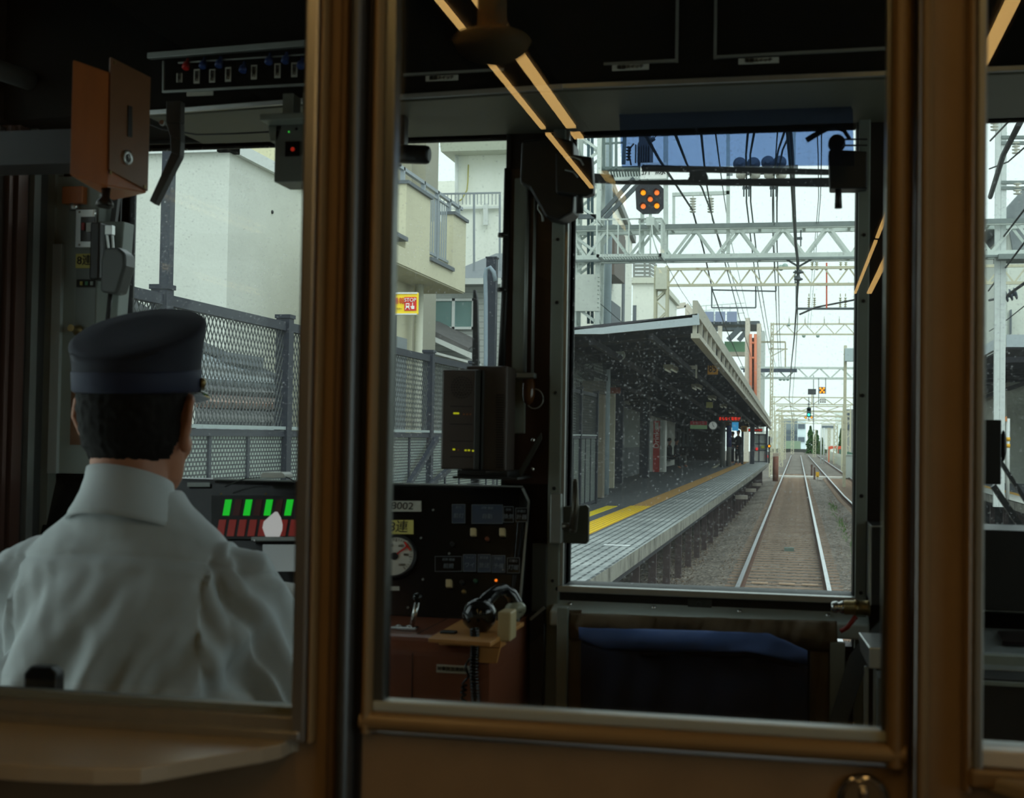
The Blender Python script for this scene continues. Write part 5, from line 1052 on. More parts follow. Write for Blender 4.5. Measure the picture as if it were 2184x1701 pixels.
# ================================================================ FENCE ALONG THE PLATFORM
XFN = -4.0
M_NAV = mat('slate_fence_paint', (38, 42, 52), .5, var=.1, scale=8, spec=.3); M_MESH = mat('mesh_steel', (62, 66, 66), .5, var=.1); M_RAILL = mat('galvanised_bar', (160, 172, 174), .4, metal=.4)
ztf, zmf, zbf = 3.25, 2.44, ZP
fy = [5.80, 7.92, 10.03, 12.15, 14.30, 16.4, 18.5, 20.6, 22.7, 24.8, 26.9]
def fpost(y, h_=3.30):
    b = MB().box((XFN-.06, y-.05, ZP-.1), (XFN+.05, y+.05, h_)); b.box((XFN-.07, y-.06, h_), (XFN+.06, y+.06, h_+.03)); return b
def fpanel(y0, y1):
    t = thing('mesh_fence_bay', (XFN, y0, ZP), 'slate grey fence bay of diamond mesh above a perforated sheet', 'fence panel', 'mesh bays of the platform fence')
    b = MB(); b.box((XFN-.03, y0, ztf-.05), (XFN+.03, y1, ztf+.02)); b.box((XFN-.03, y0, zmf-.08), (XFN+.03, y1, zmf-.03)); b.box((XFN-.025, y0, ZP+.02), (XFN+.025, y1, ZP+.07)); b.build('rail', M_NAV, t)
    b = MB(); b.box((XFN-.035, y0, zmf-.025), (XFN+.04, y1, zmf+.0)); b.build('pale_rail', M_RAILL, t)
    b = MB(); zl, zh = zmf, ztf-.05; H = zh-zl; st = .062
    k = -int(H/st)-1
    while y0+k*st < y1:
        for sg in (1, -1):
            a0, a1 = y0+k*st, y0+k*st+H*.62
            p0, p1 = max(a0, y0), min(a1, y1)
            if p1 > p0:
                f0, f1 = (p0-a0)/(a1-a0), (p1-a0)/(a1-a0)
                z0_, z1_ = (zl+H*f0, zl+H*f1) if sg > 0 else (zh-H*f0, zh-H*f1)
                b.bar((XFN+.004*sg, p0, z0_), (XFN+.004*sg, p1, z1_), .0085, .005, up=(1, 0, 0))
        k += 1
    b.build('diamond_mesh', M_MESH, t)
    MB().box((XFN-.004, y0, ZP+.07), (XFN+.004, y1, zmf-.08)).build('perforated_sheet', M_PERF, t)
    b = MB()
    for u in (.33, .66): y = y0+(y1-y0)*u; b.box((XFN, y-.02, ZP+.07), (XFN+.02, y+.02, zmf-.08))
    b.build('stiffener', M_NAV, t); return t
def _perf(n, b):
    t = n.nodes.new('ShaderNodeTexCoord'); s = n.nodes.new('ShaderNodeSeparateXYZ'); n.links.new(t.outputs['Object'], s.inputs[0])
    def M(op, a, c):
        k = n.nodes.new('ShaderNodeMath'); k.operation = op
        for i, v in enumerate((a, c)):
            if isinstance(v, (int, float)): k.inputs[i].default_value = v
            else: n.links.new(v, k.inputs[i])
        return k.outputs[0]
    row = M('DIVIDE', s.outputs['Z'], .030); fz = M('FRACT', row, 0); sh = M('MULTIPLY', M('FLOOR', row, 0), .5)
    fy = M('FRACT', M('ADD', M('DIVIDE', s.outputs['Y'], .052), sh), 0)
    mk = M('MULTIPLY', M('LESS_THAN', fz, .6), M('LESS_THAN', fy, .6))
    mx = n.nodes.new('ShaderNodeMix'); mx.data_type = 'RGBA'; n.links.new(mk, mx.inputs[0]); mx.inputs[6].default_value = (*lin((46, 50, 54)), 1); mx.inputs[7].default_value = (*lin((132, 144, 138)), 1); n.links.new(mx.outputs[2], b.inputs['Base Color'])
M_PERF = nodes_mat('perforated_grey_sheet', _perf, .6)
p0_ = fpost(fy[0]).build('fence_post', M_NAV); tag(p0_, 'slate square fence post between two mesh bays', 'fence post', 'posts of the platform fence')
for y in fy[1:]: copy_tree(p0_, (p0_.location.x, y, p0_.location.z))
pn0 = fpanel(fy[0]+.05, fy[1]-.05)
for y in fy[1:-1]: copy_tree(pn0, (XFN, y+.05, ZP))
# tall slate poles rising behind the fence
for px, top, lab in ((347, 60, 'tall slate pole rising past the stucco wall behind the driver fence'), (1044, 548, 'tall slate pole with a capped head beside the grey house')):
    Yp_ = 8.0 if px < 500 else 17.4; a = PY(px, top, Yp_); r = (12 if px < 500 else 11)/F*Yp_
    b = MB().box((a.x-r, Yp_+.1, -.3), (a.x+r, Yp_+.1+2*r, a.z)); b.box((a.x-r-.01, Yp_+.09, a.z), (a.x+r+.01, Yp_+.11+2*r, a.z+.02)); tag(b.build('slate_pole', M_NAV), lab, 'pole', 'tall poles behind the fence')
b = MB(); b.tube([(PY(1034, 760, 17.2).x, 17.2, -.28)]+[PY(x, y, 17.2) for x, y in ((1036, 760), (1036, 640), (1035, 590), (1037, 574), (1045, 570), (1053, 580), (1057, 600))], .028, 12); tag(b.build('down_pipe', mat('pipe_grey_blue', (120, 134, 144), .4)), 'grey blue pipe with a bent head beside the capped slate pole', 'pipe')
for k, (x0, y0, x1, y1) in enumerate(((932, 935, 876, 1026), (958, 1000, 932, 1022))):
    pa, pb_ = PX(x0, y0, XFN+.08), PX(x1, y1, XFN+.08); pb_ = pa+(pb_-pa)*((pa.z-ZP)/(pa.z-pb_.z)); b = MB().bar(pa, pb_, .055, .05, up=(1, 0, 0)); o = b.build('fence_brace', M_NAV); tag(o, ('long slanting brace propping the fence beside the radio set', 'short slanting brace low beside the radio set')[k], 'brace')
# yellow emergency stop sign
q0, q1 = PY(800, 671, 14.0), PY(893, 624, 14.0)
t = thing('emergency_stop_sign', ((q0.x+q1.x)/2, 14, q0.z), 'yellow emergency sign with a red STOP square above the fence', 'sign')
b = MB(); b.box((q0.x, 13.98, q0.z), (q1.x, 14.02, q1.z)); b.build('sign_plate', mat('sign_yellow', (250, 214, 10), .5), t, .012)
b = MB(); b.box((q0.x, 13.97, q1.z-.015), (q1.x-.01, 14.03, q1.z+.004)); b.box((q0.x, 13.97, q0.z-.004), (q1.x-.01, 14.03, q0.z+.012)); b.build('sign_edging', M_WHITE, t)
r0, r1 = PY(862, 662, 13.97), PY(888, 633, 13.97); rs = MB().box((r0.x, 13.972, r0.z), (r1.x, 13.981, r1.z)).build('red_square', mat('sign_red', (216, 36, 30), .5), t)
MW = mat('sign_white', (240, 240, 236), .5)
text('STOP', ((r0.x+r1.x)/2, 13.966, r1.z-.034), .056, MW, rs, ext=.004)
c = Vector(((r0.x+r1.x)/2-.03, 13.968, (r0.z+r1.z)/2-.022)); b = MB(); b.box((c.x-.02, c.y, c.z-.02), (c.x+.02, c.y+.004, c.z+.028)); b.bar((c.x-.012, c.y, c.z-.02), (c.x-.024, c.y, c.z-.04), .007, .004, up=(0, 1, 0)); b.bar((c.x+.012, c.y, c.z-.02), (c.x+.024, c.y, c.z-.04), .007, .004, up=(0, 1, 0)); b.build('train_symbol', MW, rs)
b = MB(); b.box((c.x-.013, c.y-.002, c.z+.002), (c.x+.013, c.y+.001, c.z+.018)); b.build('symbol_window', MATS['sign_red'], rs)
c = c+Vector((.06, 0, 0)); b = MB(); b.box((c.x-.016, c.y, c.z-.035), (c.x+.016, c.y+.004, c.z)); b.bar((c.x-.003, c.y, c.z-.01), (c.x-.003, c.y, c.z+.035), .008, .004, up=(0, 1, 0)); b.bar((c.x-.014, c.y, c.z-.02), (c.x-.026, c.y, c.z-.006), .007, .004, up=(0, 1, 0)); b.build('hand_symbol', MW, rs)
text('非常通報', (PY(836, 642, 13.97).x, 13.972, PY(850, 642, 13.97).z), .075, MATS['sign_red'], t, ext=.002); text('ボタンを押してください', (PY(836, 660, 13.97).x, 13.972, PY(850, 658, 13.97).z), .02, M_RUST, t, ext=.002)
MB().box((q0.x+.16, 14.03, ZP), (q0.x+.22, 14.09, q1.z+.02)).build('sign_pole', M_NAV, t)
# ================================================================ BUILDINGS BESIDE THE LINE
M_STUC = mat('grey_stucco', (206, 208, 200), .9, var=.05, scale=1.2, bump=.5, bscale=22)
M_CREAMW = mat('cream_render', (210, 204, 172), .9, var=.05, scale=1.5, bump=.12, bscale=40)
M_WHITEW = mat('white_cladding', (238, 240, 232), .8, c2=(216, 218, 206), scale=.8, thr=(.5, .8), stretch=(1, 1, .25))
M_COP = mat('white_coping', (214, 218, 216), .5); M_SLATE = mat('slate_coping', (98, 104, 110), .6)
def wallbox(px, py, pxb, X=-7.5): pass
wz = PX(490, 325, -7.5)
t = thing('stucco_building', (-9, wz.y+2, -.3), 'blank grey stucco building with a white coping behind the fence', 'building')
MB().box((-16, wz.y, -.3), (-7.5, 19.9, wz.z)).build('wall', M_STUC, t)
b = MB(); b.box((-16, wz.y-.08, wz.z), (-7.42, wz.y+.15, wz.z+.16)); b.box((-7.65, wz.y-.08, wz.z), (-7.42, 20.0, wz.z+.16)); b.build('coping', M_COP, t)
q = PX(581, 452, -7.49); MB().ball(q, (.02, .03, .03), 8).build('wall_fitting', M_BLK, t)
t = thing('cream_building', (-11, 27, -.3), 'plain cream building showing above the stucco coping', 'building')
a, c_ = PY(500, 300, 27), PY(650, 300, 27); MB().box((a.x, 27, -.3), (c_.x+.5, 30, a.z+2)).build('wall', M_CREAMW, t)
# tiled roofs low behind the fence
def _tile(col, mort):
    def f(n, b):
        t = n.nodes.new('ShaderNodeTexCoord'); s = n.nodes.new('ShaderNodeSeparateXYZ'); n.links.new(t.outputs['Object'], s.inputs[0])
        w1 = n.nodes.new('ShaderNodeMath'); w1.operation = 'PINGPONG'; w1.inputs[1].default_value = .12; n.links.new(s.outputs['Y'], w1.inputs[0])
        ad = n.nodes.new('ShaderNodeMath'); ad.operation = 'PINGPONG'; ad.inputs[1].default_value = .14; n.links.new(s.outputs['Z'], ad.inputs[0])
        mn = n.nodes.new('ShaderNodeMath'); mn.operation = 'MULTIPLY'; n.links.new(w1.outputs[0], mn.inputs[0]); n.links.new(ad.outputs[0], mn.inputs[1])
        r = n.nodes.new('ShaderNodeValToRGB'); ml = n.nodes.new('ShaderNodeMath'); ml.operation = 'MULTIPLY'; ml.inputs[1].default_value = 60; n.links.new(mn.outputs[0], ml.inputs[0]); n.links.new(ml.outputs[0], r.inputs[0])
        r.color_ramp.elements[0].color = (*lin(mort), 1); r.color_ramp.elements[1].color = (*lin(col), 1); r.color_ramp.elements[1].position = .4
        n.links.new(r.outputs[0], b.inputs['Base Color'])
    return f
M_TB = nodes_mat('blue_grey_tiles', _tile((128, 138, 146), (58, 64, 70)), .4); M_TBR = nodes_mat('brown_tiles', _tile((132, 100, 88), (60, 50, 50)), .5); M_TDK = nodes_mat('dark_tiles', _tile((84, 86, 90), (34, 34, 38)), .5)
def roofq(name, pts, X0, m_, lab, par=None, th=.06):      # pts: (px,py,X) corners of a sloping roof plane
    P = [PX(x, y, X_) for x, y, X_ in pts]; nn = (P[1]-P[0]).cross(P[2]-P[0]).normalized(); nn = nn if nn.z > 0 else -nn
    o = MB().prism(P, -nn*th).build(name, m_, par)
    if par is None: tag(o, lab, 'roof', 'tiled roofs behind the fence')
    return o
hs_ = thing('low_house', (-5.4, 11, -.3), 'low house with layered tiled roofs seen through the fence mesh', 'house')
roofq('upper_roof', [(430, 745, -6.6), (560, 790, -6.6), (592, 818, -5.8), (430, 806, -5.8)], 0, M_TB, '', hs_)
roofq('ridge_roof', [(430, 800, -6.0), (600, 815, -6.0), (606, 838, -5.7), (430, 832, -5.7)], 0, M_TDK, '', hs_)
roofq('brown_roof', [(420, 826, -5.9), (600, 838, -5.9), (604, 862, -5.5), (420, 855, -5.5)], 0, M_TBR, '', hs_)
roofq('dark_roof', [(420, 850, -5.8), (592, 862, -5.8), (584, 900, -5.2), (420, 898, -5.2)], 0, M_TDK, '', hs_)
roofq('lean_to_roof', [(420, 897, -5.6), (588, 902, -5.6), (605, 922, -5.0), (420, 918, -5.0)], 0, M_TB, '', hs_)
a, c_ = PX(420, 905, -6.2), PX(620, 905, -6.2); MB().box((-7.2, a.y-1, -.3), (-6.3, c_.y, a.z)).build('house_wall', mat('house_wall_grey', (120, 122, 116), .9), hs_)
MB().bar(PX(430, 738, -6.5), PX(600, 812, -6.5), .06, .10).build('roof_ridge', mat('ridge_tile', (92, 98, 104), .5), hs_)
MB().box(PX(480, 772, -6.4), PX(530, 762, -6.6)).build('roof_ornament', M_SLATE, hs_)
h2 = thing('tiled_shed', (-5.6, 7, -.3), 'pale blue roofed shed with a dark gable edge beyond the handset', 'shed')
roofq('shed_roof', [(225, 640, -5.6), (262, 640, -5.6), (340, 700, -5.2), (225, 700, -5.2)], 0, mat('pale_blue_sheet', (160, 182, 186), .5), '', h2)
MB().bar(PX(225, 622, -5.3), PX(345, 692, -5.3), .05, .12).build('gable_edge', M_TDK, h2)
MB().box((-6.4, 5.5, -.3), (-5.7, 9, PX(225, 660, -5.6).z)).build('shed_wall', MATS['house_wall_grey'], h2)
# cream house wall close behind the mesh
o = MB().box((-5.0, 13.6, -.3), (-4.8, 14.9, PX(870, 785, -4.8).z)); tag(o.build('cream_garden_wall', mat('cream_wall_bright', (216, 216, 190), .9)), 'pale cream wall close behind the diamond mesh', 'garden wall')
# balcony building
XB = -5.5
def BX(px, py, dx=0.): return PX(px, py, XB+dx)
t = thing('balcony_building', (-7.5, 19, -.3), 'cream building with a cantilevered balcony over the fence', 'building')
M_CRB = mat('cream_balcony', (208, 203, 176), .9, var=.05, scale=1.4, bump=.15, bscale=40)
zb_ = 4.79; z1_ = BX(892, 408).z; y0_, y1_, y2_, y3_, y4_ = 17.4, BX(917, 500).y, BX(966, 520).y, BX(992, 600).y, BX(866, 450).y
zg = BX(940, 567).z
b = MB(); b.box((XB-.18, y0_, zb_), (XB, y3_, zg)); b.box((XB-.18, y4_, zg), (XB, y1_, z1_)); b.box((XB-.18, y2_, zg), (XB, y3_, z1_)); b.box((-6.35, y3_-.18, zb_), (XB-.18, y3_, z1_)); b.box((-6.35, y0_, zb_-.02), (XB-.02, y3_-.02, zb_+.12)); b.build('balcony_parapet', M_CRB, t)
b = MB(); b.box((XB-.22, y4_-.03, z1_), (XB+.04, y1_+.03, z1_+.05)); b.box((XB-.22, y2_-.03, z1_), (XB+.04, y3_+.04, z1_+.05)); b.box((XB-.22, y1_, zg), (XB+.04, y2_, zg+.06)); b.box((XB-.22, y0_, zg+.1), (XB+.04, y4_, zg+.16)); b.build('slate_capping', M_SLATE, t)
M_RLG = mat('balcony_railing_grey', (150, 158, 164), .4, metal=.3)
b = MB(); zr_ = z1_+.26; b.box((XB-.12, y0_, zr_-.05), (XB-.06, y3_+.02, zr_)); b.box((XB-.11, y1_, zg+.14), (XB-.07, y2_, zg+.18)); b.box((XB-.11, y1_, zr_-.14), (XB-.07, y2_, zr_-.11))
for y in (y0_+.5, y4_+.1, y1_-.1, (y1_+y2_)/2, y2_+.05, y3_-.2): b.box((XB-.12, y-.03, zg if abs(y-(y1_+y2_)/2) < .05 else z1_), (XB-.06, y+.03, zr_))
k = y1_+.06
while k < y2_: b.box((XB-.10, k-.012, zg+.16), (XB-.08, k+.012, zr_-.12)); k += .135
b.build('railing', M_RLG, t)
MB().box((-9.5, 20.3, -.3), (-7.0, y3_+.1, 9.5)).build('house_wall', M_CREAMW, t)
MB().box((-6.4, 17.8, -.3), (-6.1, BX(880, 700, -.6).y, zb_)).build('ground_floor_wall', M_CRB, t)
p = PX(893, 700, -5.9); MB().tube([(-5.9, p.y, -.3), (-5.9, p.y, zb_)], .07, 12).build('down_pipe', mat('cream_pipe', (196, 196, 178), .5), t)
a = PX(870, 660, -6.05); MB().box((-6.1, a.y-.5, 2.3), (-6.06, a.y+.02, 3.9)).build('window_frame', M_RLG, t)
b = MB(); q0, q1 = PY(878, 345, 24), PY(905, 345, 24); b.box((q0.x-1.5, 24, -.3), (q0.x, 25, PY(878, 320, 24).z+1)); b.box((q0.x, 24.1, -.3), (q1.x, 25, PY(878, 320, 24).z+1)); tag(b.build('grey_tower_block', mat('grey_beige_block', (160, 158, 142), .9)), 'narrow grey beige block rising behind the balcony railing', 'building')
# white tall building
YW = 34.
def W(px, py, Y=YW): return PY(px, py, Y)
t = thing('white_tall_building', W(1020, 700), 'tall white clad building with a roof eave and wall pipes', 'building')
x0, x1 = W(974, 500).x, W(1210, 500).x; zt_ = W(1010, 330).z
MB().box((x0, YW, -.3), (x1, YW+2, zt_)).build('wall', M_WHITEW, t)
MB().hull8([(W(953, 320).x, YW-.6, zt_-.02), (x1, YW-.6, zt_-.02), (x1, YW+2, zt_-.02), (W(953, 320).x, YW+2, zt_-.02), (W(953, 306).x, YW-.7, zt_+.22), (x1, YW-.7, zt_+.22), (x1, YW+2, zt_+.22), (W(953, 306).x, YW+2, zt_+.22)]).build('eave', mat('pale_eave', (200, 204, 188), .7), t)
MB().box((W(985, 305).x, YW-.3, zt_+.22), (x1, YW+2, zt_+.5)).build('roof_capping', M_COP, t)
MB().tube([W(974, 330, YW-.1), W(974, 470, YW-.1)], .05, 8).build('down_pipe', M_COP, t)
MB().tube([W(x, y, YW-.1) for x, y in ((999, 351), (998, 385), (996, 405), (985, 425), (962, 438))], .018, 6).build('yellow_cable', mat('yellow_cable', (176, 170, 90), .5), t)
MB().bar(W(960, 444, YW-.08), W(1068, 442, YW-.08), .07, .06).build('horizontal_conduit', M_COP, t)
MB().bar(W(1036, 434, YW-.12), W(1036, 480, YW-.12), .12, .08).build('conduit_box', M_COP, t)
b = MB(); yy = 27.; b.bar(PY(865, 415, yy), PY(1068, 411, yy), .035)
for k in range(26): px = 868+k*7.9; b.bar(PY(px, 414, yy), PY(px, 436, yy), .015)
for px in (868, 1011, 1066): b.bar(PY(px, 414, yy), PY(px, 640, yy), .04)
tag(b.build('thin_railing', M_RLG), 'thin rooftop railing crossing before the white tall building', 'railing')
# grey sided house with sliding window
YH = 26.
def Hh(px, py, Y=YH): return PY(px, py, Y)
def _sid(n, b):
    t = n.nodes.new('ShaderNodeTexCoord'); s = n.nodes.new('ShaderNodeSeparateXYZ'); n.links.new(t.outputs['Object'], s.inputs[0])
    w1 = n.nodes.new('ShaderNodeMath'); w1.operation = 'PINGPONG'; w1.inputs[1].default_value = .06; n.links.new(s.outputs['Z'], w1.inputs[0])
    g = n.nodes.new('ShaderNodeMath'); g.operation = 'GREATER_THAN'; g.inputs[1].default_value = .006; n.links.new(w1.outputs[0], g.inputs[0])
    mx = n.nodes.new('ShaderNodeMix'); mx.data_type = 'RGBA'; n.links.new(g.outputs[0], mx.inputs[0]); mx.inputs[6].default_value = (*lin((130, 134, 130)), 1); mx.inputs[7].default_value = (*lin((176, 180, 176)), 1); n.links.new(mx.outputs[2], b.inputs['Base Color'])
M_SID = nodes_mat('grey_siding', _sid, .8)
t = thing('grey_house', Hh(960, 750), 'grey sided house with a sliding window and a tiled porch roof', 'house')
x0, x1 = Hh(903, 700).x, Hh(1065, 700).x; zt_ = Hh(1000, 600).z
MB().box((x0, YH, -.3), (x1, YH+6, zt_)).build('wall', M_SID, t)
b = MB().hull8([(Hh(940, 602).x, YH-.35, zt_-.02), (x1+.1, YH-.35, zt_-.02), (x1+.1, YH+5, zt_+1.2), (Hh(940, 602).x, YH+5, zt_+1.2), (Hh(940, 602).x, YH-.35, zt_+.03), (x1+.1, YH-.35, zt_+.03), (x1+.1, YH+5, zt_+1.26), (Hh(940, 602).x, YH+5, zt_+1.26)]); b.build('roof', mat('house_roof_grey', (116, 122, 128), .5), t)
MB().box((Hh(990, 602).x, YH-.40, zt_-.10), (x1+.1, YH-.33, zt_+.02)).build('gutter', M_COP, t)
wf = MB(); q0, q1 = Hh(922, 702, YH-.05), Hh(1012, 636, YH-.05)
for a, c_ in (((q0.x, q0.z), (q1.x, q0.z+.05)), ((q0.x, q1.z-.05), (q1.x, q1.z)), ((q0.x, q0.z), (q0.x+.05, q1.z)), ((q1.x-.05, q0.z), (q1.x, q1.z)), (((q0.x+q1.x)/2-.03, q0.z), ((q0.x+q1.x)/2+.03, q1.z))): wf.box((a[0], YH-.06, a[1]), (c_[0], YH, c_[1]))
wfo = wf.build('window_frame', M_COP, t); MB().box((q0.x+.04, YH-.035, q0.z+.04), (q1.x-.04, YH-.01, q1.z-.04)).build('window_pane', mat('frosted_pane', (112, 142, 140), .15, var=.1, scale=2), wfo)
MB().box((Hh(905, 640).x, YH-.04, -.3), (Hh(912, 640).x, YH, zt_)).build('corner_trim', M_COP, t)
b = MB().prism([Hh(x, y, YH-.9) for x, y in ((899, 697), (912, 699), (1000, 742), (998, 748), (899, 706))], (0, .88, .2)); b.build('porch_roof', mat('porch_tiles', (92, 90, 90), .6, var=.2, scale=6), t)
b = MB().prism([Hh(x, y, YH-.95) for x, y in ((899, 706), (1004, 752), (1004, 764), (899, 716))], (0, .1, 0)); b.prism([Hh(x, y, YH-.95) for x, y in ((899, 742), (1004, 770), (1004, 775), (899, 747))], (0, .9, 0)); b.build('porch_fascia', M_COP, t)
# ================================================================ CANOPY OVER THE PLATFORM
M_ROOFL = mat('canopy_fascia_blue_grey', (176, 186, 192), .5, var=.04); M_CSTEEL = mat('canopy_steel_pale', (178, 174, 160), .7, var=.12, scale=3)
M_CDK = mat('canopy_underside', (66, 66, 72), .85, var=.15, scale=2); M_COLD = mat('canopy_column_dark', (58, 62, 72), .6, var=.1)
def cz(y): return 4.40-.0156*(y-22)
def cxe(y): return -1.62
YC0, YC1 = 22.0, 86.0
t = thing('platform_canopy', (-4, YC0, ZP), 'long dark station canopy over the platform with a pale edge beam', 'canopy'); struct(t)
secs = [22, 28, 36, 46, 58, 72, 86]
def xi(y): return -4.55 if y <= 28 else -8.0
b = MB()
for y0, y1 in zip(secs, secs[1:]):
    xa_ = -4.55 if y0 < 28 else -8.0
    zi = lambda y: cz(y)-.30
    b.hull8([(xa_, y0, zi(y0)-.02), (-1.7, y0, cz(y0)-.02), (-1.7, y1, cz(y1)-.02), (xa_, y1, zi(y1)-.02), (xa_, y0, zi(y0)+.03), (-1.7, y0, cz(y0)+.03), (-1.7, y1, cz(y1)+.03), (xa_, y1, zi(y1)+.03)])
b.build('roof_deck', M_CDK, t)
b = MB(); b.prism([PY(x, y, YC0) for x, y in ((1085, 706), (1285, 698), (1490, 668), (1492, 692), (1285, 712), (1085, 712))], (0, .06, 0)); b.build('front_fascia', M_ROOFL, t)
b = MB()
for y0, y1 in zip(secs, secs[1:]):
    for z0, z1, x0, x1 in ((.02, .26, -1.70, -1.62), (-.36, -.28, -1.72, -1.58)):
        b.hull8([(x0, y0, cz(y0)+z0), (x1, y0, cz(y0)+z0), (x1, y1, cz(y1)+z0), (x0, y1, cz(y1)+z0), (x0, y0, cz(y0)+z1), (x1, y0, cz(y0)+z1), (x1, y1, cz(y1)+z1), (x0, y1, cz(y1)+z1)])
b.build('edge_beam', M_CSTEEL, t)
b = MB(); y = 22.1
while y < 86: b.box((-1.70, y-.04, cz(y)-.30), (-1.63, y+.04, cz(y)+.05)); y += 1.75 if y > 27 else 1.3
b.build('edge_bracket', M_CSTEEL, t)
b = MB(); y = 23
while y < 86: xa_ = -4.5 if y < 28 else -7.9; b.bar((xa_, y, cz(y)-.40), (-1.72, y, cz(y)-.12), .08, .14); y += 1.9
for x in (-2.4, -3.4, -4.4): b.bar((x, 22.2, cz(22.2)-.25+(x+1.7)*.09), (x, 86, cz(86)-.25+(x+1.7)*.09), .08, .10)
for x in (-5.6, -6.8): b.bar((x, 28.2, cz(28.2)-.25+(x+1.7)*.09), (x, 86, cz(86)-.25+(x+1.7)*.09), .08, .10)
b.build('roof_beam', mat('purlin_dark', (34, 34, 40), .8, var=.2), t)
# chain link screen between the fence and the canopy
b = MB(); z0_, z1_, st = 3.28, 4.0, .13; k = -8
while 22.3+k*st < 28:
    for sg in (1, -1):
        a0, a1 = 22.3+k*st, 22.3+k*st+(z1_-z0_); p0, p1 = max(a0, 22.3), min(a1, 28)
        if p1 > p0:
            f0, f1 = (p0-a0)/(a1-a0), (p1-a0)/(a1-a0); H = z1_-z0_
            b.bar((XFN+.05, p0, (z0_+H*f0) if sg > 0 else (z1_-H*f0)), (XFN+.05, p1, (z0_+H*f1) if sg > 0 else (z1_-H*f1)), .008, .006, up=(1, 0, 0))
    k += 1
o = b.build('chain_link_mesh', M_MESH); tag(o, 'diamond wire netting filling the gap between platform fence and canopy', 'netting')
MB().bar((XFN+.05, 28.0, ZP), (XFN+.05, 28.0, 4.05), .06).build('netting_post', M_MESH, o) if False else None
# wall at the back of the platform, pale above and dark below
MWU, MWL = mat('station_wall_pale', (150, 158, 152), .7, var=.08, scale=1), mat('station_wall_dado', (92, 98, 104), .7)
t = thing('station_wall', (-5.9, 30, ZP), 'station wall with pale upper panels and a grey dado behind the columns', 'wall'); struct(t)
MB().box((-5.9, 28.2, ZP+1.0), (-5.7, 52, ZP+2.45)).build('upper_panel', MWU, t); MB().box((-5.9, 28.2, ZP), (-5.68, 52, ZP+1.0)).build('dado', MWL, t)
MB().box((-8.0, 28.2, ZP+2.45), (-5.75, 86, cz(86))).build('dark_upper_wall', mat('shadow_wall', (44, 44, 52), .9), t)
MB().box((-8.1, 52, ZP), (-7.9, 86, cz(86)-.1)).box((-8.1, 85.6, -.3), (-4.6, 86, cz(86)-.1)).box((-8.1, 81.9, -.3), (-3.4, 86, ZP-.01)).build('rear_wall', mat('rear_wall_brown', (70, 62, 60), .9, var=.2), t)
b = MB()
for k in range(6): q0, q1 = PY(1428+k*9, 952, 85.5), PY(1434+k*9, 898, 85.5); b.box((q0.x, 85.5, q0.z), (q1.x, 85.58, q1.z))
b.build('window_panels', mat('dim_window_grey', (120, 124, 128), .4), t)
# columns
colp = []
def column(px, pb, ptp, wd, m_, lab, round_=False, z1=None):
    a = PZ(px, pb, ZP); r = wd/2/F*a.y; zz = cz(a.y)-.35 if z1 is None else z1
    b = MB()
    if round_: b.lathe((a.x, a.y, ZP), (0, 0, 1), [(0, r*1.05), (zz-ZP, r)], 18)
    else: b.box((a.x-r, a.y-r, ZP), (a.x+r, a.y+r, zz))
    return tag(b.build('canopy_column', m_), lab, 'column', 'columns carrying the platform canopy'), a, r
column(1303, 1040, 0, 13, mat('cream_post', (196, 190, 168), .7), 'cream square column closest to the dark fence panels', z1=ZP+2.9)
column(1318, 1030, 0, 20, M_COLD, 'dark steel column directly beside the cream one')
column(1374, 1018, 0, 20, M_COLD, 'dark steel column standing before the drinks machine')
column(1541, 996, 0, 11, mat('grey_round_column', (128, 132, 132), .6), 'round pale grey column under the clock and lit board', True)
o, a, r = column(1554, 994, 0, 10, mat('grey_round_column', (128, 132, 132), .6), 'round column wrapped in a blue advertising band', True)
MB().lathe((a.x, a.y, ZP+.95), (0, 0, 1), [(0, r*1.08), (1.7, r*1.08)], 18).build('blue_band', mat('blue_band', (56, 62, 128), .5), o)
column(1604, 989, 0, 9, M_COLD, 'dark column before the glazed shelter', z1=None); column(1635, 986, 0, 4, M_COLD, 'thin dark column at the end of the canopy')
column(1583, 990, 0, 5, M_COLD, 'thin dark column behind the standing person')
# wall cabinet and panels
q0, q1 = PY(1238, 1060, 29), PY(1300, 812, 29); b = MB().box((q0.x, 29, q0.z), (q1.x-.12, 29.3, q1.z)); tag(b.build('beige_cabinet', mat('dull_beige_panel', (120, 112, 98), .8)), 'tall dull beige panel rising behind the dark fence bays', 'panel')
# drinks machine
a = PZ(1399, 1006, ZP); yv = a.y; 
def V(px, py, dy=0.): return PY(px, py, yv+dy)
t = thing('drinks_machine', (V(1398, 1005).x, yv, ZP), 'pale drinks vending machine with a red side reading Drinks', 'vending machine')
x0, x1, x2, x3, zt_ = V(1378, 950).x, V(1393, 950).x, V(1407, 950).x, V(1418, 950).x, V(1400, 896).z
MB().box((x0, yv+.01, ZP), (x3-.06, yv+.8, zt_)).build('machine_body', mat('machine_pale', (186, 190, 184), .5), t)
rp = MB().box((x1, yv-.01, ZP), (x2, yv+.03, zt_-.02)).build('red_panel', mat('drinks_red', (176, 46, 34), .5), t)
text('Drinks', ((x1+x2)/2, yv-.015, V(1400, 934).z), .30, mat('pale_letter', (236, 226, 220), .5), rp, rot=(math.pi/2, math.radians(-90), 0), ext=.003)
MB().box((x1+.06, yv-.014, V(1400, 914).z), (x2-.06, yv-.009, V(1400, 901).z)).build('white_badge', M_LABEL, rp)
MB().box((x3-.06, yv-.0, ZP), (x3, yv+.78, zt_)).build('front_door', M_WHITE, t)
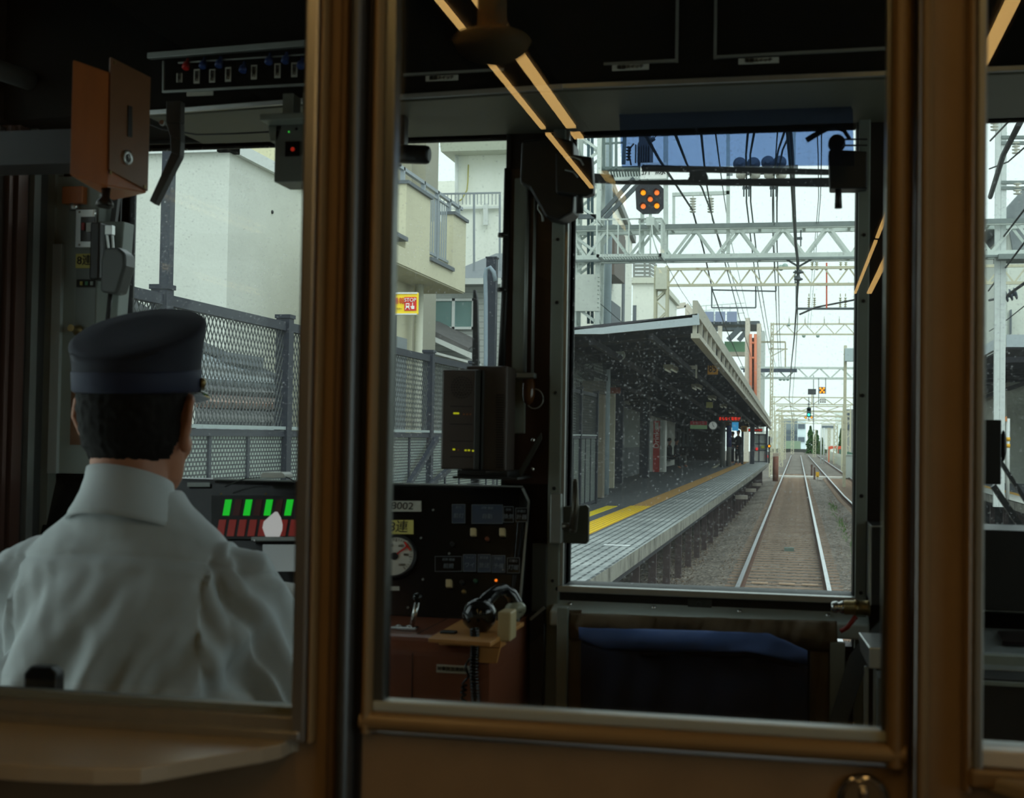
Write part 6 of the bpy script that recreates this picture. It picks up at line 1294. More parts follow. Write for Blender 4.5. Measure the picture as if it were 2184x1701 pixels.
# hanging things under the canopy
def hang(name, px, py, Yd, wpx, hpx, m_, lab, cat, rod=True, th=.08, group=None):
    a, c_ = PY(px-wpx/2, py+hpx/2, Yd), PY(px+wpx/2, py-hpx/2, Yd)
    t = thing(name, ((a.x+c_.x)/2, Yd, a.z), lab, cat, group)
    MB().box((a.x, Yd, a.z), (c_.x, Yd+th, c_.z)).build('board', m_, t, .004)
    if rod:
        b = MB()
        for x in (a.x+.08, c_.x-.08): b.bar((x, Yd+th/2, c_.z), (x, Yd+th/2, cz(Yd)-.28), .025)
        b.build('hanger', M_COLD, t)
    return t, a, c_
t, a, c_ = hang('number_sign', 1520, 786, 31, 22, 24, mat('orange_yellow_sign', (206, 146, 44), .5), 'orange stop number sign reading 85 under the canopy', 'sign'); text('85', ((a.x+c_.x)/2, 30.99, (a.z+c_.z)/2), .25, M_INK, t, sx=.75, ext=.003)
M_LEDB = mat('led_board_case', (74, 72, 70), .5); M_LEDR = mat('red_led_text', (255, 60, 30), .5, emit=1.3, ecol=(255, 50, 24))
t, a, c_ = hang('departure_board', 1556, 892, 56, 50, 14, M_LEDB, 'grey departure board with red lit text beside the clock', 'departure board', th=.2); text('まもなく電車が', ((a.x+c_.x)/2, 55.98, (a.z+c_.z)/2-.02), .15, M_LEDR, t, sx=.85, ext=.004)
t, a, c_ = hang('departure_board', 1611, 917, 76, 30, 7, M_LEDB, 'small departure board with red text before the glazed shelter', 'departure board', th=.2); text('電車がまいります', ((a.x+c_.x)/2, 75.98, (a.z+c_.z)/2), .13, M_LEDR, t, sx=.75, ext=.004)
t, a, c_ = hang('banner_sign', 1490, 906, 56, 36, 16, mat('banner_green', (150, 190, 140), .5, emit=.1), 'lit banner with a red top and green lower half', 'sign'); MB().box((a.x, 55.985, (a.z+c_.z)/2), (c_.x, 56.0, c_.z)).build('red_half', mat('banner_red', (170, 40, 50), .5, emit=.1), t); text('お知らせ', ((a.x+c_.x)/2, 55.98, c_.z-.09), .13, M_WHITE, t, ext=.003)
t, a, c_ = hang('blue_screen', 1568, 909, 66, 14, 18, mat('blue_screen', (60, 160, 220), .4, emit=.6, ecol=(70, 170, 230)), 'glowing light blue screen hanging beyond the departure board', 'screen')
t, a, c_ = hang('number_sign', 1587, 914, 70, 13, 12, MATS['orange_yellow_sign'], 'orange number sign hanging beyond the blue screen', 'sign'); text('88', ((a.x+c_.x)/2, 69.99, (a.z+c_.z)/2), .2, M_INK, t, sx=.8, ext=.003)
t, a, c_ = hang('dark_sign', 1552, 903, 64, 11, 8, mat('brown_sign', (110, 78, 40), .6), 'small brown board between the round columns', 'sign')
t, a, c_ = hang('red_box', 1367, 753, 28, 17, 12, mat('dull_red_box', (120, 40, 50), .6), 'dull red box hanging high by the netting', 'box')
t, a, c_ = hang('orange_sign', 1310, 832, 35, 26, 13, mat('rust_orange_sign', (150, 70, 36), .6), 'rusty orange sign over the dark column', 'sign')
t, a, c_ = hang('yellow_lamp_case', 1513, 863, 46, 14, 12, mat('pale_yellow_case', (206, 200, 116), .5), 'pale yellow camera case hanging under the canopy', 'camera')
cck = PY(1521, 907, 58); t = thing('station_clock', cck-Vector((0, 0, .2)), 'round white station clock hanging beside the departure board', 'clock')
MB().lathe(cck, (0, -1, 0), [(0, .20), (.08, .20), (.10, .185), (.10, .17)], 28).build('clock_case', mat('clock_grey', (110, 114, 116), .5), t); MB().lathe(cck-Vector((0, .09, 0)), (0, -1, 0), [(0, .165), (.012, .165)], 28).build('clock_face', mat('clock_white', (226, 228, 224), .5, emit=.25), t)
b = MB(); y = 57.895; b.bar((cck.x, y, cck.z), (cck.x-.02, y, cck.z+.12), .016, .01, up=(0, 1, 0)); b.bar((cck.x, y, cck.z), (cck.x+.05, y, cck.z-.06), .02, .01, up=(0, 1, 0)); b.build('clock_hands', M_INK, t); MB().bar((cck.x, 58, cck.z+.19), (cck.x, 58, cz(58)-.3), .03).build('hanger', M_COLD, t)
for k, (px, py, Yd, rp_) in enumerate(((1323, 757, 26, 11), (1376, 789, 33, 9), (1471, 838, 44, 7))):
    c = PY(px, py, Yd); r = rp_/F*Yd; t = thing('loudspeaker', c-Vector((0, 0, r)), ('round ringed loudspeaker high behind the netting', 'round loudspeaker hanging between netting and light fittings', 'small dim round loudspeaker deep under the canopy')[k], 'loudspeaker', 'round loudspeakers under the canopy')
    MB().lathe(c+Vector((0, .15, 0)), (0, -1, 0), [(0, r*.4), (.06, r*.75), (.15, r), (.17, r), (.17, r*.8), (.10, r*.7)], 24).build('horn', mat('speaker_grey%d' % k, ((176, 184, 178), (110, 116, 96), (90, 84, 70))[k], .5), t); MB().bar(c+Vector((0, .1, r*.4)), (c.x, Yd+.1, cz(Yd)-.3), .03).build('bracket', M_COLD, t)
b = MB(); y = 30.5; b.bar(PY(1465, 783, y), PY(1487, 783, y), .06, .08); b.bar(PY(1485, 778, y), PY(1485, 806, y), .035); tag(b.build('lamp_bracket', M_CSTEEL), 'pale L shaped bracket hanging beside the first light fitting', 'bracket')
# fluorescent fittings in a row
M_TUBE = mat('dim_tube', (214, 216, 196), .4, emit=.12); M_FIT = mat('fitting_dull', (150, 146, 124), .6)
def fitting(y): return (-2.78+.0035*(y-30), y, cz(y)-.32)
x, y, z = fitting(29.4); f0 = thing('platform_light', (x, y, z), 'twin tube light fitting under the canopy edge', 'light fitting', 'row of twin tube fittings under the canopy')
MB().box((x-.11, y, z-.03), (x+.11, y+1.25, z+.05)).build('fitting_body', M_FIT, f0); 
for s in (-.07, .07): MB().tube([(x+s, y+.02, z-.06), (x+s, y+1.23, z-.06)], .02, 8).build('tube', M_TUBE, f0)
MB().bar((x, y+.6, z+.04), (x, y+.6, z+.2), .03).build('stem', M_COLD, f0)
for k, y in enumerate([37, 43.5, 50, 56, 62, 67, 72, 77, 82]): copy_tree(f0, fitting(y))
# glazed shelter at the end of the platform
t = thing('glazed_shelter', PZ(1622, 988, ZP), 'glazed white framed screen at the end of the platform', 'screen'); q0, q1 = PY(1608, 984, 80), PY(1636, 925, 80)
b = MB()
for px in (1608, 1619, 1636): q = PY(px, 950, 80); b.box((q.x-.04, 80, ZP), (q.x+.04, 80.08, q1.z))
for py in (926, 946, 960, 984): b.box((q0.x, 80, PY(1620, py, 80).z-.03), (q1.x, 80.06, PY(1620, py, 80).z+.03))
b.build('frame', MWL, t); MB().box((q0.x, 80.02, PY(1620, 984, 80).z), (q1.x, 80.04, PY(1620, 960, 80).z)).build('lower_board', mat('pale_board', (198, 200, 194), .6), t); MB().box((q0.x, 80.02, PY(1620, 960, 80).z), (q1.x, 80.03, q1.z)).build('pane', mat('pale_pane', (176, 186, 184), .3), t)
for px, py, m_, lab in ((1614, 957, mat('red_lit', (240, 40, 36), .4, emit=.8), 'small lit red box on the glazed shelter'), (1627, 953, mat('yellow_green_notice', (190, 196, 70), .5), 'yellow green notice on the glazed shelter'), (1636, 973, MATS['red_lit'], 'small red lamp beside the repeater signal')):
    q = PY(px, py, 79.95); w_ = .06 if px != 1627 else .10; o = MB().box((q.x-w_, 79.93, q.z-.07), (q.x+w_, 80.02, q.z+.07)).build('platform_notice', m_); tag(o, lab, 'notice')
M_AMB = mat('amber_lamp', (255, 160, 20), .4, emit=1.9, ecol=(255, 138, 10)); M_AMBD = mat('amber_lamp_soft', (255, 140, 60), .4, emit=1.2, ecol=(255, 120, 50))
q = PY(1640.5, 951, 78); t = thing('repeater_signal', (q.x, 78, ZP), 'black pole with one amber repeater lamp at the platform end', 'signal')
MB().box((q.x-.05, 78, ZP), (q.x+.05, 78.1, PY(1640, 930, 78).z)).build('pole', M_BLK, t); MB().lathe(q, (0, -1, 0), [(0, .11), (.05, .11)], 20).build('lamp_case', M_BLK, t); MB().lathe(q-Vector((0, .05, 0)), (0, -1, 0), [(0, .065), (.01, .05)], 16).build('amber_lens', M_AMB, t); q = PY(1645, 938, 78); MB().box((q.x-.07, 77.98, q.z-.15), (q.x+.07, 78.02, q.z+.15)).build('number_plate', M_WHITE, t)
q0, q1 = PY(1648, 990, 84), PY(1661, 966, 84); t = thing('end_bunker', ((q0.x+q1.x)/2, 84, -.3), 'brown and white curved bunker off the end of the platform', 'bunker'); MB().box((q0.x, 84, -.3), (q1.x, 84.6, q1.z)).build('white_body', mat('bunker_cream', (190, 176, 160), .8), t); MB().lathe(((q0.x+q1.x)/2, 84.0, -.3), (0, 0, 1), [(0, .17), (q1.z+.1, .17)], 20).build('brown_drum', mat('bunker_brown', (122, 78, 62), .8), t)
# ---- people on the platform
def figure(x, y, rz, lab, top, legs, sit=False, s=1.0):
    b = MB(); M4 = Matrix.Translation((x, y, ZP)) @ Matrix.Rotation(rz, 4, 'Z')
    def T(p): return tuple(M4 @ (Vector(p)*s))
    def ring(z, rx, ry, oy=0): return (T((0, oy, z)), (M4.to_3x3() @ Vector((rx, 0, 0)))*s, (M4.to_3x3() @ Vector((0, ry, 0)))*s)
    hz = .46 if sit else .88
    loft(b, [ring(hz-.05, .12, .10), ring(hz+.05, .17, .12), ring(hz+.25, .155, .11), ring(hz+.45, .19, .115), ring(hz+.53, .15, .08), ring(hz+.57, .06, .06), ring(hz+.64, .052, .055), ring(hz+.66, .06, .07), ring(hz+.72, .075, .092), ring(hz+.80, .078, .095), ring(hz+.86, .055, .07), ring(hz+.88, .02, .03)], 16)
    b.ball(T((0, .10, hz+.73)), .014, 6)
    for sg in (-1, 1):
        b.tube([T((sg*.16, 0, hz+.48)), T((sg*.21, .0, hz+.30)), T((sg*.23, .02, hz+.18)), T((sg*.19, .16, hz+.08)), T((sg*.15, .24, hz+.07))], [.05*s, .045*s, .04*s, .034*s, .028*s], 10)
        b.tube([T((sg*.15, .24, hz+.07)), T((sg*.14, .31, hz+.05))], [.034*s, .02*s], 8)
        if sit: b.tube([T((sg*.08, 0, .46)), T((sg*.11, .42, .48)), T((sg*.11, .44, .25)), T((sg*.11, .42, .06)), T((sg*.11, .52, .03))], [.085*s, .07*s, .055*s, .045*s, .04*s], 12)
        else: b.tube([T((sg*.08, 0, .88)), T((sg*.10, .01, .5)), T((sg*.11, -.02, .06)), T((sg*.12, .10, .03))], [.09*s, .065*s, .045*s, .04*s], 12)
    o = b.build('person', M_SKIN); fuse(o, .022, 2); tag(o, lab, 'person')
    b = MB(); loft(b, [ring(hz-.02, .185, .135), ring(hz+.25, .17, .125), ring(hz+.45, .205, .13), ring(hz+.54, .155, .09), ring(hz+.575, .07, .07)], 16)
    for sg in (-1, 1): b.tube([T((sg*.16, 0, hz+.48)), T((sg*.21, 0, hz+.30)), T((sg*.23, .02, hz+.18)), T((sg*.19, .16, hz+.08)), T((sg*.16, .22, hz+.07))], [.062*s, .057*s, .052*s, .046*s, .04*s], 10)
    j = b.build('jacket', top, o); fuse(j, .022, 2)
    b = MB()
    for sg in (-1, 1):
        if sit: b.tube([T((sg*.08, 0, .47)), T((sg*.11, .42, .49)), T((sg*.11, .44, .25)), T((sg*.11, .42, .10))], [.10*s, .082*s, .066*s, .056*s], 12)
        else: b.tube([T((sg*.08, 0, .92)), T((sg*.10, .01, .5)), T((sg*.11, -.02, .10))], [.105*s, .08*s, .06*s], 12)
    j = b.build('trousers', legs, o); fuse(j, .022, 2)
    b = MB(); loft(b, [ring(hz+.74, .083, .088, -.012), ring(hz+.80, .087, .098, -.008), ring(hz+.87, .062, .078, -.004), ring(hz+.895, .02, .03)], 16); b.build('hair', mat('hair_black', (20, 20, 22), .7), o)
    return o
M_DKC = mat('dark_coat', (34, 36, 44), .85); M_GRC = mat('grey_coat', (70, 70, 76), .85)
a = PZ(1574, 991, ZP); figure(a.x, a.y, math.pi*.8, 'person in a dark coat standing beside the blue banded column', M_DKC, M_DKC, s=1.04)
a = PZ(1562, 988, ZP); figure(a.x, a.y, math.pi*.6, 'person in a grey coat standing behind the round columns', M_GRC, M_DKC)
a = PZ(1428, 984, ZP); 
figure(-5.6, 60.2, -math.pi/2, 'person in a dark coat sitting on the bench next to the drinks machine', M_DKC, M_DKC, True)
figure(-5.55, 63.2, -math.pi/2, 'person in grey sitting further along the bench', M_GRC, mat('pale_trousers', (120, 116, 112), .8), True)
t = thing('bench', (-5.8, 60, ZP), 'dark bench along the wall with two people sitting on it', 'bench'); MB().box((-6.0, 59.6, ZP+.36), (-5.5, 66, ZP+.41)).build('seat', M_COLD, t); b = MB(); b.box((-5.8, 59.8, ZP), (-5.7, 59.9, ZP+.36)); b.box((-5.8, 65.6, ZP), (-5.7, 65.7, ZP+.36)); b.build('leg', M_COLD, t); MB().box((-6.05, 59.6, ZP+.41), (-6.0, 66, ZP+.85)).build('backrest', M_COLD, t)
b = MB(); b.tube([PZ(1520, 998, ZP), PZ(1528, 996, ZP)+Vector((0, 0, .05)), PY(1540, 984, 65)], .05, 8); tag(b.build('bent_pipe', M_FIT), 'bent grey pipe at the foot of the round column', 'pipe')
# ================================================================ CATENARY GANTRIES
M_GAL = mat('gantry_galvanised', (204, 212, 206), .6, var=.1, scale=3); M_GALD = mat('gantry_top_chord', (120, 130, 128), .6, var=.1); M_GCR = mat('gantry_cream_rust', (200, 196, 170), .7, c2=(150, 120, 84), thr=(.58, .75), scale=4)
M_DGREY = mat('dark_grey_steel', (86, 94, 98), .5)
def lattice(mb, x0, x1, y0, y1, z0, z1, leg=.09, n=None, br=.045):    # four legged lattice mast
    for x in (x0, x1):
        for y in (y0, y1): mb.box((x-leg/2, y-leg/2, z0), (x+leg/2, y+leg/2, z1))
    n = n or max(2, int((z1-z0)/max(abs(x1-x0), .3)/.9)); h_ = (z1-z0)/n
    for k in range(n):
        a, c_ = z0+k*h_, z0+(k+1)*h_; f_ = k % 2
        for y in (y0, y1): mb.bar((x0 if f_ else x1, y, a), (x1 if f_ else x0, y, c_), br, .02, up=(0, 1, 0))
        for x in (x0, x1): mb.bar((x, y0 if f_ else y1, a), (x, y1 if f_ else y0, c_), br, .02, up=(1, 0, 0))
def truss(mb, xa_, xb_, y0, y1, zb_, zt_, bay, ch=.10, br=.05, both=True, ph=0.):
    for y in ((y0, y1) if both else (y0,)):
        mb.bar((xa_, y, zb_), (xb_, y, zb_), ch, ch); mb.bar((xa_, y, zt_), (xb_, y, zt_), ch, ch)
        x = xa_+ph; up = True
        while x+bay/2 < xb_: mb.bar((x, y, zb_ if up else zt_), (x+bay/2, y, zt_ if up else zb_), br, br*.6, up=(0, 1, 0)); x += bay/2; up = not up
    if both:
        x = xa_+bay/4
        while x < xb_: mb.bar((x, y0, zb_), (x, y1, zb_), br, br); mb.bar((x, y0, zt_), (x, y1, zt_), br, br); x += bay
def insul(mb, c, ax, n_=5, r=.07, pitch=.05):
    c = Vector(c); ax = Vector(ax).normalized(); pr = []
    for k in range(n_): d = k*pitch; pr += [(d, r*.35), (d+pitch*.2, r), (d+pitch*.45, r*.9), (d+pitch*.6, r*.35)]
    mb.lathe(c, ax, pr, 12)
Y1 = 30.0
def Q(px, py, Y=Y1): return PY(px, py, Y)
g1 = thing('signal_gantry', (Q(1250, 600).x, Y1, ZP), 'tall galvanised gantry with a truss beam, walkway and lattice mast', 'gantry')
b = MB(); xm0, xm1 = Q(1228, 500).x, Q(1277, 500).x; lattice(b, xm0, xm1, Y1-.05, Y1+.55, ZP, Q(1250, 250).z, .10, 22, .06); b.build('lattice_mast', M_GAL, g1)
b = MB(); b.box((xm0-.06, Y1-.12, Q(1250, 664).z), (xm1+.06, Y1+.0, Q(1250, 586).z)); b.build('mast_plate', mat('white_steel', (214, 218, 210), .6, var=.06), g1)
b = MB()
for py in range(592, 664, 9):
    for x in (xm0-.03, xm1+.03): b.ball((x, Y1-.13, Q(1250, py).z), .022, 6)
b.build('rivet', M_GAL, g1)
zt1, zb1 = Q(1422, 487).z, Q(1422, 549).z; xr1 = Q(2300, 500).x
b = MB(); truss(b, xm0, xr1, Y1-.1, Y1+.5, zb1, zt1, .97, .11, .06, ph=Q(1434, 550).x-xm0-.97*3 if True else 0); b.build('truss_beam', M_GAL, g1)
b = MB(); b.box((xm0, Y1-.17, zt1-.03), (xr1, Y1-.10, zt1+.07)); b.box((xm0, Y1-.20, zb1-.10), (xr1, Y1-.1, zb1-.05)); b.build('chord_angle', M_GALD, g1)
b = MB(); b.tube([(Q(1282, 500).x, Y1+1.2, ZP), (Q(1282, 400).x, Y1+1.2, Q(1282, 250).z)], .10, 16); tag(b.build('steel_pole', mat('blue_grey_pole', (150, 164, 170), .5)), 'round blue grey steel pole behind the lattice mast', 'pole')
b = MB()
for px in (1255, 1263): b.tube([Q(px, 690, Y1+.2), Q(px, 250, Y1+.2)], .035, 10)
b.build('cable_duct', mat('blue_green_duct', (70, 96, 104), .5), g1)
# walkway cage
b = MB(); y0, y1 = Y1-1.0, Y1-.15; zf_ = PY(1345, 541, y0).z; x0, x1 = PY(1272, 540, y0).x, PY(1410, 540, y0).x; zr_ = PY(1340, 467, y0).z
b.box((x0, y0, zf_-.06), (x1, y0+.06, zf_)); b.box((x0, y1, zf_-.06), (x1, y1+.06, zf_)); b.box((x0, y0, zf_-.06), (x0+.06, y1, zf_)); b.box((x1-.06, y0, zf_-.06), (x1, y1, zf_))
k = x0
while k < x1: b.box((k, y0, zf_-.035), (k+.012, y1, zf_-.015)); k += .06
b.build('walkway_grating', M_GAL, g1)
b = MB(); b.bar((x0, y0, zr_), (x1, y0, zr_), .03); b.bar((x1, y0, zr_), (x1, y1, zr_), .03); b.bar((x0, y0, zr_), (x0, y1, zr_), .03)
for k in range(7): x = x0+(x1-x0)*k/6; b.bar((x, y0, zf_), (x, y0, zr_), .03)
for k in range(5): b.bar((x1, y0+(y1-y0)*k/5, zf_), (x1, y0+(y1-y0)*k/5, zr_), .025)
b.bar((x1, y1+.05, zf_-.1), (x1, y1+.05, zr_+.05), .06); b.build('walkway_railing', M_GAL, g1)
# upper frames on the gantry
b = MB(); b.bar(Q(1370, 550), Q(1370, 455), .08); b.bar(Q(1420, 550), Q(1420, 200), .10); b.bar(Q(1300, 480), Q(1300, 250), .05) if False else None
b.bar(Q(1362, 472), Q(1420, 472), .08); b.build('signal_post', M_GAL, g1)
b = MB(); b.bar(Q(1278, 462), Q(1352, 380), .09, .09, up=(0, 1, 0)); b.bar(Q(1290, 466), Q(1368, 386), .09, .09, up=(0, 1, 0)); b.bar(Q(1222, 462), Q(1280, 462), .12, .1); b.build('diagonal_brace', M_DGREY, g1)
b = MB(); b.bar(Q(1437, 485), Q(1437, 413), .06); b.bar(Q(1434, 415), Q(1556, 411), .08); b.bar(Q(1553, 540), Q(1553, 250), .08); b.bar(Q(1692, 485), Q(1694, 250), .07); b.build('wire_portal', M_GAL, g1)
b = MB()
for px in (1288, 1302, 1314): b.bar(Q(px, 360), Q(px, 200), .06)
b.bar(Q(1288, 306), Q(1330, 304), .04); b.bar(Q(1330, 350), Q(1334, 250), .08); b.box(Q(1282, 362), (Q(1410, 354).x, Y1+.9, Q(1410, 352).z)); b.build('upper_platform', mat('upper_frame_grey_green', (104, 120, 118), .6), g1)
b = MB()
for k in range(18): b.bar(Q(1300+k*6, 366), Q(1303+k*6, 380), .03)
b.bar(Q(1290, 381), Q(1420, 381), .06); b.build('grating_edge', M_GAL, g1)
# transformer
q0, q1 = Q(1356, 352, 29.6), Q(1392, 303, 29.6); t = thing('transformer', ((q0.x+q1.x)/2, 29.9, q0.z), 'dark finned transformer standing on the upper gantry platform', 'transformer'); xc, rr = (q0.x+q1.x)/2, (q1.x-q0.x)/2
MB().box((q0.x+.04, 29.6, q0.z), (q1.x-.04, 30.1, q1.z)).build('tank', mat('transformer_grey', (60, 64, 70), .5), t)
b = MB()
for k in range(8): x = q0.x+(q1.x-q0.x)*k/7; b.box((x-.012, 29.5, q0.z+.04), (x+.012, 29.6, q1.z-.06))
b.build('cooling_fins', MATS['transformer_grey'], t); b = MB(); b.box((q0.x+.06, 29.6, q1.z), (q1.x-.06, 30.05, Q(1370, 287, 29.6).z)); b.tube([Q(1388, 300, 29.6), Q(1396, 294, 29.6)], .05, 10); b.build('cap', MATS['transformer_grey'], t)
b = MB(); b.tube([Q(x, y, 29.7) for x, y in ((1396, 294), (1402, 284), (1412, 278), (1420, 270))], .012, 6); b.tube([Q(x, y, 29.7) for x, y in ((1352, 306), (1344, 316), (1342, 332), (1346, 352))], .02, 6); insul(b, Q(1341, 312, 29.6), (0, 0, -1), 5, .06, .07); b.build('lead_wire', M_BLK, t)
# white sign and the five lamp signal
q0, q1 = Q(1366, 382, 28.9), Q(1422, 346, 28.9); t = thing('track_sign', ((q0.x+q1.x)/2, 28.9, q0.z), 'white sign with black characters above the five lamp signal', 'sign'); MB().box((q0.x, 28.88, q0.z), (q1.x, 28.92, q1.z)).build('sign_plate', MW, t); text('折 線', ((q0.x+q1.x)/2, 28.87, (q0.z+q1.z)/2), .24, M_INK, t, ext=.004)
b = MB(); b.bar((q0.x+.1, 28.93, q0.z+.1), (q0.x+.1, Y1-.2, q0.z+.1), .04); b.bar((q1.x-.05, 28.93, q1.z-.1), (q1.x-.05, Y1-.05, q1.z-.1), .04); b.build('bracket', M_GAL, t)
ysg = 28.8; oc = [(1366, 391), (1404, 391), (1415, 402), (1415, 443), (1404, 455), (1370, 456), (1357, 445), (1355, 402)]
t = thing('five_lamp_signal', PY(1386, 456, ysg), 'black eight sided signal with five amber lamps in an X', 'signal'); 
MB().prism([PY(x, y, ysg) for x, y in oc], (0, .06, 0)).build('backboard', mat('signal_black', (34, 36, 44), .6), t)
for k, (px, py, m_) in enumerate(((1372, 411, M_AMB), (1401, 411, M_AMBD), (1387, 425, M_AMBD), (1372, 440, M_AMBD), (1401, 439, M_AMB))):
    q = PY(px, py, ysg-.01); ln = MB().lathe(q, (0, -1, 0), [(0, .056), (.02, .052), (.035, .035), (.04, .0)], 20).build('amber_lens', m_, t)
    n_ = 12; b = MB(); up_ = [(q.x+.072*math.cos(a), q.y, q.z+.072*math.sin(a)) for a in [math.pi*i/n_ for i in range(n_+1)]]; fr_ = [(x, y-.14, z+.006) for x, y, z in up_]
    b.add(up_+fr_, [(i, i+1, n_+2+i, n_+1+i) for i in range(n_)], True); hd_ = b.build('lamp_hood', MATS['signal_black'], t); s_ = hd_.modifiers.new('t', 'SOLIDIFY'); s_.thickness = .006
b = MB(); b.bar(PY(1387, 456, ysg+.05), PY(1387, 470, ysg+.05), .06); b.box(PY(1378, 480, ysg), (PY(1395, 462, ysg).x, Y1-.15, PY(1395, 462, ysg).z)); b.tube([PY(x, y, ysg) for x, y in ((1390, 480), (1392, 505), (1398, 525), (1405, 545))], .015, 6); b.build('mounting', M_GAL, t)
# insulators on the portal and beam
MI = mat('porcelain', (206, 204, 192), .3); MID = mat('smoky_disc', (88, 98, 110), .3, var=.15, scale=3)
def pins(lab, group, spots, Y, m_, par=None, ax=(0, 0, -1), n_=4, r=.075, pitch=.06):
    o0 = None
    for k, (px, py) in enumerate(spots):
        b = MB(); insul(b, PY(px, py, Y), ax, n_, r, pitch); b.bar(PY(px, py, Y)+Vector((0, 0, .1 if ax[2] < 0 else -.06)), PY(px, py, Y), .02)
        o = b.build('insulator', m_); tag(o, lab, 'insulator', group)
pins('white porcelain insulator hanging from the wire portal', 'insulators on the wire portal', ((1478, 422), (1516, 422)), Y1, MI, ax=(0, -.1, -1), n_=6)
t4 = (1578, 1607, 1638, 1663)
for k, px in enumerate(t4):
    q = PY(px, 350 if k < 2 else 347, 26); b = MB().lathe(q, (0, -1, 0), [(0, .03), (.03, .13), (.05, .128), (.06, .09), (.09, .085), (.10, .05), (.16, .04)], 24); o = b.build('disc_insulator', MID); tag(o, 'large ribbed disc insulator before the feeder crossarm', 'insulator', 'disc insulators on the feeder crossarm')
    q = PY(px+3, 380, 26.3); o = MB().lathe(q+Vector((0, 0, .12)), (0, 0, -1), [(0, .10), (.04, .11), (.10, .10), (.14, .05), (.15, .02)], 18).build('cup_insulator', MI); tag(o, 'small white cup insulator below a disc insulator', 'insulator', 'cup insulators under the discs')
b = MB(); b.bar(PY(1570, 366, 26.4), PY(1702, 360, 26.4), .12, .14); b.bar(PY(1553, 372, 26.4), PY(1560, 372, Y1), .06); b.bar(PY(1694, 364, 26.4), PY(1694, 364, Y1), .06); tag(b.build('feeder_crossarm', M_DGREY), 'dark steel crossarm carrying the disc insulators', 'crossarm')
def gantry(lab, pxl, pxr, ytop, ybot, Y, bay, m_, colpx=None, colbase=-.3, both=False, ph=0., ch=.08, br=.045, rightcol=None, colz=None, col_w=.35):
    xl, xr = PY(pxl, ytop, Y).x, PY(pxr, ytop, Y).x; pm = min(1800, max(1450, (pxl+1818)/2)); zt_, zb_ = PY(pm, ytop, Y).z, PY(pm, ybot, Y).z
    t = thing('catenary_gantry', (xl, Y, colbase), lab, 'gantry', 'catenary gantries down the line')
    b = MB(); truss(b, xl, xr, Y-.1, Y+.3, zb_, zt_, bay, ch, br, both, ph); b.build('truss_beam', m_, t)
    if colpx: 
        xc = PY(colpx, ytop, Y).x; b = MB(); lattice(b, xc-col_w/2, xc+col_w/2, Y-.1, Y+.3, colbase, colz or zt_+.1, .07, None, .04); b.build('lattice_mast', m_, t)
    if rightcol: b = MB(); lattice(b, rightcol-col_w/2, rightcol+col_w/2, Y-.1, Y+.3, -.3, zt_+.3, .07, None, .04); b.build('lattice_mast', m_, t)
    return t, xl, xr, zt_, zb_
t, xl, xr, zt_, zb_ = gantry('cream rust streaked gantry directly beyond the signal gantry', 1400, 2300, 573, 608, 40, .70, M_GCR, 1411, cz(40)+.02, ph=.35)
q0, q1 = PY(1399, 642, 40), PY(1424, 572, 40); b = MB(); b.box((q0.x, 39.75, PY(1411, 618, 40).z), (q1.x, 40.4, q1.z)); b.build('mast_head_box', mat('cream_box', (206, 206, 188), .7, var=.05), t)
b = MB(); b.bar(PY(1518, 618, 40), PY(1655, 621, 40), .04); b.bar(PY(1518, 656, 40), PY(1612, 656, 40), .04); b.bar(PY(1518, 608, 40), PY(1518, 656, 40), .04); b.bar(PY(1612, 608, 40), PY(1612, 656, 40), .04); b.bar(PY(1655, 608, 40), PY(1655, 621, 40), .04); b.build('hanging_frame', M_DGREY, t)
b = MB().bar(PY(1763, 560, 39.92), PY(1763, 657, 39.92), .045); tag(b.build('orange_rod', mat('orange_rod', (206, 90, 60), .6)), 'thin orange rod hanging below the second gantry', 'rod')
b = MB(); b.bar(PY(1698, 658, 44), PY(1900, 658, 44), .08, .07); b.bar(PY(1698, 658, 44), PY(1698, 600, 44), .04); tag(b.build('low_crossarm', M_DGREY), 'dark crossarm below the second gantry with four post insulators', 'crossarm')
def uprights(spots, Y, h_, lab, grp, m_=None):
    for px, py in spots:
        b = MB(); q = PY(px, py, Y); insul(b, q, (0, 0, 1), 5, .05, h_/5); b.bar(q+Vector((0, 0, h_)), q+Vector((0, 0, h_*1.3)), .03); o = b.build('post_insulator', m_ or MI); tag(o, lab, 'insulator', grp)
uprights(((1725, 655), (1737, 655), (1792, 655), (1803, 655)), 44, .34, 'ribbed post insulator standing on the low crossarm', 'post insulators on the low crossarm', mat('olive_porcelain', (170, 168, 138), .4))
uprights(((1683, 689), (1717, 689), (1758, 689), (1790, 689)), 95, .36, 'small post insulator standing on the gantry beyond the platform end', 'post insulators beyond the platform end', M_FIT)
uprights(((1732, 576), (1742, 576), (1793, 576), (1804, 576)), 40, .26, 'post insulator standing on the second gantry', 'post insulators on the second gantry', MATS['olive_porcelain'])
t, *_r = gantry('slim cream gantry with a post just beyond the platform end', 1644, 1990, 691, 713, 95, 1.35, M_GCR, 1647, ph=.3, ch=.11, br=.06, col_w=.16)
b = MB(); b.bar(PY(1619, 729, 96), PY(1675, 729, 96), .12); b.bar(PY(1675, 729, 96), PY(1675, 783, 96), .1); b.bar(PY(1640, 744, 96), PY(1680, 744, 96), .08); b.bar(PY(1648, 758, 96), PY(1672, 745, 96), .06); tag(b.build('side_bracket', M_GCR), 'cream side bracket frame beside the slim gantry', 'bracket')
t, *_r = gantry('wide pale gantry reaching over the canopy', 1578, 1990, 784, 806, 112, 1.75, M_GAL, None, ph=.3, both=True, ch=.16, br=.10, rightcol=6.1, colz=9.5)
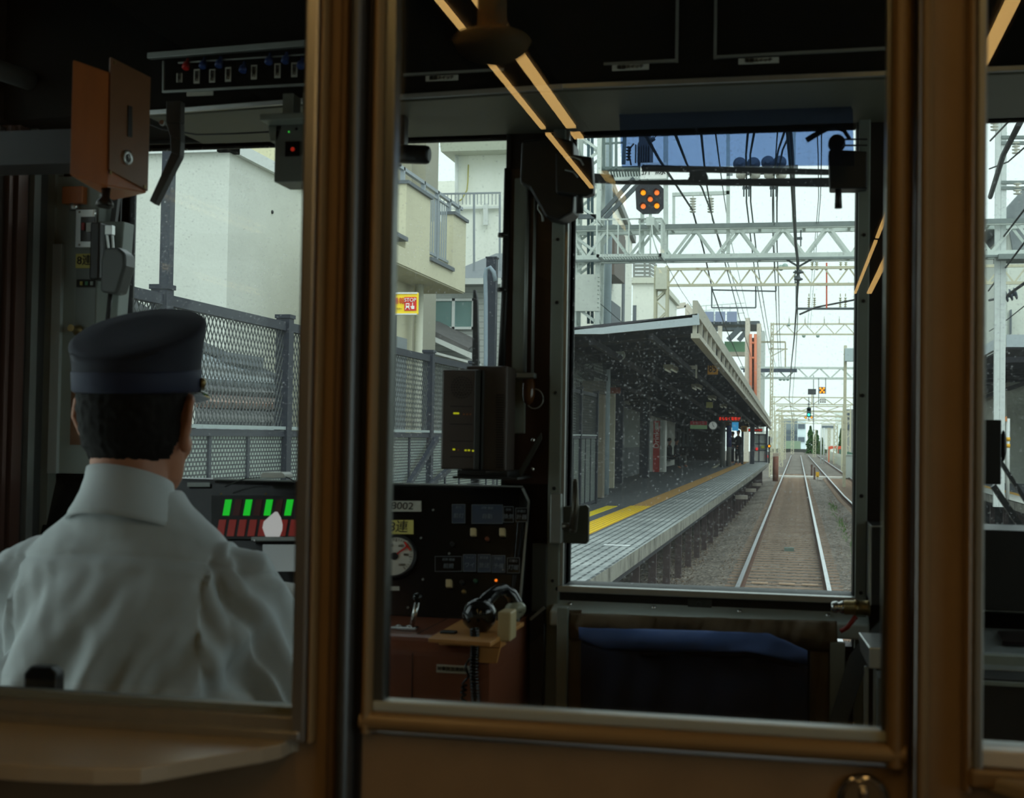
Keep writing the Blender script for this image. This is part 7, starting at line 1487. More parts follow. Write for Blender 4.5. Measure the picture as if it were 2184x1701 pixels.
b = MB(); b.box(PY(1580, 788, 111.5), (PY(1700, 786, 111.5).x, 111.7, PY(1700, 786, 111.5).z)); b.bar(PY(1585, 791, 111.5), PY(1700, 791, 111.5), .2); b.build('cable_bundle', mat('cable_blue_black', (70, 78, 90), .6), t)
t, *_r = gantry('gantry behind the small signals with crossed bracing', 1643, 1990, 847, 862, 140, 2.0, M_GCR, 1648, ph=.3, both=True, ch=.10, br=.09, rightcol=7.0)
far = [(165, 866, 876, 'first faint gantry beyond the green signal'), (195, 878, 886, 'second faint gantry beyond the green signal'), (235, 888, 895, 'third faint gantry beyond the green signal'), (285, 897, 903, 'most distant faint gantry over the tracks')]
for Yf, a, c_, lab in far: gantry(lab, 1655-(Yf-165)*.02, 1812, a, c_, Yf, 3.0, M_GCR, 1660, ch=.13, br=.10, rightcol=PY(1806, 900, Yf).x, col_w=.9)
# small signals
def lamps(name, c0, c1, Y, spots, lab, m_=None, r=.09):
    q0, q1 = PY(c0[0], c1[1], Y), PY(c1[0], c0[1], Y); t = thing(name, ((q0.x+q1.x)/2, Y, q0.z), lab, 'signal'); MB().box((q0.x, Y, q0.z), (q1.x, Y+.15, q1.z)).build('backboard', MATS['signal_black'], t, .02)
    for px, py in spots: MB().lathe(PY(px, py, Y-.01), (0, -1, 0), [(0, r), (.02, r*.8)], 14).build('amber_lens', m_ or M_AMB, t)
    return t
YS2 = 111.3
t = lamps('five_lamp_signal', (1747, 825), (1760, 839), YS2, ((1750, 828), (1757, 828), (1753.5, 832), (1750, 836), (1757, 836)), 'small distant signal with five amber lamps over the second track', r=.085)
MB().bar(PY(1761, 806, YS2), PY(1761, 840, YS2), .06).build('hanger', M_DGREY, t); MB().bar(PY(1746, 806, YS2), PY(1746, 862, YS2), .06).build('hanger', M_DGREY, t)
q0, q1 = PY(1723, 841, YS2), PY(1740.5, 829, YS2); t = thing('dark_board', ((q0.x+q1.x)/2, YS2, q0.z), 'dark rectangular board seen from the back beside the small signal', 'board'); MB().box((q0.x, YS2, q0.z), (q1.x, YS2+.1, q1.z)).build('board_plate', mat('board_grey', (62, 66, 70), .6), t); MB().bar(PY(1732, 841, YS2+.05), PY(1732, 862, YS2+.05), .1).build('stem', M_GCR, t)
q0, q1 = PY(1748, 859, YS2), PY(1761.5, 849, YS2); t = thing('small_white_sign', ((q0.x+q1.x)/2, YS2, q0.z), 'small white sign with six black marks under the distant signal', 'sign'); MB().box((q0.x, YS2, q0.z), (q1.x, YS2+.06, q1.z)).build('sign_plate', MW, t); b = MB()
for i in range(6): x = q0.x+.09+(i % 3)*.17; z = q1.z-.12-(i//3)*.18; b.box((x-.04, YS2-.01, z-.05), (x+.04, YS2, z+.05))
b.build('lettering', M_INK, t)
YG = 139.2
q = PY(1725, 879, YG); t = thing('green_signal', q-Vector((0, 0, .6)), 'tall dark signal head showing green above two amber lamps', 'signal')
b = MB(); q0, q1 = PY(1720.5, 889, YG), PY(1730, 868, YG); b.box((q0.x, YG, q0.z+.1), (q1.x, YG+.15, q1.z-.1)); b.lathe(((q0.x+q1.x)/2, YG, q1.z-.18), (0, 1, 0), [(0, (q1.x-q0.x)/2), (.15, (q1.x-q0.x)/2)], 18); b.lathe(((q0.x+q1.x)/2, YG, q0.z+.18), (0, 1, 0), [(0, (q1.x-q0.x)/2), (.15, (q1.x-q0.x)/2)], 18); b.build('signal_head', mat('signal_green_black', (50, 76, 78), .5), t)
MB().lathe(PY(1725, 884, YG-.02), (0, -1, 0), [(0, .13), (.02, .11)], 16).build('green_lens', mat('signal_cyan', (60, 255, 215), .4, emit=2.2, ecol=(40, 235, 190)), t)
for px in (1718.5, 1731): MB().lathe(PY(px, 890, YG), (0, -1, 0), [(0, .14), (.03, .14)], 16).build('lamp_case', M_BLK, t); MB().lathe(PY(px, 890, YG-.04), (0, -1, 0), [(0, .085), (.02, .07)], 14).build('amber_lens', M_AMB, t)
b = MB(); b.bar(PY(1725, 870, YG+.1), PY(1725, 846, YG+.1), .08); b.box((PY(1725, 860, YG).x-.1, YG, PY(1725, 863, YG).z), (PY(1725, 860, YG).x+.1, 140, PY(1725, 860, YG).z)); b.bar(PY(1725, 889, YG+.05), PY(1725, 897, YG+.05), .08); b.bar(PY(1735, 800, YG), PY(1735, 925, YG), .08); b.build('signal_stem', M_DGREY, t)
# ================================================================ WIRES
M_WIRE = mat('copper_green_wire', (52, 66, 62), .6); M_WBLK = mat('black_cable', (34, 38, 40), .6)
def wire(pts, r, lab, m_=None, grp='overhead wires above the tracks'):
    P = [PY(x, y, Y) for x, y, Y in pts]; b = MB().tube(P, r, 6); o = b.build('overhead_wire', m_ or M_WIRE); tag(o, lab, 'wire', grp); return o
wire(((1372, 280, 14), (1406, 340, 19), (1436, 385, 23), (1477, 448, 30), (1500, 530, 36), (1520, 620, 46), (1548, 700, 60), (1574, 760, 80), (1600, 815, 111)), .022, 'thick wire slanting from the visor corner to the first portal insulator', M_WBLK)
wire(((1436, 275, 14), (1465, 350, 20), (1497, 400, 24), (1516, 450, 30), (1535, 520, 36), (1560, 610, 48), (1580, 690, 66), (1602, 760, 92)), .018, 'wire slanting down past the second portal insulator')
wire(((1495, 278, 14), (1505, 380, 22), (1520, 470, 30), (1552, 560, 42), (1590, 680, 70)), .014, 'thin wire falling between the portal legs')
wire(((1525, 275, 15), (1540, 390, 26), (1556, 500, 40), (1600, 690, 90)), .010, 'hair thin wire beside the portal leg')
for k, (dx, lab) in enumerate(((0, 'inner'), (9, 'outer'))):
    wire(((1596+dx*1.6, 272, 16), (1591+dx, 330, 22), (1592+dx, 372, 26.2), (1592+dx, 430, 28), (1600+dx, 500, 32), (1610+dx*.9, 580, 42), (1624+dx*.8, 660, 60), (1640+dx*.6, 745, 96), (1655+dx*.4, 800, 140)), .016, '%s wire of the pair running down from the paired discs nearer the portal' % lab)
    wire(((1676+dx*1.6, 272, 16), (1660+dx, 320, 22), (1650+dx, 372, 26.2), (1648+dx, 430, 28), (1649+dx*.9, 520, 34), (1654+dx*.7, 610, 46), (1657+dx*.6, 700, 70), (1662+dx*.5, 790, 120)), .016, '%s wire of the pair running down from the second pair of discs' % lab)
wire(((1682, 272, 12), (1688, 330, 15), (1692, 420, 19), (1697, 520, 26), (1702, 560, 30), (1702, 600, 36), (1699, 650, 44), (1694, 720, 60), (1688, 775, 80), (1683, 850, 130), (1692, 900, 240)), .030, 'thickest dark messenger wire running down the middle of the line', M_WBLK)
wire(((1679, 275, 12), (1690, 410, 18), (1700, 560, 28), (1701, 680, 48), (1697, 760, 76), (1690, 850, 130), (1695, 905, 240)), .016, 'contact wire close beside the thickest messenger wire')
wire(((1660, 255, 14), (1650, 400, 24), (1652, 520, 34), (1654, 640, 52)), .008, 'hair thin vertical wire beside the second pair of discs')
wire(((1741, 240, 14), (1745, 330, 18), (1746, 420, 24), (1740, 490, 32), (1722, 700, 80)), .007, 'thinnest wire over the second track, closer to the wiper lever'); wire(((1752, 240, 14), (1752, 330, 18), (1750, 420, 24), (1744, 490, 32), (1728, 700, 80)), .007, 'thin wire over the second track, beside its twin')
wire(((1420, 560, 31), (1450, 615, 36), (1480, 660, 44), (1520, 720, 60)), .007, 'fine wire dropping below the walkway')
wire(((1706, 670, 42), (1740, 655, 43), (1818, 640, 43), (1860, 630, 43)), .03, 'angled steady arm wire crossing under the low crossarm', M_WBLK)
wire(((1281, 648, 29), (1330, 690, 31), (1400, 745, 35)), .008, 'fine stay wire from the mast to the canopy')
for px, py, Yd, lab in ((1592, 400, 27, 'clamp below the discs nearer the portal'), (1650, 400, 27, 'clamp below the second pair of discs'), (1700, 590, 36, 'hanger clamp on the thick messenger wire'), (1703, 508, 30, 'hanger clamp at the truss on the messenger wire')):
    q = PY(px, py, Yd); b = MB(); b.box((q.x-.08, Yd, q.z-.03), (q.x+.08, Yd+.04, q.z+.03)); b.bar((q.x-.05, Yd, q.z-.18), (q.x-.05, Yd, q.z+.18), .03); b.bar((q.x+.05, Yd, q.z-.18), (q.x+.05, Yd, q.z+.18), .03); tag(b.build('wire_clamp', M_DGREY), 'dark '+lab, 'clamp', 'clamps on the overhead wires')
b = MB(); b.bar(PY(1676, 552, 30), PY(1702, 568, 30), .04); b.bar(PY(1732, 552, 30), PY(1704, 568, 30), .04); b.lathe(PY(1703, 575, 30), (0, 0, -1), [(0, .03), (.05, .12), (.07, .12), (.09, .03), (.16, .03), (.2, .1), (.22, .1), (.25, .03)], 14); tag(b.build('v_hanger', M_DGREY), 'V shaped hanger with a ribbed insulator under the signal gantry', 'hanger')
for k, (px, py, Yd) in enumerate(((1665, 571, 40), (1674, 568, 40), (1682, 692, 95), (1714, 716, 95), (1744, 716, 95), (1664, 808, 112), (1672, 808, 112), (1680, 808, 112))):
    r = 6.5/F*Yd*(.6 if k > 1 else 1); b = MB().lathe(PY(px, py, Yd-.05), (.2, -1, 0), [(0, r*.3), (r*.3, r), (r*.6, r*.9), (r*.9, r*.3)], 14); tag(b.build('disc_insulator', mat('pale_green_disc', (150, 172, 164), .3)), 'pale green disc insulator hanging from a gantry down the line', 'insulator', 'pale disc insulators down the line')
# ================================================================ BUILDINGS BEHIND THE CANOPY
t = thing('white_rail_building', (-7.5, 46, -.3), 'white trackside building with a curved roof edge and a brown air duct box', 'building')
x0 = PY(1287, 500, 44).x
b = MB(); P_ = [PX(x, y, -5.9) for x, y in ((1290, 398), (1330, 384), (1341, 400), (1344, 430), (1398, 600), (1398, 720))]
ya_, yb_ = PX(1292, 500, -5.9).y, PX(1349, 500, -5.9).y
b.hull8([(-12, ya_, -.3), (-5.9, ya_, -.3), (-5.9, yb_, -.3), (-12, yb_, -.3), (-12, ya_, PX(1292, 375, -5.9).z), (-5.9, ya_, PX(1292, 375, -5.9).z), (-5.9, yb_, PX(1349, 512, -5.9).z), (-12, yb_, PX(1349, 512, -5.9).z)]); b.build('wall', mat('white_wall_panel', (240, 240, 228), .8, var=.04), t)
b = MB(); b.bar((-5.86, ya_, PX(1292, 375, -5.9).z), (-5.86, yb_, PX(1349, 512, -5.9).z), .18, .25); b.build('roof_edge', mat('dull_roof_edge', (130, 132, 128), .6), t)
a, c_ = PX(1303, 585, -5.6), PX(1327, 505, -5.6); MB().box((-5.9, a.y, a.z), (-5.5, c_.y, c_.z)).build('duct_box', mat('duct_brown', (96, 84, 76), .6), t)
a, c_ = PX(1302, 690, -5.85), PX(1322, 655, -5.85); MB().box((-5.9, a.y, a.z), (-5.82, c_.y, c_.z)).build('vent_grille', M_SLATE, t); a, c_ = PX(1328, 700, -5.85), PX(1334, 512, -5.85); MB().box((-5.9, a.y, a.z), (-5.84, c_.y, c_.z)).build('joint_cover', M_SLATE, t)
YPB = 58
t = thing('pale_stair_building', PY(1375, 700, YPB), 'pale building with an open slatted stair deck behind the second gantry mast', 'building')
q0, q1 = PY(1348, 720, YPB), PY(1400, 604, YPB); MB().box((q0.x, YPB, -.3), (q1.x, YPB+10, q1.z)).build('wall', mat('pale_wall2', (238, 238, 226), .8, var=.04), t); MB().box((q0.x-.1, YPB-.15, q1.z), (q1.x+.15, YPB+10, q1.z+.25)).build('coping', mat('pale_coping2', (214, 214, 198), .7), t)
b = MB()
for k in range(6): py = 598-k*8; b.bar(PY(1350, py, YPB), PY(1386, py, YPB), .07, .12); b.bar(PY(1386, py, YPB), PY(1400, py+8, YPB+6), .06, .1)
for px in (1352, 1375, 1386): b.bar(PY(px, 600, YPB), PY(px, 553, YPB), .08)
b.build('slatted_railing', mat('slat_grey', (136, 138, 132), .6), t)
a = PY(1352, 680, YPB-.02); MB().box((a.x-.05, YPB-.03, a.z-.4), (a.x+.1, YPB, a.z+.6)).build('slit_window', M_SLATE, t)
# elevated steel structure
YE = 92
def E(px, py, Y=YE): return PY(px, py, Y)
M_ECR = mat('structure_cream', (212, 204, 188), .8, var=.06); 
t = thing('elevated_structure', (E(1560, 800).x, YE, -.3), 'elevated cream and grey station structure with orange pipes behind the canopy', 'building')
b = MB()
for px, w_, top in ((1595, 10, 678), (1536, 9, 695), (1619, 9, 690)): a = E(px, top); r = w_/2/F*YE; b.box((a.x-r, YE-r, -.3), (a.x+r, YE+r, a.z))
b.box(E(1545, 758, YE+1), (E(1600, 750, YE+1).x, YE+2, E(1600, 750, YE+1).z)); b.build('cream_column', M_ECR, t)
b = MB(); b.box(E(1470, 692), (E(1620, 686).x, YE+6, E(1620, 684).z)); b.box(E(1515, 704), (E(1590, 698).x, YE+.5, E(1590, 698).z)); b.bar(E(1553, 725), E(1578, 700), .35); b.bar(E(1575, 726), E(1590, 708), .3); b.build('deck_girder', M_DGREY, t)
b = MB()
for px in (1601, 1611): b.tube([E(px, 900, YE-.3), E(px, 712, YE-.3)], .10, 8)
for py in (731, 763): b.tube([E(1600, py, YE-.3), E(1612, py, YE-.3)], .08, 8)
b.build('orange_pipe', mat('orange_pipe', (214, 128, 96), .6), t)
b = MB()
for k in range(8): b.bar(E(1602, 740+k*8, YE+1), E(1612, 726+k*8, YE+1), .2, .1)
b.box(E(1601, 880, YE+1.2), (E(1613, 720, YE+1.2).x, YE+1.4, E(1613, 720, YE+1.2).z)); b.build('escalator_slats', M_BLK, t)
MB().box(E(1545, 752, YE+3), (E(1590, 726, YE+3).x, YE+3.2, E(1590, 728, YE+3).z)).build('green_net', mat('green_net', (140, 186, 150), .8), t)
sp = MB()
for k in range(3): sp.box(E(1500+k*25, 686, YE-.5), (E(1522+k*25, 664, YE-.5).x, YE-.4, E(1522+k*25, 664, YE-.5).z))
sp.build('blue_panels', mat('solar_blue', (140, 150, 178), .3), t)
b = MB()
for py in (650, 660, 671): b.bar(E(1470, py+4), E(1588, py-4), .05)
for px in range(1472, 1590, 17): b.bar(E(px, 690), E(px, 650), .05)
b.build('thin_railing', M_GAL, t)
a, c_ = E(1423, 690, 80), E(1470, 650, 80); b = MB(); b.bar(E(1423, 656, 80), E(1463, 650, 80), .3, .3); b.bar(E(1463, 650, 80), E(1478, 668, 80), .3, .3); b.bar((E(1466, 700, 80).x, 80, cz(80)-.3), E(1466, 652, 80), .25); tag(b.build('bent_steel_girder', M_ECR), 'cream bent frame member beside the blue roof panels', 'frame')
q0, q1 = E(1612, 950, 120), E(1626, 700, 120); MB().box((E(1613, 900, 118).x, 118, -.3), (E(1628, 900, 118).x, 122, E(1620, 705, 118).z)).build('grey_tower', mat('pale_tower', (190, 196, 190), .8), t)
# ================================================================ FAR DISTANCE
YD = 330
def Fz(px, py, Y=YD): return PY(px, py, Y)
def block(name, px0, px1, pt_, Y, m_, lab, dep=3, bands=()):
    a, c_ = Fz(px0, pt_, Y), Fz(px1, pt_, Y); t = thing(name, ((a.x+c_.x)/2, Y, -.3), lab, 'building', 'distant buildings at the end of the line'); MB().box((a.x, Y, -.3), (c_.x, Y+dep, a.z)).build('wall', m_, t)
    for (x0, x1, y0, y1, mm) in bands: p, q = Fz(x0, y1, Y-.2), Fz(x1, y0, Y-.2); MB().box((p.x, Y-.3, p.z), (q.x, Y, q.z)).build('window_band', mm, t)
    return t
MGB = mat('far_grey', (124, 134, 138), .8); MDB = mat('far_dark_window', (84, 94, 104), .4)
block('distant_block', 1668, 1702, 892, 332, MGB, 'grey distant block with a darker base behind the line', bands=((1676, 1700, 918, 924, MDB), (1672, 1702, 930, 940, MDB)))
block('distant_block', 1701, 1719, 895, 328, mat('far_white', (206, 218, 222), .8), 'white distant block with two dark window bands', bands=((1702, 1717, 904, 914, MDB), (1702, 1716, 932, 942, MDB)))
block('distant_block', 1612, 1668, 918, 340, mat('far_pale', (196, 198, 188), .8), 'low pale distant block beside the platform end')
block('distant_block', 1752, 1782, 902, 340, mat('far_beige', (206, 206, 198), .8), 'pale distant block behind the trees', bands=((1753, 1780, 908, 912, MDB),))
block('distant_block', 1782, 1830, 880, 360, mat('far_light', (214, 220, 216), .8), 'tall pale distant block beyond the pylons')
block('trackside_house', 1806, 1860, 872, 205, mat('side_grey', (150, 152, 148), .8), 'grey trackside house at the edge of the door window', bands=((1808, 1813, 880, 892, MDB), (1808, 1812, 902, 915, MDB)))
a, c_ = Fz(1675, 955, 300), Fz(1708, 940, 300); tag(MB().box((a.x, 300, a.z-1), (c_.x, 300.5, c_.z)).build('green_wall', mat('green_screen', (150, 172, 146), .8)), 'pale green screen wall across the end of the line', 'screen wall')
b = MB(); b.box((Fz(1640, 960, 290).x, 290, -.3), (Fz(1770, 960, 290).x, 291, Fz(1700, 957, 290).z)); tag(b.build('dark_hedge_bank', mat('dark_bank', (72, 74, 70), .9, var=.3, scale=.3)), 'dark low bank where the tracks bend away', 'bank')
def tree(px, pbase, ptop, Y, wd, lab, seed, m_):
    rnd = random.Random(seed); a, c_ = Fz(px, pbase, Y), Fz(px, ptop, Y); H = c_.z-a.z; t = thing('cypress_tree', (a.x, Y, -.3), lab, 'tree', 'trees at the bend')
    MB().tube([(a.x, Y, -.3), (a.x, Y, a.z+H*.3)], .25, 8).build('trunk', M_RUST, t)
    b = MB(); R_ = wd/2/F*Y
    for k in range(1400):
        u = rnd.random()**.8; r = R_*(1-u**2.2)*rnd.uniform(.55, 1.05)*(1+.25*math.sin(u*17+seed)); an = rnd.uniform(0, 6.28); p = Vector((a.x+r*math.cos(an), Y+r*math.sin(an), a.z+H*u)); s = rnd.uniform(.12, .3)
        d1 = Vector((rnd.gauss(0, 1), rnd.gauss(0, 1), rnd.gauss(0, 1))).normalized()*s; d2 = Vector((rnd.gauss(0, 1), rnd.gauss(0, 1), rnd.gauss(0, 1))).normalized()*s
        b.add([p-d1, p+d2, p+d1, p-d2*.5], [(0, 1, 2, 3)])
    b.build('foliage', m_, t)
MLF = mat('cypress_green', (70, 110, 58), .8, var=.35, scale=.6); MLF2 = mat('bush_green', (92, 118, 70), .8, var=.3, scale=.8)
tree(1728, 972, 909, 262, 17, 'tallest dark green tree beside the white distant block', 1, MLF); tree(1741, 972, 918, 258, 14, 'dark green tree behind the pylon', 2, MLF); tree(1752, 970, 934, 250, 14, 'lower green bush to the side of the dark trees', 3, MLF2); tree(1795, 960, 915, 200, 10, 'green tree behind the cream pylons', 4, MLF2)
for k, (px, wd, top, bot, Yd, lab) in enumerate(((1690, 5, 880, 962, 250, 'thin lattice pylon before the grey distant block'), (1737, 5, 915, 968, 210, 'lattice pylon standing before the dark trees'), (1673, 4, 900, 958, 180, 'striped lattice pylon beside the platform side of the line'), (1782, 7, 905, 972, 150, 'cream lattice pylon behind the green netting'), (1800, 9, 886, 990, 112, 'stout cream lattice pylon at the edge of the line'), (1665, 8, 885, 968, 130, 'cream lattice pylon just past the platform end'), (1768, 4, 912, 965, 170, 'slender pale pylon between trees and netting'))):
    a, c_ = Fz(px, bot, Yd), Fz(px, top, Yd); r = wd/2/F*Yd; b = MB(); lattice(b, a.x-r, a.x+r, Yd, Yd+.4, -.3, c_.z, .10, None, .08); tag(b.build('lattice_pylon', M_GCR), lab, 'pylon', 'lattice pylons along the line')
for px in (1751, 1757): q = Fz(px, 960, 150); tag(MB().tube([(q.x, 150, -.3), (q.x, 150, Fz(px, 912, 150).z)], .07, 8).build('white_pole', M_COP), ('white pole beside the dark trees', 'white pole beside the low bush')[px > 1752], 'pole')
# fence and netting on the far side of the second track
t = thing('lineside_fence', (4.6, 110, -.3), 'white lineside fence with green netting beyond the second track', 'fence'); 
b = MB(); pts = [(4.0, 78), (4.2, 100), (4.6, 140), (4.4, 200)]
for (x0, y0), (x1, y1) in zip(pts, pts[1:]): b.bar((x0, y0, .15), (x1, y1, .15), .12, .5); b.bar((x0, y0, .9), (x1, y1, .9), .08)
k = 78
while k < 200: b.box((4.25, k-.06, -.2), (4.37, k+.06, 1.0)); k += 4
b.build('fence_rail', mat('fence_cream', (198, 200, 188), .8), t)
MB().hull8([(4.9, 100, -.2), (4.95, 100, -.2), (5.3, 190, -.2), (5.25, 190, -.2), (4.9, 100, 1.3), (4.95, 100, 1.3), (5.3, 190, 1.3), (5.25, 190, 1.3)]).build('green_netting', mat('dark_green_net', (62, 110, 88), .8, var=.2), t)
b = MB(); 
for k in range(3): a = Fz(1767+k*10, 955, 160); b.bar((a.x, 160, a.z), (a.x+.5, 160, a.z+.1), .5, .35); b.box((a.x, 160, -.3), (a.x+.1, 160.1, a.z))
tag(b.build('orange_barrier', mat('orange_barrier', (224, 96, 66), .7)), 'orange barrier boards behind the green netting', 'barrier')
q0, q1 = PY(1799, 1010, 92), PY(1822, 971, 92); t = thing('relay_cabinet', ((q0.x+q1.x)/2, 92, -.3), 'pale grey relay cabinet at the side of the second track', 'cabinet'); MB().box((q0.x, 92, -.1), (q1.x, 92.8, q1.z)).build('cabinet_body', mat('relay_grey', (168, 174, 168), .6), t, .03); b = MB(); b.box((q0.x+.05, 92.2, -.35), (q0.x+.2, 92.4, -.1)); b.box((q1.x-.2, 92.2, -.35), (q1.x-.05, 92.4, -.1)); b.build('leg', M_DGREY, t); MB().box((q0.x-.03, 91.95, q1.z), (q1.x+.03, 92.85, q1.z+.06)).build('cabinet_lid', MATS['relay_grey'], t)
t = thing('pale_meter_box', PY(1810, 768, 76), 'pale box high on a post at the edge of the door window', 'box'); q0, q1 = PY(1802, 770, 76), PY(1822, 742, 76); MB().box((q0.x, 76, q0.z), (q1.x, 76.4, q1.z)).build('box_body', mat('meter_grey', (186, 200, 202), .6), t, .02); MB().box((q0.x-.05, 76.4, -.3), (q0.x+.12, 76.5, PY(1802, 735, 76).z)).build('post', M_GCR, t)
# ================================================================ OPPOSITE PLATFORM, seen through the far window
def R_(px, py, Y): return PY(px, py, Y)
t = thing('opposite_platform', (6.5, 8, -.3), 'opposite station platform with a tan tactile line past the second track', 'platform'); struct(t)
xe = 5.02
MB().box((xe, 6, ZP-.02), (xe+.85, 75, ZP)).build('edge_paving', mat('opposite_edge', (176, 178, 170), .8, var=.06), t); MB().box((xe, 6, ZP-.22), (xe+.2, 75, ZP-.005)).build('edge_face', M_STAIN, t); MB().box((xe+.85, 6, ZP-.12), (11, 75, ZP-.004)).build('asphalt_paving', M_ASPH, t)
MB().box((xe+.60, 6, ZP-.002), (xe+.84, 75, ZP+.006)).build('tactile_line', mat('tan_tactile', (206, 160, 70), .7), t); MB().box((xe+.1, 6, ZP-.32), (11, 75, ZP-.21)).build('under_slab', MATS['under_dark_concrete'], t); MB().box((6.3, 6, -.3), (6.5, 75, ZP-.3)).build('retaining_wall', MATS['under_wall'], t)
s0 = copy_tree(pc, (xe+.2, 12, pc.location.z), 'dark steel stanchion under the opposite platform edge', 'stanchions under the opposite platform')
for k in range(1, 20): copy_tree(s0, (xe+.2, 12+2.4*k, pc.location.z))
t = thing('opposite_canopy', (8, 24, ZP), 'opposite platform canopy with a pale blue fascia and steel brackets', 'canopy'); struct(t)
yc_ = 34; zc2 = R_(2140, 716, yc_).z; zc3 = R_(2140, 740, yc_).z; xc0 = R_(2120, 735, yc_).x
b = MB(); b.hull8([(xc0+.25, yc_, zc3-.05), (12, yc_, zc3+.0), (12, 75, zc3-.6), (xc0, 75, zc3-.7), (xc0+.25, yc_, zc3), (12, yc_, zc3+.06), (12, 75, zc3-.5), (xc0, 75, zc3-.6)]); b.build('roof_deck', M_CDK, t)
b = MB(); b.box((xc0+.28, yc_-.06, zc3), (12, yc_, zc3+.30)); b.bar((xc0+.2, yc_, zc3+.15), (xc0-.0, 75, zc3-.45), .10, .26); b.build('fascia', M_ROOFL, t)
b = MB()
for k in range(12): y = yc_+.2+k*3; b.box((xc0+.16, y-.05, zc3-.35), (xc0+.24, y+.05, zc3+.2-k*.03)); b.bar((xc0+.2, y, zc3-.3), (9, y, zc3-.15), .1, .14)
for k in range(5): b.bar((7+k, yc_+.2, zc3-.25), (7+k, 75, zc3-.9), .08, .12)
b.build('roof_beam', MATS['purlin_dark'], t)
MB().box((8.6, 30, ZP), (8.8, 75, ZP+1.25)).build('lower_wall', mat('stained_white_wall', (170, 174, 164), .9, c2=(80, 86, 84), thr=(.62, .8), scale=2), t)
b = MB(); b.box((8.6, 30, ZP+1.25), (8.82, 75, ZP+2.75)); b.build('green_glazed_wall', mat('green_grey_glazing', (104, 124, 120), .5, var=.1), t); b = MB()
for k in range(30): b.box((8.55, 30+k*1.4, ZP+1.25), (8.62, 30.06+k*1.4, ZP+2.75))
b.box((8.52, 30, ZP+1.2), (8.62, 75, ZP+1.4)); b.build('glazing_bar', MWL, t)
for k in range(2): y = 31+k*5; MB().box((7.1, y, zc3-.45), (7.3, y+1.3, zc3-.35)).build('twin_tube_light', M_TUBE, t)
t = thing('platform_pole', (R_(2150, 1035, 34).x, 34, ZP), 'white pole with an orange board and yellow reflector bands', 'pole'); a = R_(2150, 892, 34); MB().tube([(a.x, 34, ZP), (a.x, 34, a.z)], .045, 12).build('pole_tube', M_COP, t); q0, q1 = R_(2126, 898, 34), R_(2147, 888, 34); MB().box((q0.x, 33.95, q0.z), (q1.x, 34, q1.z)).build('orange_board', mat('orange_board', (206, 130, 70), .6), t)
for py in (940, 954): q = R_(2150, py, 34); MB().lathe((a.x, 34, q.z), (0, 0, 1), [(0, .055), (.09, .055)], 12).build('reflector_band', mat('reflector_yellow', (236, 180, 40), .5), t)
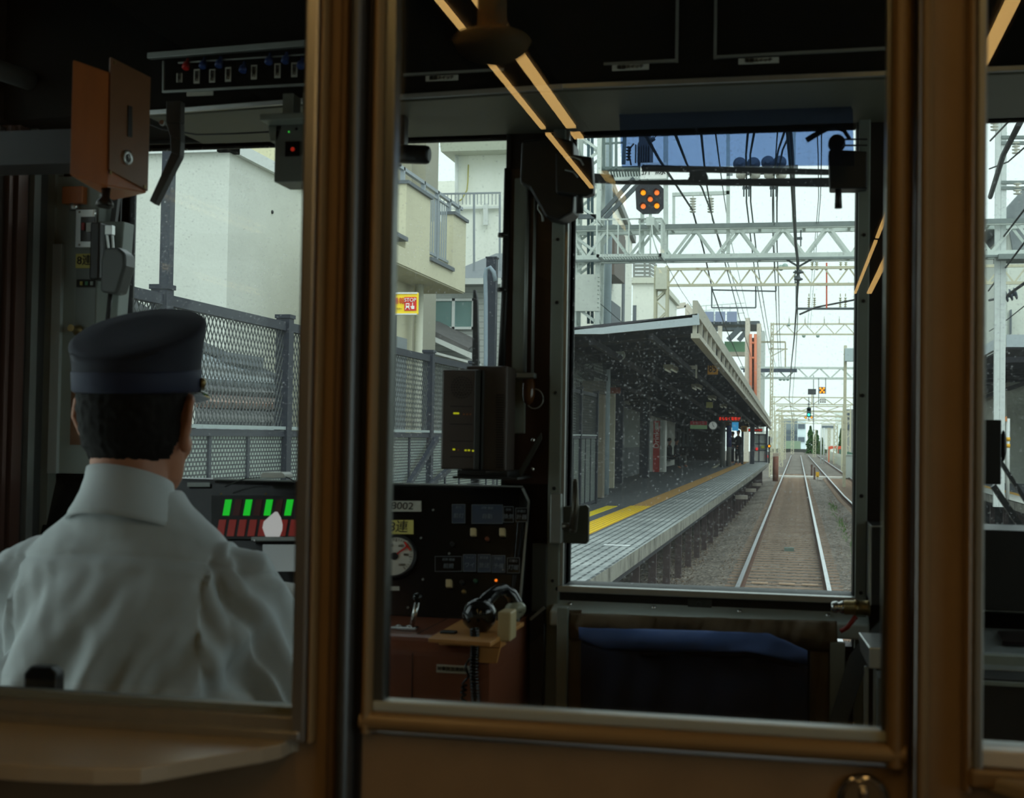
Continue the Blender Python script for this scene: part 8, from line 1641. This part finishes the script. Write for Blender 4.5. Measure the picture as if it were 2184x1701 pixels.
# lattice mast and wires in the far window
b = MB(); x0, x1 = R_(2129, 400, Y1).x, R_(2141, 400, Y1).x
for x in (x0, x1): b.box((x-.055, Y1, ZP), (x+.055, Y1+.12, R_(2130, 200, Y1).z))
b.build('white_mast', mat('white_steel2', (206, 212, 210), .6, var=.08), g1)
b = MB()
for py in (293, 305, 389, 401): b.bar(R_(2136, py, Y1), R_(2230, py, Y1), .07, .07)
b.box(R_(2130, 552, Y1-.3), (R_(2230, 540, Y1-.3).x, Y1+.5, R_(2230, 540, Y1-.3).z)); b.build('mast_crossarm', M_GALD, g1)
b = MB()
for px, py in ((2121, 254), (2167, 303), (2170, 390)): insul(b, R_(px, py, Y1), (0, 0, -1), 4, .09, .07)
b.build('mast_insulators', MI, g1)
for k, pts in enumerate((((2112, 300, 24), (2150, 260, 22), (2180, 225, 20)), ((2112, 420, 28), (2140, 330, 24), (2175, 262, 20)), ((2108, 545, 34), (2140, 505, 30), (2190, 440, 26)), ((2108, 620, 36), (2145, 570, 30), (2190, 510, 26)), ((2110, 360, 26), (2150, 345, 25), (2190, 310, 22)), ((2110, 640, 34), (2145, 632, 31), (2190, 600, 26)), ((2110, 706, 40), (2150, 680, 34), (2190, 648, 30)))):
    wire(pts, (.016, .05, .02, .02, .014, .03, .012)[k], ('upper thin', 'thick braided', 'middle', 'lower middle', 'fine slack', 'heavy strained', 'lowest fine')[k]+' cable slanting across the far window', M_WBLK, 'cables across the far window')
b = MB(); insul(b, R_(2143, 632, 31), (1, 0, .3), 3, .14, .1); tag(b.build('strain_insulator', MID), 'grey strain insulator on the heavy cable in the far window', 'insulator')
t = thing('grey_workshop', (12, 52, -.3), 'grey sloped roof workshop behind the opposite platform', 'building'); a, c_ = R_(2150, 440, 50), R_(2108, 500, 50)
b = MB().prism([R_(x, y, 50) for x, y in ((2108, 484), (2118, 478), (2150, 440), (2184, 400), (2260, 330), (2260, 560), (2165, 560), (2150, 470))], (0, 6, 0)); b.build('roof', mat('workshop_roof', (150, 158, 160), .7, c2=(90, 96, 100), scale=.8), t); MB().box((R_(2151, 500, 50.2).x, 50.2, -.3), (18, 58, R_(2151, 480, 50).z)).build('wall', mat('workshop_wall', (206, 208, 198), .8, var=.05), t)
block('white_wall_building', 2149, 2260, 560, 48, mat('white_building2', (216, 220, 208), .8, var=.04), 'white building behind the opposite canopy', bands=((2155, 2157, 660, 712, MDB),))
block('low_beige_building', 2096, 2149, 672, 70, mat('low_beige', (180, 182, 172), .8, var=.06), 'low beige building behind the opposite canopy'); block('ribbed_tower', 2112, 2124, 640, 90, mat('ribbed_tower', (206, 212, 212), .8), 'narrow pale tower above the low beige building')
# ================================================================ lettering becomes plain mesh
bpy.context.view_layer.update(); _dg = bpy.context.evaluated_depsgraph_get()
for o in [o for o in bpy.data.objects if o.type == 'FONT']:
    me = bpy.data.meshes.new_from_object(o.evaluated_get(_dg)); m_ = o.data.materials[0]
    if not me.materials: me.materials.append(m_)
    n = bpy.data.objects.new('lettering', me); COL.objects.link(n); n.parent = o.parent; n.location = o.location; n.rotation_euler = o.rotation_euler; n.scale = o.scale
    nm = o.name.split('.')[0]; bpy.data.objects.remove(o); n.name = nm
